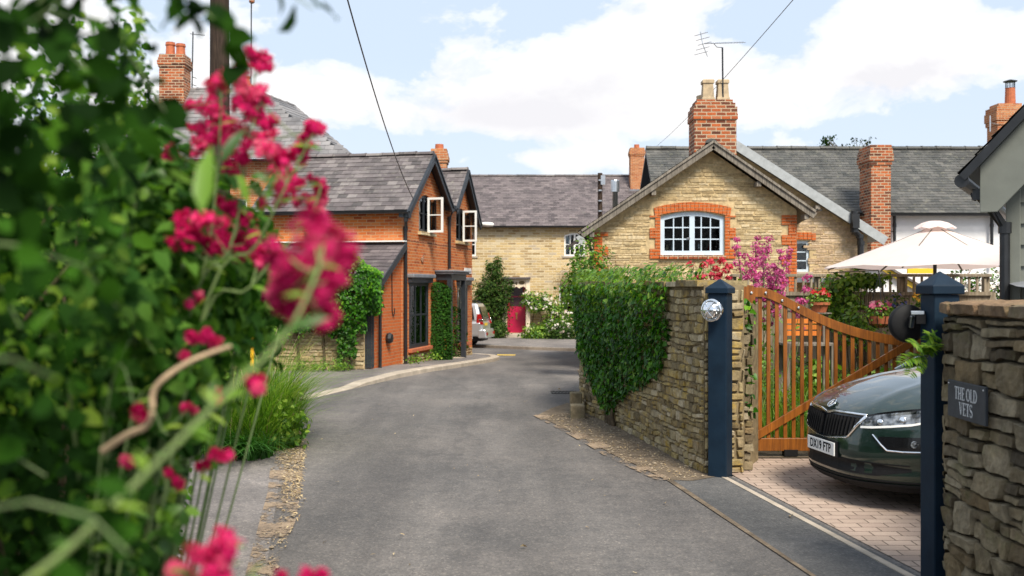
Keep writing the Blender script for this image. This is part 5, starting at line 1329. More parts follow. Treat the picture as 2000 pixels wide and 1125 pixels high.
# sign
D1, D2 = 6.14, 5.76
def su(px):      # where the sight line through the photo column meets the wall face
    k = (px-1000)/FPX; p = NA+nn*.062; return (p.x-k*p.y)/(k*nd_.y-nd_.x)
u0, u1 = su(1851), su(1924.5); zt_ = P(0,740.5,NA.y+nd_.y*u0).z; zb_ = P(0,811,NA.y+nd_.y*u0).z
sgn = thing('name_sign', 'dark slate house name plate reading THE OLD VETS on the stone wall', 'sign', fn_((u0+u1)/2, (zt_+zb_)/2, .05))
mb = MB(); vs = []
for d in (.062,.045): vs += [fn_(u0,zb_,d),fn_(u1,zb_,d),fn_(u1,zt_,d),fn_(u0,zt_,d)]
mb.add(vs, [(0,1,2,3),(7,6,5,4),(0,4,5,1),(1,5,6,2),(2,6,7,3),(3,7,4,0)]); mb.build('plate', M['signslate'], sgn, bevel=.003)
def serif(mb, txt, u_mid, zbase, hgt, wscale, put):
    """roman capitals drawn as thick and thin strokes with bracketed serifs"""
    K, k, sf = .17, .075, .055
    def st(x0,y0,x1,y1,w): return ('s',x0,y0,x1,y1,w)
    def sr(x,y,w=.34): return ('s',x-w/2,y,x+w/2,y,sf)
    def arc(cx,cy,rx,ry,a0,a1,w0,w1): return ('a',cx,cy,rx,ry,a0,a1,w0,w1)
    G = {'T':(.70,[st(.35,0,.35,1,K),st(.02,.97,.68,.97,k),sr(.35,.025),st(.045,.80,.03,.97,.05),st(.655,.80,.67,.97,.05)]),
     'H':(.82,[st(.18,0,.18,1,K),st(.64,0,.64,1,K),st(.18,.5,.64,.5,k),sr(.18,.025),sr(.18,.975),sr(.64,.025),sr(.64,.975)]),
     'E':(.66,[st(.18,0,.18,1,K),st(.05,.97,.58,.97,k),st(.18,.52,.46,.52,k),st(.05,.03,.61,.03,k),st(.565,.80,.575,.97,.05),st(.60,.03,.61,.22,.05),st(.46,.42,.46,.62,.045)]),
     'O':(.84,[arc(.42,.5,.33,.46,0,360,K,k)]),
     'L':(.62,[st(.18,0,.18,1,K),st(.05,.03,.57,.03,k),sr(.18,.975),st(.565,.03,.575,.24,.05)]),
     'D':(.82,[st(.18,0,.18,1,K),arc(.30,.5,.40,.465,-90,90,K,k),st(.05,.03,.32,.03,k),st(.05,.97,.32,.97,k)]),
     'V':(.80,[st(.16,1,.42,.02,K),st(.66,1,.42,.02,k),sr(.16,.975,.32),sr(.66,.975,.26)]),
     'S':(.62,[arc(.31,.735,.21,.235,20,200,.07,.12),arc(.31,.735,.21,.235,200,270,.12,K),arc(.31,.262,.235,.235,-160,90,.07,K),st(.50,.74,.515,.95,.05),st(.085,.06,.10,.27,.05)]),
     ' ':(.30,[])}
    tot = sum(G[c][0] for c in txt)*hgt*wscale; x = -tot/2
    for c in txt:
        wd, el = G[c]
        for e in el:
            if e[0] == 's': pl_ = [((e[1],e[2]),(e[3],e[4]),e[5],e[5])]
            else:
                _,cx_,cy_,rx,ry,a0,a1,w0,w1 = e; n = 18; pl_ = []
                for i in range(n):
                    t0 = R(a0+(a1-a0)*i/n); t1 = R(a0+(a1-a0)*(i+1)/n)
                    f = lambda t_: k + (max(w0,w1)-k)*abs(math.cos(t_))**1.2 if c in 'OD' else w0+(w1-w0)*((i+.5)/n)
                    pl_.append(((cx_+rx*math.cos(t0),cy_+ry*math.sin(t0)),(cx_+rx*math.cos(t1),cy_+ry*math.sin(t1)),f(t0),f(t1)))
            for (a, b, wa, wb) in pl_:
                dx, dy = b[0]-a[0], b[1]-a[1]; L = math.hypot(dx,dy) or 1; px_, py_ = -dy/L, dx/L
                q = [(a[0]-px_*wa/2,a[1]-py_*wa/2),(b[0]-px_*wb/2,b[1]-py_*wb/2),(b[0]+px_*wb/2,b[1]+py_*wb/2),(a[0]+px_*wa/2,a[1]+py_*wa/2)]
                mb.add([put(u_mid+x+X_*hgt*wscale, zbase+Y_*hgt) for (X_,Y_) in q], [(0,1,2,3)], None, .5)
        x += wd*hgt*wscale
mb = MB(); hS = zt_-zb_; put = lambda u, z: fn_(u, z, .0632)
serif(mb, 'THE OLD', (u0+u1)/2+.0, zb_+hS*.52, hS*.335, .88, put); serif(mb, 'VETS', (u0+u1)/2+.0, zb_+hS*.12, hS*.335, .92, put)
mb.build('lettering', M['sign_ink'], sgn, recalc=False)
mb = MB()
for uu in (u0+.02, u1-.02):
    c = fn_(uu, zt_-.02, .064); mb.lathe([(.006,0),(.005,.003),(.001,.004)], 8, Matrix.Translation(c) @ Matrix.Rotation(-math.pi/2,4,'Y'))
mb.build('screw', M['steel'], sgn)

# ------------------------------------------------------------------ gate posts, mirror, lamp, gate
def gatepost(label, c, wd, zt, rz):
    t_ = thing('gate_post', label, 'gate post', c, 'navy gate posts', rz)
    mb = MB(); h = wd/2; mb.box(-h,h,-h,h,-.1,zt-.15); mb.build('post', M['navy'], t_, local=True, bevel=.008)
    mb = MB(); e = h+.022; z0 = zt-.149
    mb.add([(-e,-e,z0),(e,-e,z0),(e,e,z0),(-e,e,z0),(-e,-e,z0+.055),(e,-e,z0+.055),(e,e,z0+.055),(-e,e,z0+.055),(0,0,zt)], [(3,2,1,0),(0,1,5,4),(1,2,6,5),(2,3,7,6),(3,0,4,7),(4,5,8),(5,6,8),(6,7,8),(7,4,8)])
    mb.build('post_cap', M['navy'], t_, local=True, bevel=.006)
    mb = MB(); mb.box(-h-.012,h+.012,-h-.012,h+.012,-.1,.0); mb.build('base_collar', M['navy'], t_, local=True)
    return t_
gatepost('farther navy blue gate post beside the ivy wall with chrome lamp', (2.07,10.18,0), .19, 1.965, R(-30))
gatepost('nearer navy blue gate post with black mirror beside the name sign', (2.715,6.50,0), .17, 1.98, R(8))
lm = thing('chrome_lamp', 'round chrome bulkhead lamp on the farther navy gate post', 'lamp', P(1392,606,10.04))
c = P(1391,606,10.05); fdir = Vector((-.62,-.78,0)).normalized(); ro_ = fdir.to_track_quat('Z','Y').to_matrix().to_4x4()
MX = Matrix.Translation(c) @ ro_
mb = MB(); mb.lathe([(.115,-.01),(.115,.02),(.10,.035),(.088,.03)], 24, MX); mb.build('backplate', M['chrome'], lm, smooth=True)
mb = MB(); mb.lathe([(.09,.022),(.082,.055),(.06,.078),(.03,.09),(.004,.094)], 24, MX); mb.build('lens', M['chrome'], lm, smooth=True)
mb = MB()
for a_ in (0, math.pi/3, 2*math.pi/3):
    pts = [MX @ Vector((.10*math.cos(s_)*math.cos(a_), .10*math.cos(s_)*math.sin(a_), .02+.085*math.sin(s_))) for s_ in [math.pi*k/10 for k in range(11)]]; mb.tube(pts, .006, 5)
mb.build('guard', M['chrome'], lm)
mi = thing('convex_mirror', 'round black-backed convex mirror bracketed to the nearer gate post', 'mirror', P(1775,632,6.6))
c = P(1775,632,6.62); ro_ = Vector((.15,-.98,.04)).normalized().to_track_quat('Z','Y').to_matrix().to_4x4(); MX = Matrix.Translation(c) @ ro_
mb = MB(); mb.lathe([(.118,-.05),(.124,-.03),(.124,.0),(.118,.008),(.06,.016),(.003,.018)], 28, MX); mb.build('back_shell', M['plast'], mi, smooth=True)
mb = MB(); mb.lathe([(.112,-.050),(.09,-.07),(.05,-.085),(.002,-.09)], 28, MX); mb.build('mirror_glass', M['chrome'], mi, smooth=True)
mb = MB(); a = P(1779,611,6.55); b = P(1806,611,6.52); mb.beam(a, b, .05, .025); mb.beam(P(1783,617,6.56), P(1779,640,6.585), .03, .02); mb.build('bracket', M['steel'], mi, bevel=.004)
mb = MB(); mb.beam(P(1790,623,6.52), P(1808,623,6.5), .04, .06); mb.build('clamp', M['plast'], mi)

gt = thing('wooden_gate', 'oiled timber swan-neck driveway gate standing open behind the car', 'gate', (2.6,11.3,0))
DGt = 11.3; Fg_ = Fr((0,DGt,0), (1,0), (0,-1,0)); XG = lambda px: (px-1000)/FPX*DGt; ZG = lambda py: P(0,py,DGt).z
gx0, gx1, gx2 = XG(1450), XG(1474), XG(1790); zb = ZG(881)
tops = [(1474,561),(1490,561.5),(1505,566),(1530,578),(1560,594),(1590,609),(1620,622),(1650,633),(1680,642),(1710,649),(1740,654.5),(1770,658),(1800,660)]
ztop = lambda x: float(np.interp(x, [XG(a) for a,_ in tops], [ZG(b) for _,b in tops]))
mb = MB()
# hinge stile with rounded head
pts = [(gx0,zb),(gx1,zb),(gx1,ZG(564)),(gx1-.02,ZG(558)),(gx0+.03,ZG(556)),(gx0,ZG(562))]
mb.poly([pts], Fg_, .035, -.035, .35); mb.build('hinge_stile', M['gatewood'], gt, bevel=.006)
mb = MB(); mb.poly([[(gx2,zb),(XG(1806),zb),(XG(1806),ztop(XG(1806))+.02),(gx2,ztop(gx2)+.02)]], Fg_, .035, -.035, .6); mb.build('closing_stile', M['gatewood'], gt, bevel=.006)
xs_ = [gx1+(gx2-gx1)*i/22 for i in range(23)]; th = .105
mb = MB(); mb.poly([[(x,ztop(x)-th) for x in xs_]+[(x,ztop(x)) for x in reversed(xs_)]], Fg_, .03, -.03, .7); mb.build('top_rail', M['gatewood'], gt, bevel=.005)
mb = MB(); fbox(mb, Fg_, gx1, gx2, -.03, .03, zb+.005, zb+.145, .5); mb.build('bottom_rail', M['gatewood'], gt, bevel=.005)
mb = MB(); q0 = Vector((gx1+.01, DGt-.028, ZG(851))); q1 = Vector((gx2-.01, DGt-.028, ZG(663))); mb.beam(q0, q1, .03, .085, rnd=.8); mb.build('diagonal_brace', M['gatewood'], gt, bevel=.004)
for i in range(19):
    x = XG(1484.2+16.42*i); 
    if x > gx2-.02: break
    mb = MB(); fbox(mb, Fg_, x-.020, x+.020, -.013, .011, zb+.144, ztop(x)-th+.02); mb.build('baluster', M['gatewood'], gt)
mb = MB()
for (px, py) in ((1466,572),(1494,572),(1526,587),(1558,601),(1464,867)):
    mb.lathe([(.016,0),(.014,.008),(.003,.011)], 10, Matrix.Translation((XG(px),DGt-.036,ZG(py))) @ Matrix.Rotation(math.pi/2,4,'X'))
mb.build('bolt_head', M['steel'], gt)
mb = MB(); fbox(mb, Fg_, XG(1530), XG(1556), -.06, .05, .02, .09); mb.build('gate_stop', M['plast'], gt)
# ivy-grown masonry pier behind the far post
ip = thing('stone_pier', 'short rough stone pier behind the farther gate post overgrown with ivy', 'pier', (2.35,10.9,0))
pa = Vector((2.16,10.5)); pb = Vector((2.46,11.15))
mb = MB(); mb.beam((pa.x+.1,pa.y,.85), (pb.x+.1,pb.y,.85), .24, 1.7); mb.build('pier_core', M['mortar_dark'], ip)
dq = (pb-pa).normalized()
st_ = MB(); stonework(st_, lambda u,v,d: Vector((pa.x+dq.x*u-.06+dq.y*d*0+.06, pa.y+dq.y*u, v))+Vector((dq.y,-dq.x,0))*(0.03+d)*1, 0, .7, 0, 1.6, (.07,.14), (.15,.3), .05, .006, (4,3), None, 44)
stonework(st_, lambda u,v,d: Vector((pa.x-.02+u, pa.y-.005-d, v)), 0, .34, 0, 1.65, (.07,.14), (.12,.25), .05, .006, (4,3), None, 45)
st_.build('stonework', M['stone_near'], ip)
q = nr.random((900,3)); pos = np.stack([2.06+q[:,0]*.42, 10.42-.06*nr.random(900)+q[:,0]*.1+q[:,2]*.4, .55+q[:,1]*1.2], 1)
leaves('ivy', pos, nr.normal(size=pos.shape)*.5+np.array([-.3,-1,.3]), .05+.03*nr.random(900), M['ivy'], ip, 'ivy', .9)
# fern growing out of the near wall joint
fe = thing('fern', 'small bright green fern sprouting by the nearer gate post', 'fern', P(1812,735,6.38))
pos=[]; nrm=[]; dr=[]; sz=[]; mb = MB(); c0 = P(1812,697,6.36)
for (dx, dy, dz, L) in ((-.32,-.25,.40,.27),(-.08,-.35,.9,.26),(.06,-.3,.95,.25),(-.5,-.25,.12,.24),(-.18,-.5,.55,.2),(-.42,-.3,-.1,.2),(.02,-.4,.5,.18)):
    d = Vector((dx,dy,dz)).normalized(); pts = []
    for i in range(15):
        f = i/14; p = c0+d*L*f+Vector((0,0,-.28*L*f*f*1.2)); pts.append(p)
    mb.tube(pts, [.003-.0022*i/14 for i in range(15)], 4)
    for i in range(2, 15):
        ax = (pts[i]-pts[i-1]).normalized(); sd_ = ax.cross(Vector((0,-.6,.8))).normalized()
        for s_ in (-1,1):
            pos.append(tuple(pts[i])); nrm.append((0+rng.gauss(0,.2),-.6+rng.gauss(0,.2),.8)); v_ = sd_*s_+ax*.35; dr.append(tuple(v_)); sz.append(.062*math.sin(math.pi*min(1,(15-i)/14*.92+.05))**.8+.008)
leaves('frond', pos, nrm, np.array(sz), M['hedge_y'], fe, 'lance', .1, None, dr); mb.build('stem', M['stemgreen'], fe)
# ------------------------------------------------------------------ green car in the driveway
m, t, b = newmat('green_paint'); b.inputs['Base Color'].default_value = (.004,.018,.012,1); b.inputs['Metallic'].default_value = .35; b.inputs['Roughness'].default_value = .28
b.inputs['Coat Weight'].default_value = 1; b.inputs['Coat Roughness'].default_value = .02; b.inputs['Coat IOR'].default_value = 1.6
fl_ = nd(t, 'ShaderNodeTexNoise', {'Vector': geo_pos(t), 'Scale': 900.0}); t.links.new(ramp(t, fl_.outputs['Fac'], [(.3,(.0025,.013,.0085)),(.7,(.007,.028,.018))]), b.inputs['Base Color'])
M['green'] = m
m, t, b = newmat('lamp_cover'); b.inputs['Base Color'].default_value = (.05,.055,.06,1); b.inputs['Roughness'].default_value = .03; b.inputs['Coat Weight'].default_value = 1
f = nz(t, coords(t,'Object'), 14, 2); t.links.new(ramp(t, f, [(.4,(.015,.018,.02)),(.6,(.32,.34,.36))]), b.inputs['Base Color']); b.inputs['Metallic'].default_value = .5
M['lamp'] = m
CO = Vector((2.775, 9.115, .0)); CX = Vector((.989,.148,0)); CY = Vector((.148,-.989,0))
CM = Matrix(((CX.x,CY.x,0,CO.x),(CX.y,CY.y,0,CO.y),(0,0,1,0),(0,0,0,1)))
car = thing('green_car', 'dark green metallic car nosing out of the driveway before the open gate', 'car', CO)
def cpt(x, y, z): return CM @ Vector((x, y, z))
pe = lambda y, W=.92: .55*(min(abs(y)/W, 1.03))**3.2
zh = lambda x: float(np.interp(x, [.0,.06,.12,.2,.3,.45,.7,1.0,1.3], [.755,.812,.860,.905,.948,1.002,1.068,1.115,1.15]))
Wz = lambda z: float(np.interp(z, [.15,.3,.5,.7,.85,1.0], [.86,.90,.92,.925,.91,.88]))
ztopF = lambda y: zh(.06+.25*pe(y)) - .055*(abs(y)/.9)**2
qv = lambda v: float(np.interp(v, [0,.08,.2,.3,.45,.6,.75,.9,1.0], [.10,.03,.0,.015,-.012,-.004,.012,.035,.06]))
def fx(y, z): 
    v = (z-.18)/(ztopF(y)-.18); return pe(y, Wz(z))+qv(max(0, min(1, v)))
def pr(y, z, off=0):
    e = .01; dy = (fx(y+e,z)-fx(y-e,z))/(2*e); dz = (fx(y,z+e)-fx(y,z-e))/(2*e)
    n = Vector((-1, dy, dz)).normalized(); p = Vector((fx(y,z), y, z)); return CM @ (p+n*off)
def patch(mb, cols, off=.004, rows=4, sub=5):
    C = []
    for (a, b) in zip(cols[:-1], cols[1:]):
        for i in range(sub): C.append(tuple(a[q]+(b[q]-a[q])*i/sub for q in range(3)))
    C.append(cols[-1]); vs = []
    for (y, zl_, zh_) in C:
        vs.append(pr(y, zl_, -.012))
        for r_ in range(rows+1): vs.append(pr(y, zl_+(zh_-zl_)*r_/rows, off))
        vs.append(pr(y, zh_, -.012))
    n = rows+3
    mb.add(vs, [(i*n+j, (i+1)*n+j, (i+1)*n+j+1, i*n+j+1) for i in range(len(C)-1) for j in range(n-1)])
    return mb
# body shell
mb = MB(); NT_, NV = 40, 22; vs = []
for j in range(NV+1):
    for i in range(NT_+1):
        tt = -1+2*i/NT_; v = j/NV
        z = .18+(ztopF(tt*.92)-.18)*v; y = tt*Wz(z); vs.append(cpt(fx(y, z) if abs(tt) < 1 else pe(.92)+qv(v), y, z))
n = NT_+1; mb.add(vs, [(j*n+i,j*n+i+1,(j+1)*n+i+1,(j+1)*n+i) for j in range(NV) for i in range(NT_)])
mb.build('front_bumper', M['green'], car, smooth=True)
def hz(x, y): 
    rib = .012*math.exp(-((abs(y)-.50+.10*(x/1.2))/.05)**2)
    return zh(x-.75*pe(y))-.055*(abs(y)/.9)**2 + rib*min(1,max(0,(x-.1)*4))
mb = MB(); vs = []; NU = 26
for j in range(NU+1):
    for i in range(NT_+1):
        tt = -1+2*i/NT_; y = tt*.905; x0 = pe(y)+.06; x1 = 1.28-.10*(y/.9)**2; x = x0+(x1-x0)*j/NU
        vs.append(cpt(x, y, hz(x, y)+ (0 if j else -.004)))
mb.add(vs, [(j*n+i,j*n+i+1,(j+1)*n+i+1,(j+1)*n+i) for j in range(NU) for i in range(NT_)])
mb.build('bonnet', M['green'], car, smooth=True)
# sides with wheel arches
sz_ = lambda x: (hz(x, .905) if x < 1.18 else float(np.interp(x,[1.18,2,3,3.8,4.3],[hz(1.18,.905),1.02,1.05,1.06,1.02])))
for sd_ in (-1, 1):
    mb = MB(); vs = []; NX, NZ = 90, 20
    for j in range(NZ+1):
        v = j/NZ
        for i in range(NX+1):
            xs0 = pe(.92)+qv(v)
            x = xs0+(4.25-xs0)*i/NX; z = .18+(sz_(max(x,.62))-.18)*v
            y = Wz(z)*(1-.0*x); 
            if x > 3.7: y -= .25*((x-3.7)/.55)**2.2
            vs.append(cpt(x, sd_*y, z))
    fs = []
    for j in range(NZ):
        for i in range(NX):
            x = .6+(4.25-.6)*(i+.5)/NX; z = .18+(sz_(x)-.18)*(j+.5)/NZ
            if min(math.hypot(x-.86, z-.34), math.hypot(x-3.5, z-.34)) < .385: continue
            fs.append((j*(NX+1)+i, j*(NX+1)+i+1, (j+1)*(NX+1)+i+1, (j+1)*(NX+1)+i))
    mb.add(vs, fs); so_ = mb.build('side_panel', M['green'], car, smooth=True)
    mb = MB()
    for xc in (.86, 3.5): mb.tube([cpt(xc+.385*math.cos(a_), sd_*(Wz(.5)+.004), .34+.385*math.sin(a_)) for a_ in [math.pi*(-.12+1.24*k/20) for k in range(21)]], .028, 6)
    mb.beam(cpt(1.25, sd_*.905, .26), cpt(3.1, sd_*.905, .26), .05, .12); mb.build('arch_trim', M['plast'], so_)
mb = MB(); mb.box(.55,4.1,-.78,.78,.20,.62, CM); mb.build('underbody', M['tyre'], car)
# cabin
def row(x, w_, z, cr=.03, k=12): return [cpt(x+.10*(abs(2*i/k-1))**2.5*(-1 if x > 3 else 1), -w_+2*w_*i/k, z-cr*(2*i/k-1)**2) for i in range(k+1)]
def loft(rows): 
    k = len(rows[0]); mb = MB(); mb.add([p for r_ in rows for p in r_], [(j*k+i,j*k+i+1,(j+1)*k+i+1,(j+1)*k+i) for j in range(len(rows)-1) for i in range(k-1)]); return mb
loft([row(1.20,.74,1.14), row(1.55,.68,1.30), row(2.02,.60,1.555)]).build('windscreen', M['gloss'], car, smooth=True)
loft([row(2.0,.61,1.55), row(2.3,.60,1.60), row(3.0,.60,1.605), row(3.75,.57,1.56), row(4.0,.56,1.50)]).build('roof', M['green'], car, smooth=True)
loft([row(3.98,.56,1.50), row(4.25,.66,1.08)]).build('rear_window', M['gloss'], car, smooth=True)
loft([row(4.25,.68,1.08), row(4.36,.72,.85), row(4.33,.74,.45), row(4.2,.74,.2)]).build('tailgate', M['green'], car, smooth=True)
for sd_ in (-1,1):
    mb = MB(); lo_ = [(1.15,.845),(1.8,.86),(2.6,.865),(3.4,.85),(4.22,.70)]; hi_ = [(1.25,.76),(2.02,.605),(2.6,.605),(3.4,.59),(4.0,.565)]
    zl__ = [1.03,1.03,1.045,1.05,1.06]; zh__ = [1.09,1.545,1.58,1.57,1.49]
    vs = [cpt(a[0],sd_*a[1],z) for a,z in zip(lo_,zl__)]+[cpt(a[0],sd_*a[1],z) for a,z in zip(hi_,zh__)]
    mb.add(vs, [(i,i+1,6+i,5+i) for i in range(4)]); mb.build('side_window', M['gloss'], car)
    mb = MB(); mb.beam(cpt(1.12,sd_*.80,1.05), cpt(2.02,sd_*.615,1.555), .07, .05); mb.build('screen_pillar', M['green'], car, bevel=.015)
    mb = MB(); mb.lathe([(.02,-.09),(.075,-.07),(.09,0),(.08,.07),(.03,.1)], 12, CM @ Matrix.Translation((1.55,sd_*1.0,1.10)) @ Matrix.Rotation(math.pi/2,4,'X') @ Matrix.Scale(.7,4,(1,0,0))); mb.build('door_mirror', M['green'], car, smooth=True)
def wheel(parent, MXw, r=.33, w_=.22):
    mb = MB(); mb.lathe([(r*.62,-w_/2),(r*.95,-w_/2),(r,-w_*.35),(r,w_*.35),(r*.95,w_/2),(r*.62,w_/2)], 32, MXw); wo_ = mb.build('wheel', M['tyre'], parent, smooth=True)
    mb = MB(); mb.lathe([(r*.64,-w_*.3),(r*.64,w_*.42),(r*.58,w_*.42),(r*.58,w_*.1),(.02,w_*.1)], 24, MXw)
    for k in range(5):
        a_ = k*2*math.pi/5; mb.beam(MXw @ Vector((0,0,w_*.38)), MXw @ Vector((r*.6*math.cos(a_), r*.6*math.sin(a_), w_*.36)), .06, .03, (MXw.to_3x3() @ Vector((0,0,1))))
    mb.build('rim', M['steel'], wo_)
for xc in (.86,3.5):
    for sd_ in (-1,1): wheel(car, CM @ Matrix.Translation((xc,sd_*.80,.33)) @ Matrix.Rotation(-sd_*math.pi/2,4,'X'))
# grille, chrome frame, badge
gc = [(-.51,.768,.788),(-.38,.60,.788),(-.12,.567,.78),(0,.562,.757),(.12,.567,.78),(.38,.60,.788),(.51,.768,.788)]
mb = MB(); patch(mb, gc, .003); gr = mb.build('grille', M['gloss'], car)
mb = MB()
zlo_ = lambda y: float(np.interp(y,[c[0] for c in gc],[c[1] for c in gc])); zhi_ = lambda y: float(np.interp(y,[c[0] for c in gc],[c[2] for c in gc]))
for i in range(-11, 12):
    if i == 0: continue
    y = i*.045
    if zhi_(y)-zlo_(y) < .05: continue
    mb.beam(pr(y,zlo_(y)+.012,.013), pr(y,zhi_(y)-.02,.013), .011, .022, CX)
mb.build('grille_slat', M['plast'], gr)
mb = MB()
yy_ = [-.52+1.04*i/40 for i in range(41)]; mb.tube([pr(y,zhi_(max(-.51,min(.51,y)))+.008,.008) for y in yy_], .0125, 6)
for s_ in (-1,1): mb.tube([pr(s_*.52,.792,.008), pr(s_*.455,.70,.009), pr(s_*.39,.605,.009)], [.014,.015,.010], 6)
mb.tube([pr(y,zlo_(y)-.006,.006) for y in [-.39+.78*i/30 for i in range(31)]], .006, 6)
mb.build('chrome_surround', M['chrome'], gr, smooth=True)
bx_ = .092; bc = Vector((bx_-.012, 0, hz(bx_,0)+.008)); bn = Vector((-.62,0,.78)).normalized()
BM_ = CM @ Matrix.Translation(bc) @ Matrix(((0,-bn.z*-1*-1,bn.x,0),(1,0,0,0),(0,-bn.x,bn.z,0),(0,0,0,1)))
BMc = CM @ Matrix.Translation(bc); e1 = Vector((0,1,0)); e2 = Vector((bn.z,0,-bn.x))
BB = Matrix(((e1.x,e2.x,bn.x,0),(e1.y,e2.y,bn.y,0),(e1.z,e2.z,bn.z,0),(0,0,0,1))); BMc = BMc @ BB
mb = MB(); mb.lathe([(.048,-.006),(.05,.004),(.045,.008),(.040,.004),(.002,.004)], 28, BMc); bo = mb.build('badge', M['chrome'], car, smooth=False)
mb = MB(); mb.lathe([(.039,.003),(.039,.0052),(.001,.0052)], 28, BMc); mb.build('badge_field', M['gloss'], bo)
mb = MB()   # winged arrow
mb.add([BMc @ Vector((x,y,.007)) for x,y in ((-.006,-.033),(.004,-.033),(.004,.010),(.014,.002),(.014,.010),(-.001,.028),(-.016,.010),(-.016,.002),(-.006,.010))], [(0,1,2,8),(2,3,4,5),(8,2,5),(8,5,6,7)])
for k in range(3): mb.add([BMc @ Vector((x,y,.007)) for x,y in ((.007,-.030+k*.011),(.026-.004*k,-.016+k*.010),(.024-.004*k,-.010+k*.010),(.007,-.024+k*.011))], [(0,1,2,3)])
mb.build('badge_emblem', M['chrome'], bo, recalc=False)
# headlights, fog lamps, intakes, plate
for s_ in (-1,1):
    cs = [(.495,.700,.775),(.59,.708,.812),(.70,.726,.842),(.80,.748,.866),(.86,.775,.880),(.885,.82,.880)]
    cs = [(s_*a,b_,c_) for a,b_,c_ in cs]
    mb = MB(); patch(mb, cs, .004); ho = mb.build('headlight', M['lamp'], car, smooth=False)
    mb = MB(); patch(mb, [(a,b_-.012,b_+.006) for a,b_,c_ in cs[:-1]], .008, 2); mb.build('running_light', M['plate'], ho)
    mb = MB(); patch(mb, [(a,c_-.004,c_+.012) for a,b_,c_ in cs], .006, 2); mb.build('lamp_edge', M['gloss'], ho)
    mb = MB()
    for (y,z,r_) in ((.63,.755,.026),(.75,.785,.028)):
        c = pr(s_*y,z,.005); nn_ = (pr(s_*y,z,.05)-pr(s_*y,z,0)).normalized(); mb.lathe([(r_,0),(r_*.9,.004),(r_*.5,.006),(.001,.007)], 16, Matrix.Translation(c) @ nn_.to_track_quat('Z','Y').to_matrix().to_4x4())
    mb.build('projector_lens', M['chrome'], ho, smooth=True)
    mb = MB(); patch(mb, [(s_*.64,.585,.635),(s_*.70,.535,.64),(s_*.80,.53,.645),(s_*.88,.545,.65)], .003); fo_ = mb.build('fog_recess', M['gloss'], car)
    mb = MB(); mb.tube([pr(s_*.60,.648,.007),pr(s_*.66,.575,.008),pr(s_*.70,.528,.008)], .007, 5); mb.tube([pr(s_*.70,.528,.008),pr(s_*.78,.525,.008),pr(s_*.86,.53,.008)], .006, 5); mb.build('chrome_strip', M['chrome'], fo_)
    c = pr(s_*.83,.59,.004); nn_ = (pr(s_*.83,.59,.05)-c).normalized(); mb = MB(); mb.lathe([(.030,0),(.030,.008),(.024,.010),(.018,.004),(.001,.006)], 16, Matrix.Translation(c) @ nn_.to_track_quat('Z','Y').to_matrix().to_4x4()); mb.build('fog_lamp', M['lamp'], fo_, smooth=False)
mb = MB(); patch(mb, [(-.80,.36,.385),(-.62,.305,.405),(0,.30,.405),(.62,.305,.405),(.80,.36,.385)], .003); mb.build('lower_intake', M['plast'], car)
mb = MB(); patch(mb, [(-.86,.185,.25),(-.5,.185,.245),(0,.185,.24),(.5,.185,.245),(.86,.185,.25)], .012); mb.build('front_lip', M['plast'], car)
mb = MB(); patch(mb, [(-.84,.262,.272),(0,.255,.268),(.84,.262,.272)], .009, 2, 14); patch(mb, [(-.8,.405,.413),(0,.408,.416),(.8,.405,.413)], .007, 2, 14); mb.build('bumper_crease', M['plast'], car)
xp = fx(0,.475)-.022
mb = MB(); mb.box(xp,xp+.012,-.262,.262,.415,.53, CM); po_ = mb.build('number_plate', M['plate'], car, bevel=.004)
mb = MB(); mb.box(xp+.012,xp+.05,-.27,.27,.405,.54, CM); mb.build('plate_holder', M['plast'], po_)
def text_mesh(txt, size, TM, mat, parent, name='lettering', sx=1.0, ext=.001, off=.0):
    cu = bpy.data.curves.new(name, 'FONT'); cu.body = txt; cu.size = size; cu.align_x = 'CENTER'; cu.align_y = 'CENTER'; cu.extrude = ext; cu.offset = off; cu.space_character = 1.05
    to = bpy.data.objects.new(name, cu); col.objects.link(to)
    bpy.context.view_layer.update()
    me = bpy.data.meshes.new_from_object(to.evaluated_get(bpy.context.evaluated_depsgraph_get()))
    bpy.data.objects.remove(to); bpy.data.curves.remove(cu)
    pl_ = world_loc(parent)
    for v in me.vertices: v.co = TM @ Vector((v.co.x*sx, v.co.y, v.co.z)) - pl_
    me.materials.clear(); me.materials.append(mat)
    o = bpy.data.objects.new(name, me); col.objects.link(o); o.parent = parent; return o
TMp = CM @ Matrix(((0,0,-1,xp-.0012),(1,0,0,0),(0,1,0,.4715),(0,0,0,1)))
text_mesh('DX19 FTP', .108, TMp, M['gloss'], po_, sx=.84, off=.0022)

# ------------------------------------------------------------------ silver off-roader at the junction
SO = Vector((-1.0, 43.6, g(43.6))); hd_ = Vector((-.985,.17,0)).normalized(); hy = Vector((-hd_.y, hd_.x, 0))   # x forward, y left
# rear right corner sits near photo column 965
SM = Matrix(((hd_.x,hy.x,0,0),(hd_.y,hy.y,0,0),(0,0,1,0),(0,0,0,1)))
rr = P(948,640,42.3); SO = Vector((rr.x, rr.y, g(42.3))) - (SM @ Vector((-2.25, .1, 0))); SM = Matrix.Translation(SO) @ SM
sv = thing('silver_car', 'silver off-road estate car seen from behind past the brick house corner', 'car', SO)
def tap(x0,x1,y0,z0,z1,x0t,x1t,y1): return ([(x0,-y0,z0),(x1,-y0,z0),(x1,y0,z0),(x0,y0,z0),(x0t,-y1,z1),(x1t,-y1,z1),(x1t,y1,z1),(x0t,y1,z1)], [(0,3,2,1),(4,5,6,7),(0,1,5,4),(1,2,6,5),(2,3,7,6),(3,0,4,7)])
mb = MB(); mb.add(*tap(-2.30,2.35,.90,.48,1.12,-2.26,2.25,.90), SM); mb.build('body', M['silver'], sv, bevel=.10, smooth=False)
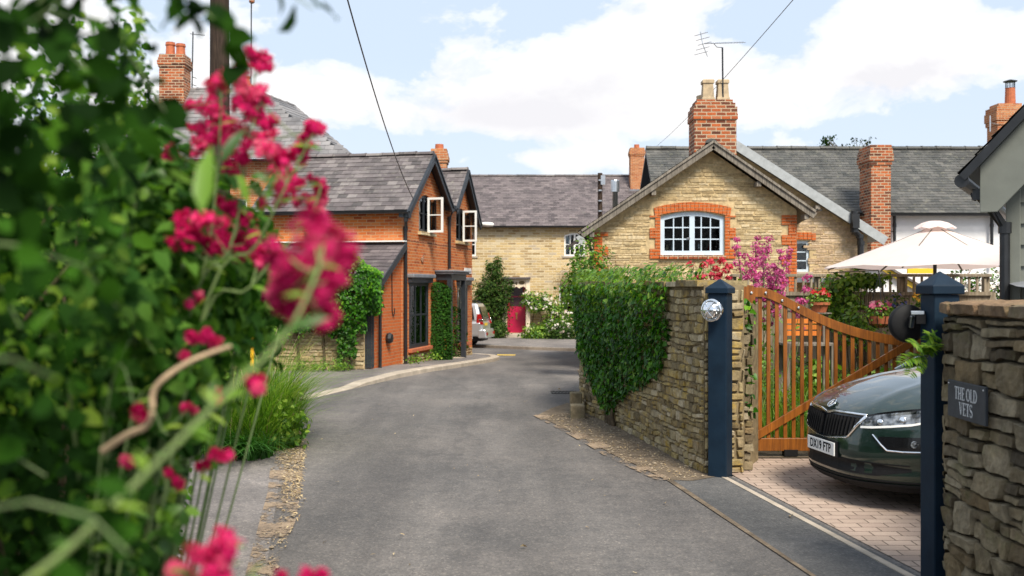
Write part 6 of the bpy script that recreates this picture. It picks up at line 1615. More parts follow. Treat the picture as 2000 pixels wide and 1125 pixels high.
mb = MB(); mb.add(*tap(-2.24,1.25,.87,1.08,1.84,-2.02,.45,.68), SM); mb.build('cabin', M['silver'], sv, bevel=.09)
for s_ in (-1,1):
    for (a,b_,c_,d_) in ((-1.95,-1.15,-1.85,-1.1),(-1.05,-.15,-1.0,-.12),(-.05,.85,-.03,.35)):
        mb = MB(); y0 = s_*.885; y1 = s_*.745; vs = [(a,y0,1.20),(b_,y0,1.20),(d_,y1,1.68),(c_,y1,1.68)]; mb.add(vs+[(p[0],p[1]*.96,p[2]) for p in vs], [(0,1,2,3),(7,6,5,4),(0,4,5,1),(1,5,6,2),(2,6,7,3),(3,7,4,0)], SM); mb.build('side_window', M['gloss'], sv)
    mb = MB(); mb.tube([SM @ Vector((-1.9,s_*.62,1.87)), SM @ Vector((-1.7,s_*.62,1.93)), SM @ Vector((.1,s_*.62,1.93)), SM @ Vector((.3,s_*.62,1.87))], .025, 6); mb.build('roof_rail', M['plast'], sv)
    mb = MB(); mb.add(*tap(-2.33,-2.02,.03,.98,1.42,-2.20,-2.06,.03), SM @ Matrix.Translation((0,s_*.86,0))); to_ = mb.build('tail_lamp', M['redlamp'], sv, bevel=.015)
    mb = MB(); mb.add(*tap(-2.335,-2.15,.032,1.10,1.20,-2.30,-2.12,.032), SM @ Matrix.Translation((0,s_*.862,0))); mb.build('clear_lens', M['chrome'], to_, bevel=.01)
    for xc in (-1.4,1.4): wheel(sv, SM @ Matrix.Translation((xc,s_*.79,.37)) @ Matrix.Rotation(-s_*math.pi/2,4,'X'), .37, .25)
    for xc in (-1.4,1.4):
        mb = MB(); mb.tube([SM @ Vector((xc+.44*math.cos(a_), s_*.90, .40+.44*math.sin(a_))) for a_ in [math.pi*k/16 for k in range(17)]], .05, 6); mb.build('wheel_arch', M['silver'], sv)
mb = MB(); mb.add(*tap(-2.275,-2.25,.66,1.20,1.70,-2.12,-2.08,.56), SM); mb.build('rear_window', M['gloss'], sv)
mb = MB(); mb.add(*tap(-2.46,-2.1,.92,.42,.78,-2.40,-2.1,.91), SM); mb.build('rear_bumper', M['silver'], sv, bevel=.05)
mb = MB(); mb.add(*tap(-2.47,-2.44,.10,.55,.66,-2.47,-2.44,.10), SM @ Matrix.Translation((0,-.72,0))); mb.add(*tap(-2.47,-2.44,.10,.55,.66,-2.47,-2.44,.10), SM @ Matrix.Translation((0,.72,0))); mb.build('reflector', M['redlamp'], sv)
mb = MB(); mb.box(-2.325,-2.31,-.0,.52,.93,1.04, SM); mb.build('number_plate', M['plate_y'], sv)
mb = MB(); mb.box(-2.2,2.2,-.7,.7,.30,.52, SM); mb.build('underbody', M['tyre'], sv)

# ------------------------------------------------------------------ garden fence, parasol, garden things
fe_ = thing('trellis_fence', 'weathered timber garden fence with open picket trellis along its top', 'fence', (5.6,17.5,0))
DF = 17.5; ZF = lambda py: P(0,py,DF).z; x0, x1 = P(1428,0,DF).x, P(1935,0,DF).x
mb = MB(); x = x0
while x < x1:
    w_ = rng.uniform(.11,.135); mb.box(x,x+w_-.006,DF-.012,DF+.01,.0,ZF(571)-.002); x += w_
mb.build('boards', M['fencewood'], fe_)
mb = MB(); x = x0
while x < x1: mb.box(x,x+.035,DF-.018,DF+.014,ZF(571)+.002,ZF(541)); x += .135
mb.build('pickets', M['fencewood'], fe_)
mb = MB(); mb.box(x0,x1,DF-.05,DF+.03,ZF(541)+.001,ZF(535)); mb.build('top_rail', M['fencewood'], fe_, bevel=.006)
mb = MB(); mb.box(x0,x1,DF-.06,DF-.013,ZF(577),ZF(570)); mb.build('middle_rail', M['fencewood'], fe_)
for k in range(4):
    x = x0+.05+(x1-x0-.1)*k/3; mb = MB(); mb.box(x-.05,x+.05,DF+.032,DF+.13,0,ZF(537)); mb.build('fence_post', M['fencewood'], fe_)
um = thing('garden_parasol', 'wide pale pink garden parasol opened above the trellis fence', 'parasol', (P(1826,0,16).x,16,0))
uc = P(1826,0,16); zr_0, zt_0 = P(0,524,16).z, P(0,440,16).z; RU = 1.74
mb = MB(); vs = [(uc.x,16,zt_0+.02)]; nr_, na = 8, 64
for j in range(1, nr_+1):
    for i in range(na):
        a_ = 2*math.pi*i/na+R(22.5)*0+R(8); k = (i % 8)/8; sag = (1-abs(2*k-1)) ; r_ = RU*j/nr_*(1-.075*sag*(1 if True else 0))
        z = zt_0-(zt_0-zr_0)*(j/nr_)**.97 - .0*sag + .035*sag*(j/nr_)*(1 if j == nr_ else .6)
        vs.append((uc.x+r_*math.cos(a_), 16+r_*math.sin(a_), z))
fs = [(0,1+i,1+(i+1)%na) for i in range(na)]+[(1+(j-1)*na+i,1+j*na+i,1+j*na+(i+1)%na,1+(j-1)*na+(i+1)%na) for j in range(1,nr_) for i in range(na)]
mb.add(vs, fs)
m, t, b = newmat('parasol_cloth'); k = ramp(t, nz(t, geo_pos(t), 4, 3), [(.3,(.82,.70,.66)),(.7,(.87,.76,.72))]); t.links.new(k, b.inputs['Base Color']); b.inputs['Roughness'].default_value = .9
tr = nd(t,'ShaderNodeBsdfTranslucent',{'Color':(.9,.72,.66,1)}); mx = nd(t,'ShaderNodeMixShader',{0:.35,1:b.outputs[0],2:tr.outputs[0]}); t.links.new(mx.outputs[0], t.nodes['Material Output'].inputs[0]); M['parasol'] = m
cp_ = mb.build('canopy', M['parasol'], um, recalc=False)
mb = MB(); vs = [(uc.x,16,P(0,431,16).z)]
for j, (r_, z) in enumerate(((.10,P(0,433,16).z),(.20,P(0,438,16).z),(.31,P(0,448,16).z))):
    for i in range(na):
        a_ = 2*math.pi*i/na+R(8); sag = 1-abs(2*((i%8)/8)-1); vs.append((uc.x+r_*math.cos(a_), 16+r_*math.sin(a_), z+.03*sag*(r_/.31)))
mb.add(vs, [(0,1+i,1+(i+1)%na) for i in range(na)]+[(1+j*na+i,1+(j+1)*na+i,1+(j+1)*na+(i+1)%na,1+j*na+(i+1)%na) for j in range(2) for i in range(na)]); mb.build('vent_cap', M['parasol'], um, recalc=False)
mb = MB(); mb.tube([(uc.x,16,0),(uc.x,16,zt_0)], .028, 12); mb.lathe([(.25,0),(.25,.06),(.06,.09),(.05,.3)], 20, Matrix.Translation((uc.x,16,0))); mb.build('pole', M['black'], um)
mb = MB()
for i in range(8):
    a_ = 2*math.pi*i/8+R(8); mb.beam((uc.x,16,zt_0-.01), (uc.x+RU*.98*math.cos(a_),16+RU*.98*math.sin(a_),zr_0-.012), .02, .02)
mb.build('rib', M['greywood'], um)
# small yellow-trimmed outhouse beyond the fence
yh = thing('yellow_trimmed_outhouse', 'low white outhouse with yellow gable trim beyond the trellis fence', 'outhouse', (P(1745,0,25).x,25.5,0))
DY = 25; a = P(1690,560,DY); ap_ = P(1728,525,DY); b_ = P(1812,580,DY)
mb = MB(); Fy = Fr((0,DY,0),(1,0),(0,-1,0)); mb.poly([[(a.x,-.3),(b_.x,-.3),(b_.x,b_.z),(ap_.x,ap_.z-.02),(a.x,ap_.z-.02)]], Fy, 0, -2.0); mb.build('wall', M['render'], yh)
mb = MB(); mb.beam((ap_.x-.05,DY-.10,ap_.z+.03), (b_.x+.2,DY-.10,b_.z-.06), .04, .17); mb.build('bargeboard', M['plate_y'], yh)
mb = MB(); slab(mb, Vector((ap_.x-.1,DY-.2,ap_.z+.14)), Vector((0,2.3,0)), Vector((b_.x-ap_.x+.3,0,b_.z-ap_.z-.10)), .05); slab(mb, Vector((ap_.x-.1,DY-.2,ap_.z+.13)), Vector((0,2.3,0)), Vector((a.x-ap_.x-.2,0,-.06)), .05); mb.build('roof', M['slate'], yh)
mb = MB(); q0 = P(1772,529,DY-.6); q1 = P(1826,529,DY-.6); mb.beam(q0, q1, .05, .12); mb.build('fascia', M['plate_y'], yh)

def flowers(name, parent, c, rad, n, size, mat, zs=1.0, up=.3):
    pos, nrm = blob_pts(c, rad, n, .35, .2, rng.random()*50)
    k = 5; pos = np.repeat(pos, k, 0); nn2 = np.repeat(nrm, k, 0); a_ = np.tile(np.arange(k)*2*np.pi/k, n)+np.repeat(nr.random(n)*6, k)
    nn2 = nn2/np.linalg.norm(nn2,axis=1,keepdims=True); ref = np.cross(nn2, np.array([.3,.2,1.])); ref /= np.linalg.norm(ref,axis=1,keepdims=True); r2 = np.cross(nn2, ref)
    d = ref*np.cos(a_)[:,None]+r2*np.sin(a_)[:,None]+nn2*up
    return leaves(name, pos, nn2, size, mat, parent, 'petal', 0, np.repeat(nr.random(n),k), d)
def basket(label, px, py0, py1, D, wd, fmat, kind):
    c = P(px,(py0+py1)/2,D); t_ = thing('hanging_basket' if kind else 'flower_pot', label, 'hanging basket' if kind else 'flower pot', (c.x,c.y,P(0,py1,D).z))
    zb = P(0,py1,D).z; zm = zb+(P(0,py0,D).z-zb)*.42; r = wd/2
    mb = MB()
    if kind:
        mb.lathe([(r*.3,zb),(r*.7,zb+(zm-zb)*.35),(r*.85,zm),(r*.8,zm-.01),(r*.2,zm-.02)], 18, Matrix.Translation((c.x,c.y,0))); mb.build('liner', M['terracotta'], t_)
        mb = MB()
        for k in range(9):
            a_ = k*2*math.pi/9; ca, sa = math.cos(a_), math.sin(a_); mb.tube([(c.x+ca*r*.32,c.y+sa*r*.32,zb-.005),(c.x+ca*r*.74,c.y+sa*r*.74,zb+(zm-zb)*.35),(c.x+ca*r*.89,c.y+sa*r*.89,zm)], .006, 4)
        for k in range(3):
            a_ = k*2*math.pi/3+.4; mb.tube([(c.x+math.cos(a_)*r*.85,c.y+math.sin(a_)*r*.85,zm),(c.x,c.y+.02,zm+.62)], .005, 4)
        mb.tube([(c.x,c.y+.02,zm+.62),(c.x,c.y+.05,zm+.68),(c.x,DF+.0,zm+.68)], .01, 5)
        mb.build('wire_frame', M['black'], t_)
    else:
        mb.lathe([(r*.55,zb),(r*.78,zm-.04),(r*.88,zm-.04),(r*.9,zm),(r*.8,zm),(r*.7,zm-.03),(.01,zm-.03)], 18, Matrix.Translation((c.x,c.y,0))); mb.build('pot', M['terracotta'], t_, smooth=False)
        mb = MB(); mb.beam((c.x,c.y,zb-.02),(c.x,DF-.02,zb-.02),.06,.03,); mb.box(c.x-r*.8,c.x+r*.8,c.y-.15,c.y+.15,zb-.02,zb-.002); mb.build('shelf_bracket', M['greywood'], t_)
    pos, nrm = blob_pts((c.x,c.y,zm+.05), (r*1.0,r*.9,(P(0,py0,D).z-zm)*.75), 420, .3); leaves('foliage', pos, nrm, .05, M['garden'], t_, 'ovate', .4)
    flowers('flower_head', t_, (c.x,c.y,zm+(P(0,py0,D).z-zm)*.62), (r*.85,r*.8,(P(0,py0,D).z-zm)*.40), 34 if kind else 22, .045, fmat)
    return t_
basket('terracotta pot of red geraniums on a bracket at the trellis fence', 1600, 563, 610, 15.6, .36, M['redfl'], 0)
bk = basket('hanging wire basket of hot pink petunias before the fence', 1718, 586, 640, 15.2, .40, M['hotpink'], 1)
bf = thing('blue_flower_plant', 'trailing blue flowered plant between the pink basket and the mirror', 'plant', P(1752,640,15.4))
pos, nrm = blob_pts(P(1750,612,15.5), (.20,.2,.34), 300, .2); leaves('foliage', pos, nrm, .05, M['bush'], bf, 'ovate'); flowers('flower_head', bf, P(1750,608,15.4), (.2,.2,.3), 90, .022, M['bluefl'])
of = thing('orange_flower_plant', 'small orange and yellow bedding plant by the nearer gate post top', 'plant', P(1797,600,15.5))
pos, nrm = blob_pts(P(1797,590,15.5), (.13,.13,.24), 160, .2); leaves('foliage', pos, nrm, .05, M['garden'], of, 'ovate'); flowers('flower_head', of, P(1796,578,15.4), (.10,.1,.08), 14, .03, M['yellowpost'])
# orange bench and a pale table top in the garden
be = thing('garden_bench', 'orange slatted garden bench half hidden among plants behind the gate', 'bench', (P(1580,0,14).x,14.1,0))
z0 = P(0,672,14).z; xa_, xb_ = P(1529,0,14).x, P(1632,0,14).x
mb = MB()
for k in range(3): mb.box(xa_,xb_,14.35,14.38,z0+.10+.085*k,z0+.165+.085*k)
mb.build('backrest', M['orangewood'], be)
mb = MB()
for k in range(4): mb.box(xa_,xb_,13.92+.11*k,14.01+.11*k,z0-.02,z0+.012)
mb.build('seat', M['greywood'], be)
for x in (xa_+.05, xb_-.05):
    for y in (13.95, 14.32): mb = MB(); mb.box(x-.03,x+.03,y-.03,y+.03,0,z0-.022 if y < 14 else z0+.34); mb.build('leg', M['greywood'], be)

# planting behind the gate and above the wall
def shrub(name, label, cat, c, rad, n, size, mat, shape='ovate', group=None, lump=.3, inner=.25, stem=True, zg=0):
    t_ = thing(name, label, cat, (c[0],c[1],zg), group)
    pos, nrm = blob_pts(c, rad, n, inner, lump, rng.random()*90, zg+.02); leaves('foliage', pos, nrm, size*(.7+.6*nr.random(len(pos))), mat, t_, shape, .5)
    if stem:
        mb = MB()
        for k in range(5):
            e = Vector(c)+Vector((rng.uniform(-.6,.6)*rad[0],rng.uniform(-.6,.6)*rad[1],rng.uniform(0,.6)*rad[2])); mb.tube([(c[0]+rng.uniform(-.06,.06),c[1],zg-.02),Vector((c[0],c[1],zg)).lerp(e,.5)+Vector((rng.uniform(-.1,.1),0,0)),e], [.022,.015,.006], 5)
        mb.build('stem', M['bark'], t_)
    return t_
gp = 'leafy border plants behind the gate'
for i in range(17):
    px = 1478+ (i*61)%330+rng.uniform(-8,8); D = rng.uniform(12.0,15.8); hgt = rng.uniform(.28,.55); c = P(px,0,D)
    if 1520 < px < 1640 and D < 13.9: hgt = .3
    shrub('border_plant','leafy green border plant growing among others behind the gate','plant',(c.x,D,hgt*.8),(.42,.4,hgt),420,rng.choice((.07,.1,.14)),M[rng.choice(('garden','garden','shrub_y','bush'))],rng.choice(('ovate','lance','ovate')),gp)
gpts = scatter_poly(2600, [(2.5,11.6),(5.6,11.6),(6.6,16.5),(3.4,17)]); tag(blades('tall_garden_grass', gpts, .35+.5*nr.random(len(gpts)), .016, M['grass'], None, .5), 'tall wispy grass and self-sown stalks filling the garden bed', None, None, 'stuff')
cl = shrub('vine','green vine climbing over the trellis beside the red geranium pot','climber',(P(1640,0,17.2).x,17.2,1.65),(.40,.16,.5),900,.08,M['garden'],'ivy',None,.5,.2)
cl = shrub('vine','lime green vine trailing along the trellis top under the parasol','climber',(P(1690,0,17.2).x,17.25,P(0,548,17.2).z),(.42,.14,.14),520,.08,M['shrub_y'],'ivy',None,.5,.2)
cl = shrub('fence_shrub','dark bushy shrub at the foot of the fence below the pink basket','shrub',(P(1672,0,16).x,16,1.25),(.32,.3,.35),600,.07,M['garden'],'ovate',None,.4,.2)
cl = shrub('flowering_hedge','clipped dark hedge dotted with cream blossom beyond the parasol','hedge',(P(1915,0,21).x,21,1.3),(1.25,.5,1.0),5200,.07,M['hedge_n'],'ovate',None,.2,.3)
flowers('blossom', cl, (P(1910,0,20.7).x,20.7,1.65), (1.2,.5,.65), 260, .05, M['rose'])
sp_ = shrub('lime_shrub','bright lime green shrub rising behind the ivy wall top','shrub',(P(1150,0,21.5).x,21.5,1.85),(.62,.5,.95),3200,.075,M['shrub_y'],'ovate',None,.35,.3)
shrub('olive_shrub','dull olive twiggy shrub leaning on the cottage corner behind the lime shrub','shrub',(P(1176,0,22.9).x,22.9,2.0),(.52,.4,.85),1500,.06,M['brownleaf'],'lance',None,.6,.1)
for (px, lab, mm) in ((1335,'low yellowish shrub showing above the wall coping left of the red valerian','shrub_y'),(1442,'loose green shrub between the farther gate post and the gate stile','garden')):
    D = 13.2 if px != 1442 else 12.2; c = P(px,0,D); shrub('wall_shrub',lab,'shrub',(c.x,D,1.22 if px != 1442 else 1.0),(.40,.35,.72 if px != 1442 else .75),900,.06,M[mm],'ovate',None,.4,.2)
def valerian(label, stems, mat, root, name='valerian', group=None, fl_size=.013, head_n=60, leafm='garden', leaf_sz=.07, stem_r=.006, spread=.05):
    """stems: list of (tip, head radius, number of clusters down the stem)"""
    t_ = thing(name, label, 'flower', root, group); root = Vector(root)
    sm = MB(); lp = []; ln = []
    for (tip, hr_, nc) in stems:
        tip = Vector(tip); b0 = root+Vector((rng.uniform(-1,1)*spread,rng.uniform(-1,1)*spread,0)); md = b0.lerp(tip,.5)+Vector((rng.uniform(-.05,.05),rng.uniform(-.05,.05),.04)); pts = []
        for i in range(9):
            f = i/8; pts.append(b0*(1-f)**2+md*2*f*(1-f)+tip*f*f)
        sm.tube(pts, [stem_r*(1-.5*i/8) for i in range(9)], 5)
        for k in range(nc):
            f = k/max(1,nc); c = tip.lerp(pts[5], f)+Vector((rng.gauss(0,1),rng.gauss(0,1),rng.gauss(0,.4)))*hr_*(.15+.75*f if nc > 1 else 0)
            rr = hr_*(.62+.5*math.sin(math.pi*min(1,.2+f)))*rng.uniform(.75,1.15) if nc > 1 else hr_
            flowers('flower_head', t_, tuple(c), (rr,rr,rr*.75), head_n, fl_size, mat, up=.5)
            if k: sm.tube([pts[5].lerp(tip,.5), c], stem_r*.5, 4)
        for i in range(1,7):
            for s_ in range(2): lp.append(tuple(pts[i]+Vector((rng.gauss(0,.01),rng.gauss(0,.01),0)))); ln.append((rng.gauss(0,.6),rng.gauss(0,.6),1))
    sm.build('stem', M['stemgreen'], t_); leaves('foliage', np.array(lp), np.array(ln), leaf_sz*(.7+.6*nr.random(len(lp))), M[leafm], t_, 'ovate', .1)
    return t_
D = 12.6
valerian('tall spires of pink valerian rising behind the gate hinge stile', [(P(px,py,D+rng.uniform(-.3,.6)),.062,n_+3) for px,py,n_ in ((1440,468,5),(1478,465,6),(1502,466,6),(1524,492,6),(1540,490,6),(1490,490,5),(1512,520,5),(1470,505,5),(1455,500,4),(1538,530,4),(1500,545,4),(1528,560,3))], M['pinkfl'], (P(1495,0,D).x,D+.2,.4), fl_size=.014, head_n=46, stem_r=.006, spread=.2)
valerian('small pink valerian spike standing against the trellis fence', [(P(1578,543,D+1),.07,4),(P(1572,590,D+1),.06,3)], M['pinkfl'], (P(1575,0,D).x,D+1.1,.3), fl_size=.02, head_n=34)
valerian('low red valerian flowering above the wall coping by the post', [(P(px,py,13.2),.06,3) for px,py in ((1348,516),(1375,518),(1388,512),(1408,510),(1425,520),(1398,525),(1418,528))], M['coral'], (P(1390,0,13.2).x,13.3,.9), fl_size=.022, head_n=30, spread=.2)

# ------------------------------------------------------------------ greenery round the brick house and far cottage
def vert_ivy(name, label, F_, s0, s1, z0, z1, depth, n, size, mat, topr=.25, base_d=.0, stem=True, seed=0, amp=.28):
    t_ = thing(name, label, 'climber', F_((s0+s1)/2, base_d+depth*.4, z0)); pos = []; nrm = []
    cs, hw = (s0+s1)/2, (s1-s0)/2
    for i in range(n):
        f = rng.random(); z = z0+(z1-z0)*f; tp = math.sqrt(max(0,1-max(0,(f-1+topr)/topr)**2)); a_ = rng.uniform(-.15,math.pi+.15)
        r_ = (.7+.3*rng.random())*tp*(1+amp*noise.noise(Vector((a_*1.2+seed,z*1.3,seed))))*(.86+.14*math.sin(f*3))
        x = math.cos(a_)*hw*r_; d = math.sin(a_)*depth*r_; q = F_(cs+x, base_d+d, z); nv = F_.t*math.cos(a_)+F_.n*math.sin(a_)
        pos.append(tuple(q)); nrm.append((nv.x+rng.gauss(0,.5),nv.y+rng.gauss(0,.5),.35+rng.gauss(0,.4)+(1.2 if f > .94 else 0)))
    leaves('foliage', pos, nrm, size*(.7+.6*nr.random(len(pos))), mat, t_, 'ivy', .9)
    if stem: mb = MB(); mb.tube([F_(cs,.1+base_d,z0-.1),F_(cs+.03,.1+base_d,z0+.8),F_(cs,.1+base_d,z1-.3)], [.05,.04,.02], 6); mb.build('stem', M['bark'], t_)
    return t_
vert_ivy('climbing_plant','tall dense green column of climber covering the near porch post', F, 2.28, 2.98, -.05, 2.02, .52, 6500, .046, M['conif'], .12, seed=2)
vert_ivy('climbing_plant','narrow wisp of climber on the far porch post', F, 4.3, 4.62, -.1, 1.35, .42, 700, .062, M['conif'], .3, seed=5)
# dark boarded side gate and pale rubble wall with its ivy
sgt = thing('side_gate', 'dark vertical boarded side gate between lean-to and ivy', 'gate', P(720,718,22.4)); Fs = Fr((0,22.42,0),(1,0),(0,-1,0))
mb = MB(); a, b_ = P(711,0,22.42).x, P(731,0,22.42).x
for k in range(4): fbox(mb, Fs, a+(b_-a)*k/4+.003, a+(b_-a)*(k+1)/4-.003, 0, .03, .12, P(0,556,22.78).z)
mb.build('boards', M['anth'], sgt); mb = MB(); fbox(mb, Fs, a-.06, a, -.03, .05, .1, P(0,553,22.78).z); fbox(mb, Fs, a, b_, -.02, -.001, .3, .4); fbox(mb, Fs, a, b_, -.02, -.001, 1.4, 1.5); mb.build('gate_frame', M['anth'], sgt)
lw = thing('pale_rubble_wall', 'low pale rubble wall under overhanging ivy beside the side gate', 'wall', (-4.6,22.4,.1))
Fl = Fr((P(712,0,22.3).x,22.3,0),(-1,-.06),(.06,-1,0)); topz = lambda u: 1.05+.12*math.sin(u*2.1)+.1*noise.noise(Vector((u,0,0)))
mb = MB(); fbox(mb, Fl, 0, 3.6, -.4, 0, 0, 1.15); mb.build('wall_core', M['mortar'], lw)
st_ = MB(); stonework(st_, lambda u,v,d: Fl(u,.003+d,v), 0, 3.6, .1, 1.15, (.05,.12), (.12,.34), .04, .005, (4,3), None, 61, .02, .012); st_.build('stonework', M['stone_left'], lw)
hv = thing('ivy_hedge', 'big dark ivy mass overflowing the low pale rubble wall', 'ivy', (-4.7,22.6,.1)); pos=[]; nrm=[]; rn=[]
for i in range(15000):
    u = rng.uniform(-.35,3.9); f = rng.random()
    tz = 2.62+.25*noise.noise(Vector((u*1.1,1,0)))-.55*max(0,(.35-u))**1.0; bz = .92+.22*noise.noise(Vector((u*2.3,4,0)))-(.55 if .15 < u < .55 else 0)-(.65 if 2.05 < u < 2.5 else 0)
    if u < -.05: bz = 1.3
    z = bz+(tz-bz)*f**.9; bul = .28+.30*math.sin(math.pi*min(1,f*.9+.05))*(1+.7*noise.noise(Vector((u*1.9,z*1.9,2))))
    d = bul*(.35+.65*rng.random()) if f < .95 else rng.uniform(-.6,bul*.8)
    if u < .1 and rng.random() < .5: d = rng.uniform(-.7,bul)
    q = Fl(u, d, z); pos.append(tuple(q)); nrm.append((Fl.n.x+rng.gauss(0,.5)+(.9 if u < .05 else 0),Fl.n.y+rng.gauss(0,.5),.4+rng.gauss(0,.4)+(1 if f > .93 else 0))); rn.append(min(1,.4*rng.random()+.55*rng.random()**3+(.35 if f > .9 else 0)))
leaves('foliage', pos, nrm, .06+.03*nr.random(len(pos)), M['ivy'], hv, 'ivy', .9, rn)
mb = MB()
for k in range(6): mb.tube([Fl(.3+k*.55,.06,.1),Fl(.33+k*.55,.08,.8),Fl(.25+k*.6,.1,1.6)], [.03,.025,.015], 5)
mb.build('stem', M['bark'], hv)
for (px, lab) in ((620,'small weed tuft at the foot of the pale rubble wall'),(662,'larger weed tuft at the rubble wall foot nearest the side gate'),(590,'leftmost weed tuft at the pale rubble wall foot')):
    c = P(px,0,21.8); w_ = thing('weed', lab, 'weed', (c.x,21.8,.1)); k = 120 if px != 662 else 200
    leaves('foliage', np.stack([c.x+.13*nr.normal(size=k),21.9+.1*nr.normal(size=k),.12+abs(.09*nr.normal(size=k))],1), nr.normal(size=(k,3))+np.array([0,-.3,1]), .09, M['garden'], w_, 'lance', -.2)
for (s_, lab) in ((.5,'weeds along the brick house plinth below the first window'),(1.9,'weeds by the brick house plinth near the climber column')):
    c = F(s_,.12,.05); w_ = thing('weed', lab, 'weed', c); k = 110
    leaves('foliage', np.stack([c.x+.14*nr.normal(size=k),c.y+.3*nr.normal(size=k),.06+abs(.09*nr.normal(size=k))],1), nr.normal(size=(k,3))+np.array([.3,0,1]), .07, M['garden'], w_, 'ovate', -.2)
ws = thing('wall_shrub', 'dark green wall shrub trained up beside the magenta door', 'shrub', (P(962,0,50).x,50,-.6)); AP=[]; AN=[]
for (px,py,rx,rz_,n_) in ((948,610,.75,.8,1100),(978,592,.65,.9,1100),(962,560,.75,.8,1100),(968,530,.45,.55,500),(940,575,.5,.6,500),(990,560,.4,.5,350),(972,512,.22,.35,120),(955,520,.2,.3,100),(975,640,.5,.5,500)):
    c = P(px,py,49.9); pos, nrm = blob_pts(c,(rx,.5,rz_),n_,.2,.45,px); AP.append(pos); AN.append(nrm)
leaves('foliage', np.concatenate(AP), np.concatenate(AN), .11, M['bush'], ws, 'ovate', .6)
mb = MB()
for k in range(4): mb.tube([(P(955+k*8,0,50).x,50.2,-.6),(P(952+k*9,0,50).x,50.1,.9),P(945+k*13,560,50)], [.06,.045,.02], 6)
mb.build('stem', M['bark'], ws)
shrub('low_shrub','round low shrub between the silver car and magenta door','shrub',(P(975,0,49).x,49.2,-.2),(.45,.4,.55),700,.1,M['bush'],'ovate',zg=-.6)
ro_ = thing('climbing_rose','climbing rose with white and blush blooms beside the magenta door','rose',(P(1075,0,49.6).x,49.8,-.6)); AP=[]; AN=[]; BP=[]
mb = MB()
for (px,py,rx,rz_,n_) in ((1035,585,.50,.45,420),(1062,588,.55,.5,520),(1085,605,.5,.5,500),(1075,632,.5,.4,420),(1100,630,.45,.5,420),(1112,645,.45,.4,380),(1050,600,.5,.35,340)):
    c = P(px,py,49.9); pos, nrm = blob_pts(c,(rx,.35,rz_),n_,.1,.4,px); AP.append(pos); AN.append(nrm); BP.append(pos[nr.random(len(pos))<.035]-np.array([0,.18,0])); mb.tube([(c.x,50.2,-.6),Vector((c.x+.2,50.1,c.z*.5)),c], [.03,.02,.008], 5)
AP = np.concatenate(AP); AN = np.concatenate(AN); BP = np.concatenate(BP); leaves('foliage', AP, AN, .12, M['garden'], ro_, 'ovate', .4); mb.build('stem', M['bark'], ro_)
for k_ in range(1):
    k = 7; n_ = len(BP); pos = np.repeat(BP,k,0); nn2 = np.repeat(np.array([[0,-1,.3]])+.4*nr.normal(size=(n_,3)),k,0); leaves('blossom', pos+.02*nr.normal(size=pos.shape), nn2, .075, M['rose'], ro_, 'petal', 0, np.repeat(nr.random(n_),k))
shrub('bedding','low dark green bedding in front of the cottage right of the doorstep','shrub',(P(1050,0,48.8).x,48.9,-.35),(.85,.5,.55),1500,.11,M['garden'],'ovate',zg=-.6)
bd2 = shrub('bedding','low bedding with pale flowers right of the darker bedding','shrub',(P(1098,0,48.6).x,48.6,-.3),(.95,.5,.6),1600,.11,M['bush'],'ovate',zg=-.6)
flowers('blossom', bd2, (P(1102,0,48.2).x,48.2,-.1), (.8,.3,.4), 26, .06, M['rose'])
ts_ = shrub('twiggy_climber','thin brown twiggy climber on the cottage wall left of the lime shrub','climber',(P(1108,0,50.3).x,50.3,P(0,545,50).z),(.7,.2,.75),420,.10,M['brownleaf'],'lance',None,.7,.1,zg=-.6)

# ------------------------------------------------------------------ pole, wires, yellow post
tp = thing('telegraph_pole', 'tall dark timber telegraph pole rising out of the left hedge', 'telegraph pole', (P(429,0,17).x,17,0))
c = P(429,0,17); mb = MB(); mb.tube([(c.x,17,-.2),(c.x,17,4),(c.x,17,9.2)], [.175,.165,.14], 14); mb.build('shaft', M['polewood'], tp)
mb = MB(); mb.beam((c.x-.9,16.82,8.7),(c.x+.9,16.82,8.7),.09,.12); mb.build('crossarm', M['polewood'], tp)
mb = MB()
for k in (-.75,-.3,.3,.75): mb.lathe([(.03,8.76),(.05,8.8),(.045,8.88),(.02,8.92)], 10, Matrix.Translation((c.x+k,16.82,0)))
mb.build('insulator', M['white'], tp)
def wire(label, p0, p1, sag, r=.011, n=24):
    p0 = Vector(p0); p1 = Vector(p1); pts = []
    for i in range(n+1):
        f = i/n; pts.append(p0.lerp(p1,f)-Vector((0,0,4*sag*f*(1-f))))
    mb = MB(); mb.tube(pts, r, 5); o = mb.build('overhead_wire', M['black'], None); tag(o, label, 'wire')
g1 = F(.95,.02,3.98); q = P(628,0,13)
wire('thin wire swooping down from the sky to the first brick gable', g1, (-1.9,4.5,7.9), .75, .011, 40)
wire('thin wire crossing the clouds past the television aerial to a far chimney', P(1243,315,53), P(1760,-250,11), .35, .007, 40)
yp = thing('marker_post', 'slim yellow marker post standing in the tall grass', 'post', (P(493,0,13.4).x,13.4,0))
mb = MB(); c = P(493,0,13.4); mb.box(c.x-.022,c.x+.022,13.38,13.42,0,P(0,588,13.4).z); mb.build('shaft', M['yellowpost'], yp, bevel=.005)
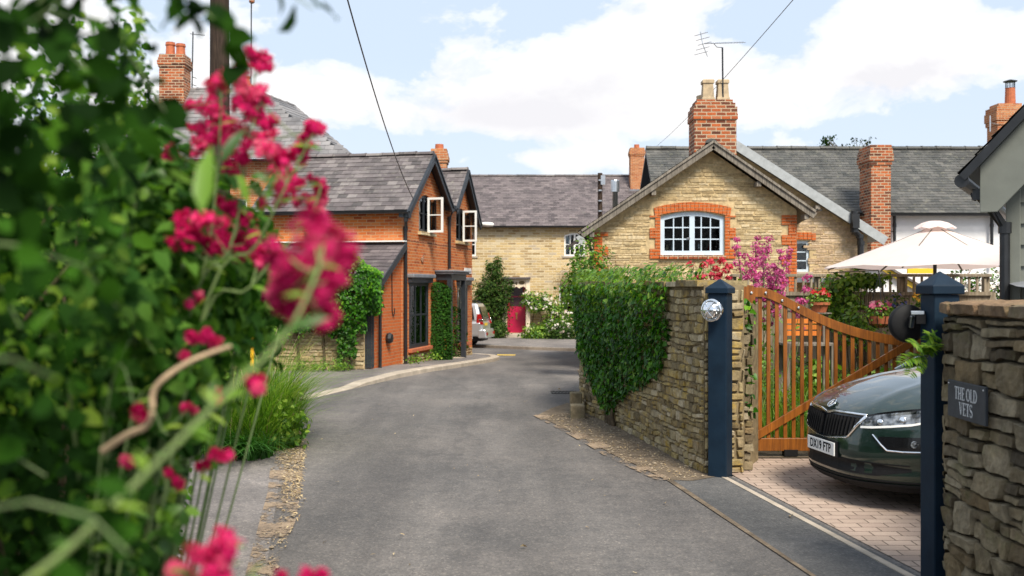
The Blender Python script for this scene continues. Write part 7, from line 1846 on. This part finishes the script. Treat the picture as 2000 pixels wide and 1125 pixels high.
# ------------------------------------------------------------------ hedge, flowers and long grass in the left foreground
hg = thing('hedge', 'tall dense mixed hedge bank filling the left foreground beside the path', 'hedge', (-1.9,4.5,0))
pos=[]; nrm=[]; rn=[]; sz=[]
def xface(y, z): return -(.10+.325*y)+.16*noise.noise(Vector((y*.9,z*1.1,3)))+.07*noise.noise(Vector((y*2.7,z*2.7,9)))-.10*max(0,z-1.9)-(.10 if z < .25 else 0)
def ztop_(y): return 2.22+.11*y+.35*noise.noise(Vector((y*1.1,5,0)))
for i in range(60000):
    y = 1.75+7.0*rng.random()**1.15; z = rng.uniform(.0, ztop_(y)+.1); dp = rng.random()**1.6*1.1
    if z > ztop_(y)-.5 and rng.random() < .5: continue
    x = xface(y,z)-dp+.05
    pos.append((x,y,z)); nrm.append((.8+rng.gauss(0,.6),-.35+rng.gauss(0,.6),.5+rng.gauss(0,.5)))
    rn.append(min(1,(.42*rng.random()+.5*rng.random()**4)*(1-.55*min(1,dp/.5))+(.25*max(0,(z-1.5)))*(rng.random() < .6))); sz.append(rng.choice((.020,.027,.035,.046))*rng.uniform(.8,1.2))  # deeper leaves toned darker, upper ones lighter: shade and sun in the colour
pos=np.array(pos); nrm=np.array(nrm); rn=np.array(rn); sz=np.array(sz)
yl = (nr.random(len(pos)) < np.where(pos[:,2]>1.6,.34,.05))
leaves('foliage', pos[~yl], nrm[~yl], sz[~yl], M['hedge_n'], hg, 'ovate', .5, rn[~yl]); leaves('sun_tinted_leaves', pos[yl], nrm[yl], sz[yl]*.9, M['hedge_y'], hg, 'ovate', .4)  # brighter leaves mostly high up, their sunlit look put into the colour
# shaded heart of the hedge
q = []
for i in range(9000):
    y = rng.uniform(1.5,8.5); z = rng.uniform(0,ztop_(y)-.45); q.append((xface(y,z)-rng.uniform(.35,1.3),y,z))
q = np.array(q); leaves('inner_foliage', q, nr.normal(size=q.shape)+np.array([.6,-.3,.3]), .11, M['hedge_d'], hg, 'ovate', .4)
mb = MB()
for k in range(46):
    y = rng.uniform(2.4,8.3); x = xface(y,1)-rng.uniform(.25,.8); z1 = ztop_(y)*rng.uniform(.6,1.0); pts = [(x+.06*math.sin(k+j),y+.05*math.cos(k*2+j),z1*j/6) for j in range(7)]; pts[-1] = (x+.2,y,z1); mb.tube(pts, [.014-.0015*j for j in range(7)], 5)
mb.build('stem', M['bark'], hg)
# arching dark branch close to the lens, top left
br_ = thing('overhanging_branch', 'dark overhanging branch with broad leaves close at the top left', 'branch', (-1.0,1.0,0))
mb = MB(); pos=[]; nrm=[]; dr=[]; sz=[]
def spray(pts, n, size, jit=.03, down=.5, r=.0028):
    pts = [Vector(p) for p in pts]; mb.tube(pts, [r*(1-.6*i/(len(pts)-1)) for i in range(len(pts))], 6)
    for i in range(n):
        f = rng.random()*(len(pts)-1); k = min(int(f), len(pts)-2); p = pts[k].lerp(pts[k+1], f-k)
        pos.append(tuple(p+Vector((rng.gauss(0,jit),rng.gauss(0,jit),rng.gauss(0,jit))))); nrm.append((rng.gauss(.3,.6),-.6+rng.gauss(0,.5),.5+rng.gauss(0,.5)))
        dr.append((rng.gauss(.2,.7),rng.gauss(-.2,.5),rng.gauss(-down,.5))); sz.append(size*rng.uniform(.7,1.25))
b0 = Vector((-1.25,1.0,1.2))
spray([b0,P(-160,150,1.5),P(60,20,1.5),P(200,40,1.5),P(270,130,1.5),P(330,230,1.5)], 40, .048, .03)
spray([b0,P(-150,350,1.4),P(-20,300,1.4),P(50,330,1.4),P(70,430,1.4)], 130, .052, .06)
spray([b0,P(-150,200,1.3),P(-20,90,1.3),P(80,30,1.25),P(170,-40,1.25)], 34, .05, .04)
spray([P(60,20,1.5),P(150,-60,1.5),P(300,-40,1.4),P(395,15,1.5),P(455,75,1.5),P(468,115,1.5)], 22, .055, .016)
spray([P(150,-60,1.3),P(400,-90,1.5),P(540,-30,1.5),P(612,18,1.5)], 9, .05, .012)
spray([P(60,20,1.5),P(120,120,1.6),P(190,260,1.7),P(230,330,1.7)], 18, .05, .03)
spray([b0,P(-100,600,1.4),P(0,560,1.4),P(40,640,1.4)], 16, .06, .05)
spray([b0,P(-150,800,1.4),P(-20,860,1.4),P(90,930,1.4)], 12, .06, .05)
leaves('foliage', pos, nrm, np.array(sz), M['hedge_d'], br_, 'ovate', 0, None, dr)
pos=[]; nrm=[]; dr=[]; sz=[]
spray([b0,P(-60,1000,1.0),P(60,980,.95),P(180,1010,.95),P(250,1080,.95)], 14, .035, .04)
spray([b0,P(-80,700,1.0),P(20,700,.95),P(110,740,1.0)], 9, .032, .04)
spray([b0,P(-60,470,1.1),P(40,480,1.15),P(160,520,1.3),P(230,600,1.4)], 18, .04, .05)
spray([P(60,20,1.5),P(180,150,1.5),P(260,210,1.6),P(330,230,1.6)], 22, .055, .03)
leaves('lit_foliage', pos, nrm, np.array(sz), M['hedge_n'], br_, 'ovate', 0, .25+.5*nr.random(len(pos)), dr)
mb.build('stem', M['stemgreen'], br_)
def flowering(label, root, stems, heads, fsz, n_, mat, sr=.006, leafs=(), lsz=.05, hs=.78):
    """stems: polylines; heads: (point, radius); each head is joined to the nearest stem point"""
    t_ = thing('valerian', label, 'flower', root, 'crimson valerian in the foreground'); sm = MB(); allp = []
    for s_ in stems:
        s_ = [Vector(p) for p in s_]; fine = []
        for i in range(len(s_)-1):
            p0 = s_[max(0,i-1)]; p1 = s_[i]; p2 = s_[i+1]; p3 = s_[min(len(s_)-1,i+2)]
            for j in range(6):
                f = j/6; fine.append(.5*((2*p1)+(p2-p0)*f+(2*p0-5*p1+4*p2-p3)*f*f+(3*p1-p0-3*p2+p3)*f**3))
        fine.append(s_[-1]); sm.tube(fine, [sr*(1-.6*i/(len(fine)-1)) for i in range(len(fine))], 7); allp += fine
    for (c, r_) in heads:
        c = Vector(c); near = min(allp, key=lambda p: (p-(c-Vector((0,0,r_*2)))).length); sm.tube([near, near.lerp(c,.5)+Vector((0,0,-.004)), c], sr*.4, 5)
        k_ = max(3, int(n_/16)); sub_ = np.array(c)+nr.normal(size=(k_,3))*np.array([.55,.45,.5])*r_*hs; m_ = int(n_*1.15)
        ctr = sub_[nr.integers(0,k_,m_)]+nr.normal(size=(m_,3))*r_*.26*hs
        away = ctr-np.array(c)+np.array([0,0,r_*.5]); away = away/(np.linalg.norm(away,axis=1,keepdims=True)+1e-6)+nr.normal(size=(m_,3))*.5; away /= np.linalg.norm(away,axis=1,keepdims=True)
        ref = np.cross(away, np.array([.3,.2,1.])); ref /= np.linalg.norm(ref,axis=1,keepdims=True); r2_ = np.cross(away, ref); an = np.tile(np.arange(5)*2*np.pi/5,m_)+np.repeat(nr.random(m_)*6,5)
        A5 = np.repeat(away,5,0); dd_ = np.repeat(ref,5,0)*np.cos(an)[:,None]+np.repeat(r2_,5,0)*np.sin(an)[:,None]+A5*.5
        leaves('flower_head', np.repeat(ctr,5,0), A5, fsz*(.6+.7*np.repeat(nr.random(m_),5)), mat, t_, 'petal', 0, np.clip(np.repeat(rng.random()*.7+.45*nr.random(m_),5),0,1), dd_)
        for cc in sub_[:4]: sm.tube([c-Vector((0,0,r_)), Vector(cc)], sr*.18, 4)
    sm.build('stem', M['palestem' if sr > .0045 else 'stemgreen'], t_)
    lp=[];ln=[];ld_=[];ls=[]
    for (p, d, s_) in leafs: lp.append(tuple(p)); ln.append((rng.gauss(0,.3),-1,.3)); ld_.append(tuple(d)); ls.append(s_)
    for p in allp[::3]:
        for k in range(2): lp.append(tuple(p)); ln.append((rng.gauss(0,.5),-.4,.8)); ld_.append((rng.choice((-1,1))+rng.gauss(0,.4),rng.gauss(0,.5),rng.gauss(.2,.3))); ls.append(lsz*rng.uniform(.5,1.1))
    leaves('foliage', lp, ln, np.array(ls), M['garden'], t_, 'lance', 0, None, ld_)
    return t_
D = 2.25
hd = [(500,108,20),(488,128,24),(515,120,18),(478,168,26),(505,195,24),(425,162,24),(415,205,28),(430,232,34),(402,252,30),(440,268,30),(478,205,28),(500,225,26),(515,262,22),(470,300,30),(455,255,28),(392,292,26),(340,300,14),(368,205,12),(520,292,26),(540,322,32),(562,308,24),(590,290,26),(615,252,19),(600,262,14),(545,378,28),(572,366,22),(625,360,20),(628,388,18),(598,386,17),(612,408,16),(560,345,22),(400,428,28),(352,430,20),(430,450,28),(458,482,34),(412,478,24),(380,465,20),(470,430,22),(440,410,22),(350,470,16),(490,470,24),(505,505,20),(455,330,20),(520,235,18)]
st_ = [[(-.98,2.3,.25),P(330,760,D),P(400,520,D),P(425,330,D),P(432,180,D)],[(-.98,2.3,.25),P(350,700,D),P(450,480,D+.05),P(485,280,D+.05),P(500,110,D+.05)],[(-.98,2.3,.25),P(380,680,D-.05),P(500,480,D-.08),P(560,360,D-.1),P(612,262,D-.1)],[(-.98,2.3,.25),P(370,720,D-.05),P(490,560,D-.1),P(600,430,D-.1),P(628,360,D-.1)],[(-.98,2.3,.25),P(320,640,D),P(360,500,D),P(352,420,D)]]
hh = []
for (px,py,r_) in hd: hh.append((P(px,py,D+rng.uniform(-.15,.2)), r_/FPX*D*1.0))
flowering('tall crimson valerian with many spires before the telegraph pole', (-.98,2.3,.25), st_, hh, .0075, 120, M['crimson'], .004,
    [(P(395,420,1.35),(-.05,0,1),.11),(P(520,395,1.6),(.1,0,1),.045),(P(510,360,1.6),(.9,0,.4),.04),(P(530,360,1.6),(-.8,0,.5),.035),(P(330,330,1.6),(.8,0,-.5),.05),(P(470,340,1.8),(.3,0,-1),.06),(P(430,320,1.7),(.4,0,.9),.08)], .05)
D = 1.32
hd = [(632,462,58),(605,505,52),(655,498,40),(590,540,40),(562,525,42),(640,545,36),(545,575,32),(622,585,30),(635,622,22),(575,600,28),(560,500,36),(612,440,34)]
hh = [(P(px,py,D+rng.uniform(-.06,.06)), r_/FPX*D) for px,py,r_ in hd]
flowering('large crimson valerian head blurred nearest the camera', (-.55,.95,.1), [[(-.62,.95,.12),P(-260,1700,.95),P(-40,1240,.95),P(140,1065,.97),P(290,920,1.02),P(440,770,1.1),P(560,650,1.18),P(625,520,1.25)]], hh, .0068, 150, M['crimson'], .0046,
    [(P(405,800,1.08),(.2,0,1),.035),(P(430,790,1.08),(-.7,0,.6),.03),(P(560,640,1.15),(1,0,.3),.05)], .035)
hd = [(432,896,24,1.9),(352,935,17,1.9),(505,752,20,1.7),(488,745,14,1.7),(430,778,13,1.9),(368,800,18,2.0),(270,800,20,1.7),(372,580,17,2.2),(395,662,18,2.0),(372,664,16,2.0),(415,668,14,2.0),(245,896,16,1.8),(360,690,8,2.0),(400,910,10,1.9)]
hh = [(P(px,py,Dq), r_/FPX*Dq) for px,py,r_,Dq in hd]
flowering('straggling valerian with small scattered crimson heads over the path edge', (-.9,1.9,0), [[(-.9,1.9,0),P(250,1000,1.85),P(340,960,1.9),P(430,905,1.9)],[(-.9,1.9,0),P(240,900,1.9),P(330,850,1.9),P(420,800,1.8),P(500,755,1.7)],[(-.9,1.9,0),P(220,800,2.0),P(320,700,2.1),P(390,660,2.0)],[(-.9,1.9,0),P(230,760,2.1),P(320,640,2.2),P(372,585,2.2)],[(-.9,1.9,0),P(200,860,1.8),P(268,805,1.7)]], hh, .0075, 60, M['crimson'], .0024, (), .05)
hd = [(432,1062,34,1.35),(420,1095,28,1.35),(395,1082,22,1.35),(345,1122,22,1.4),(370,1130,22,1.4),(415,1128,24,1.35),(598,1126,22,1.4),(625,1128,14,1.4),(550,1132,14,1.4)]
hh = [(P(px,py,Dq), r_/FPX*Dq) for px,py,r_,Dq in hd]
flowering('low crimson valerian rising from the bottom edge beside the path', (-.62,1.35,0), [[(-.62,1.35,0),P(330,1300,1.38),P(400,1180,1.36),P(432,1065,1.35)],[(-.62,1.35,0),P(420,1300,1.4),P(560,1200,1.4),P(600,1128,1.4)]], hh, .0075, 80, M['crimson'], .0026, (), .04)
vl = thing('valerian', 'leafy mass of valerian foliage below the tall crimson spires', 'plant', (-.95,2.9,0)); AP=[]; AN=[]
for (px,py,D,rx,ry,rz_,n_) in ((395,560,2.8,.17,.35,.22,800),(450,600,3.2,.16,.35,.20,650),(345,690,2.6,.13,.3,.26,700),(330,480,2.5,.13,.3,.24,700),(400,450,2.7,.16,.3,.16,450),(300,620,2.2,.12,.3,.3,700),(500,560,3.4,.15,.3,.18,380),(310,380,2.5,.12,.3,.2,420)):
    pos, nrm = blob_pts(P(px,py,D),(rx,ry,rz_),n_,.1,.5,px); AP.append(pos); AN.append(nrm)
AP = np.concatenate(AP); AN = np.concatenate(AN); leaves('foliage', AP, AN, .030+.035*nr.random(len(AP)), M['valeaf'], vl, 'ovate', .2)
mb = MB()
for p in AP[::120]: p = Vector(p); mb.tube([(-.98+rng.uniform(-.1,.1),2.7+rng.uniform(-.3,.3),0), Vector((-.98,2.8,0)).lerp(p,.5)+Vector((-.04,0,.1)), p], .0035, 5)
mb.build('stem', M['stemgreen'], vl)
# pale dead twig hooked through the hedge
tw = thing('dead_twig', 'pale bent dead twig poking out of the hedge over the grass', 'twig', P(250,850,1.75))
mb = MB(); pts = [Vector(p) for p in (P(200,880,1.75),P(250,848,1.72),P(285,832,1.7),P(297,805,1.68),P(300,765,1.68),P(325,735,1.68),P(370,706,1.7),P(420,686,1.72),P(455,675,1.74))]
fine = []
for i in range(len(pts)-1):
    p0 = pts[max(0,i-1)]; p1 = pts[i]; p2 = pts[i+1]; p3 = pts[min(len(pts)-1,i+2)]
    for j in range(5): f = j/5; fine.append(.5*((2*p1)+(p2-p0)*f+(2*p0-5*p1+4*p2-p3)*f*f+(3*p1-p0-3*p2+p3)*f**3))
mb.tube(fine, [.0065-.003*i/len(fine) for i in range(len(fine))], 7); mb.build('wood', M['twig'], tw)
# leafy sprigs leaning over the path
sg_ = thing('leafy_sprig', 'small leafy green sprigs straggling over the grey path edge', 'plant', (-1.15,2.6,0))
mb = MB(); pos=[]; nrm=[]; dr=[]; sz=[]
for a in ([(-1.0,2.6,0),P(250,880,2.6),P(290,760,2.5),P(310,690,2.5)],[(-1.0,2.6,0),P(270,1000,2.4),P(300,930,2.3),P(330,890,2.3)],[(-1.0,2.4,0),P(260,1080,2.2),P(320,1040,2.1),P(352,1020,2.1)],[(-1.0,2.6,0),P(200,900,2.4),P(260,640,2.4),P(330,610,2.4)],[(-1.0,2.6,0),P(260,760,2.3),P(300,600,2.3),P(350,540,2.3),P(390,500,2.3)],[(-1.0,2.6,0),P(220,760,2.3),P(250,500,2.2),P(270,360,2.2),P(300,300,2.2)]): spray(a, 46, .038, .018, -.1, .004)
leaves('foliage', pos, nrm, np.array(sz), M['garden'], sg_, 'ovate', 0, .6*nr.random(len(pos)), dr); mb.build('stem', M['stemgreen'], sg_)
# long grass at the corner of the lane: a soft mound, shorter and flopping outwards at its rim
GP = [(-2.36,11.3),(-2.62,12.4),(-3.0,13.6),(-3.4,14.6),(-4.8,15.0),(-5.0,12.4),(-3.9,11.5),(-3.0,11.15)]
q_ = scatter_poly(9500, GP); cx_, cy_ = -3.35, 12.7
v_ = q_[:,:2]-np.array([cx_,cy_]); ang = np.arctan2(v_[:,1],v_[:,0]); rr_ = np.clip(np.linalg.norm(v_/np.array([1.0,1.5]),axis=1),0,1.2)
rim = np.array([noise.noise(Vector((a*2.2,1,4)))*.12+noise.noise(Vector((a*7,2,4)))*.10 for a in ang]); ok = rr_ < .97+rim; q_ = q_[ok]; v_ = v_[ok]; rr_ = rr_[ok]
patchn = np.array([noise.noise(Vector((p[0]*1.9,p[1]*1.9,3))) for p in q_])
hgt = (.55+.90*nr.random(len(q_))**1.3)*(1.12-.55*rr_**2)*(1+.45*patchn)
out = v_/(np.linalg.norm(v_,axis=1,keepdims=True)+1e-6); a_ = nr.random(len(q_))*2*np.pi; mixo = (.25+.75*rr_)[:,None]
dirs = np.concatenate([out*mixo+np.stack([np.cos(a_),np.sin(a_)],1)*(1.05-mixo*.7), np.zeros((len(q_),1))],1); dirs /= np.linalg.norm(dirs,axis=1,keepdims=True)
tag(blades('long_grass', q_, hgt, .010, M['grass'], None, .95, 5, np.clip(.5+.5*patchn+.35*nr.normal(size=len(q_)),0,1), dirs, .6), 'tall soft green grass spilling towards the lane at the path corner', None, None, 'stuff')
k = nr.random(len(q_)) < .05
tag(blades('dry_grass_stalks', q_[k], hgt[k]*1.25, .006, M['straw'], None, .7, 5, None, dirs[k], .6), 'dry straw-coloured seed stalks among the tall green grass', None, None, 'stuff')
q = scatter_poly(420, [(-3.35,11.1),(-2.75,11.0),(-2.6,11.4),(-3.2,11.6)]); a_ = nr.random(len(q))*2*np.pi
tf = blades('grass_tuft', q, .26+.26*nr.random(len(q)), .014, M['grass_d'], None, 1.5, 6, None, np.stack([np.cos(a_),np.sin(a_)-.6,np.zeros(len(q))],1)); tag(tf, 'dark green arching grass tuft at the foot of the long grass', 'grass tuft')
for (x_, y_, h_, n_, lab, mm) in ((-2.62,11.9,.34,520,'leafy weed sprawling from the long grass towards the lane edge','garden'),(-3.6,12.0,.62,900,'leafy docks growing up through the middle of the long grass','garden'),(-3.95,11.6,.4,600,'bushy weeds between the hedge foot and the long grass','bush')):
    wt = thing('verge_weed', lab, 'weed', (x_,y_,0)); pos, nrm = blob_pts((x_,y_,h_*.7),(h_*.8,h_*.8,h_),n_,.2,.5,x_*9,.02); leaves('foliage', pos, nrm, .05+.04*nr.random(len(pos)), M[mm], wt, 'ovate', .3)
bq = thing('verge_shrub', 'leafy shrub rising out of the long grass beside the telegraph pole', 'shrub', (-4.3,14.2,0))
pos, nrm = blob_pts((-4.6,14.6,1.3),(1.1,.9,1.35),5200,.3,.35,4,.1); leaves('foliage', pos, nrm, .06+.04*nr.random(len(pos)), M['bush'], bq, 'ovate')
mb = MB()
for k in range(6): mb.tube([(-4.6,14.6,0),(-4.6+rng.uniform(-.3,.3),14.6,.8),(-4.6+rng.uniform(-.8,.8),14.5,1.9)],[.03,.02,.01],5)
mb.build('stem', M['bark'], bq)
bq = thing('verge_shrub', 'yellow-green leafy bush behind the valerian flowers against the big brick house', 'shrub', (-5.5,18.5,0))
pos, nrm = blob_pts((-5.6,18.6,1.5),(1.5,1.0,1.55),5200,.3,.35,14,.1); leaves('foliage', pos, nrm, .07+.04*nr.random(len(pos)), M['shrub_y'], bq, 'ovate')
mb = MB()
for k in range(6): mb.tube([(-5.6,18.6,0),(-5.6+rng.uniform(-.3,.3),18.6,.8),(-5.6+rng.uniform(-.9,.9),18.5,2.2)],[.04,.03,.01],5)
mb.build('stem', M['bark'], bq)
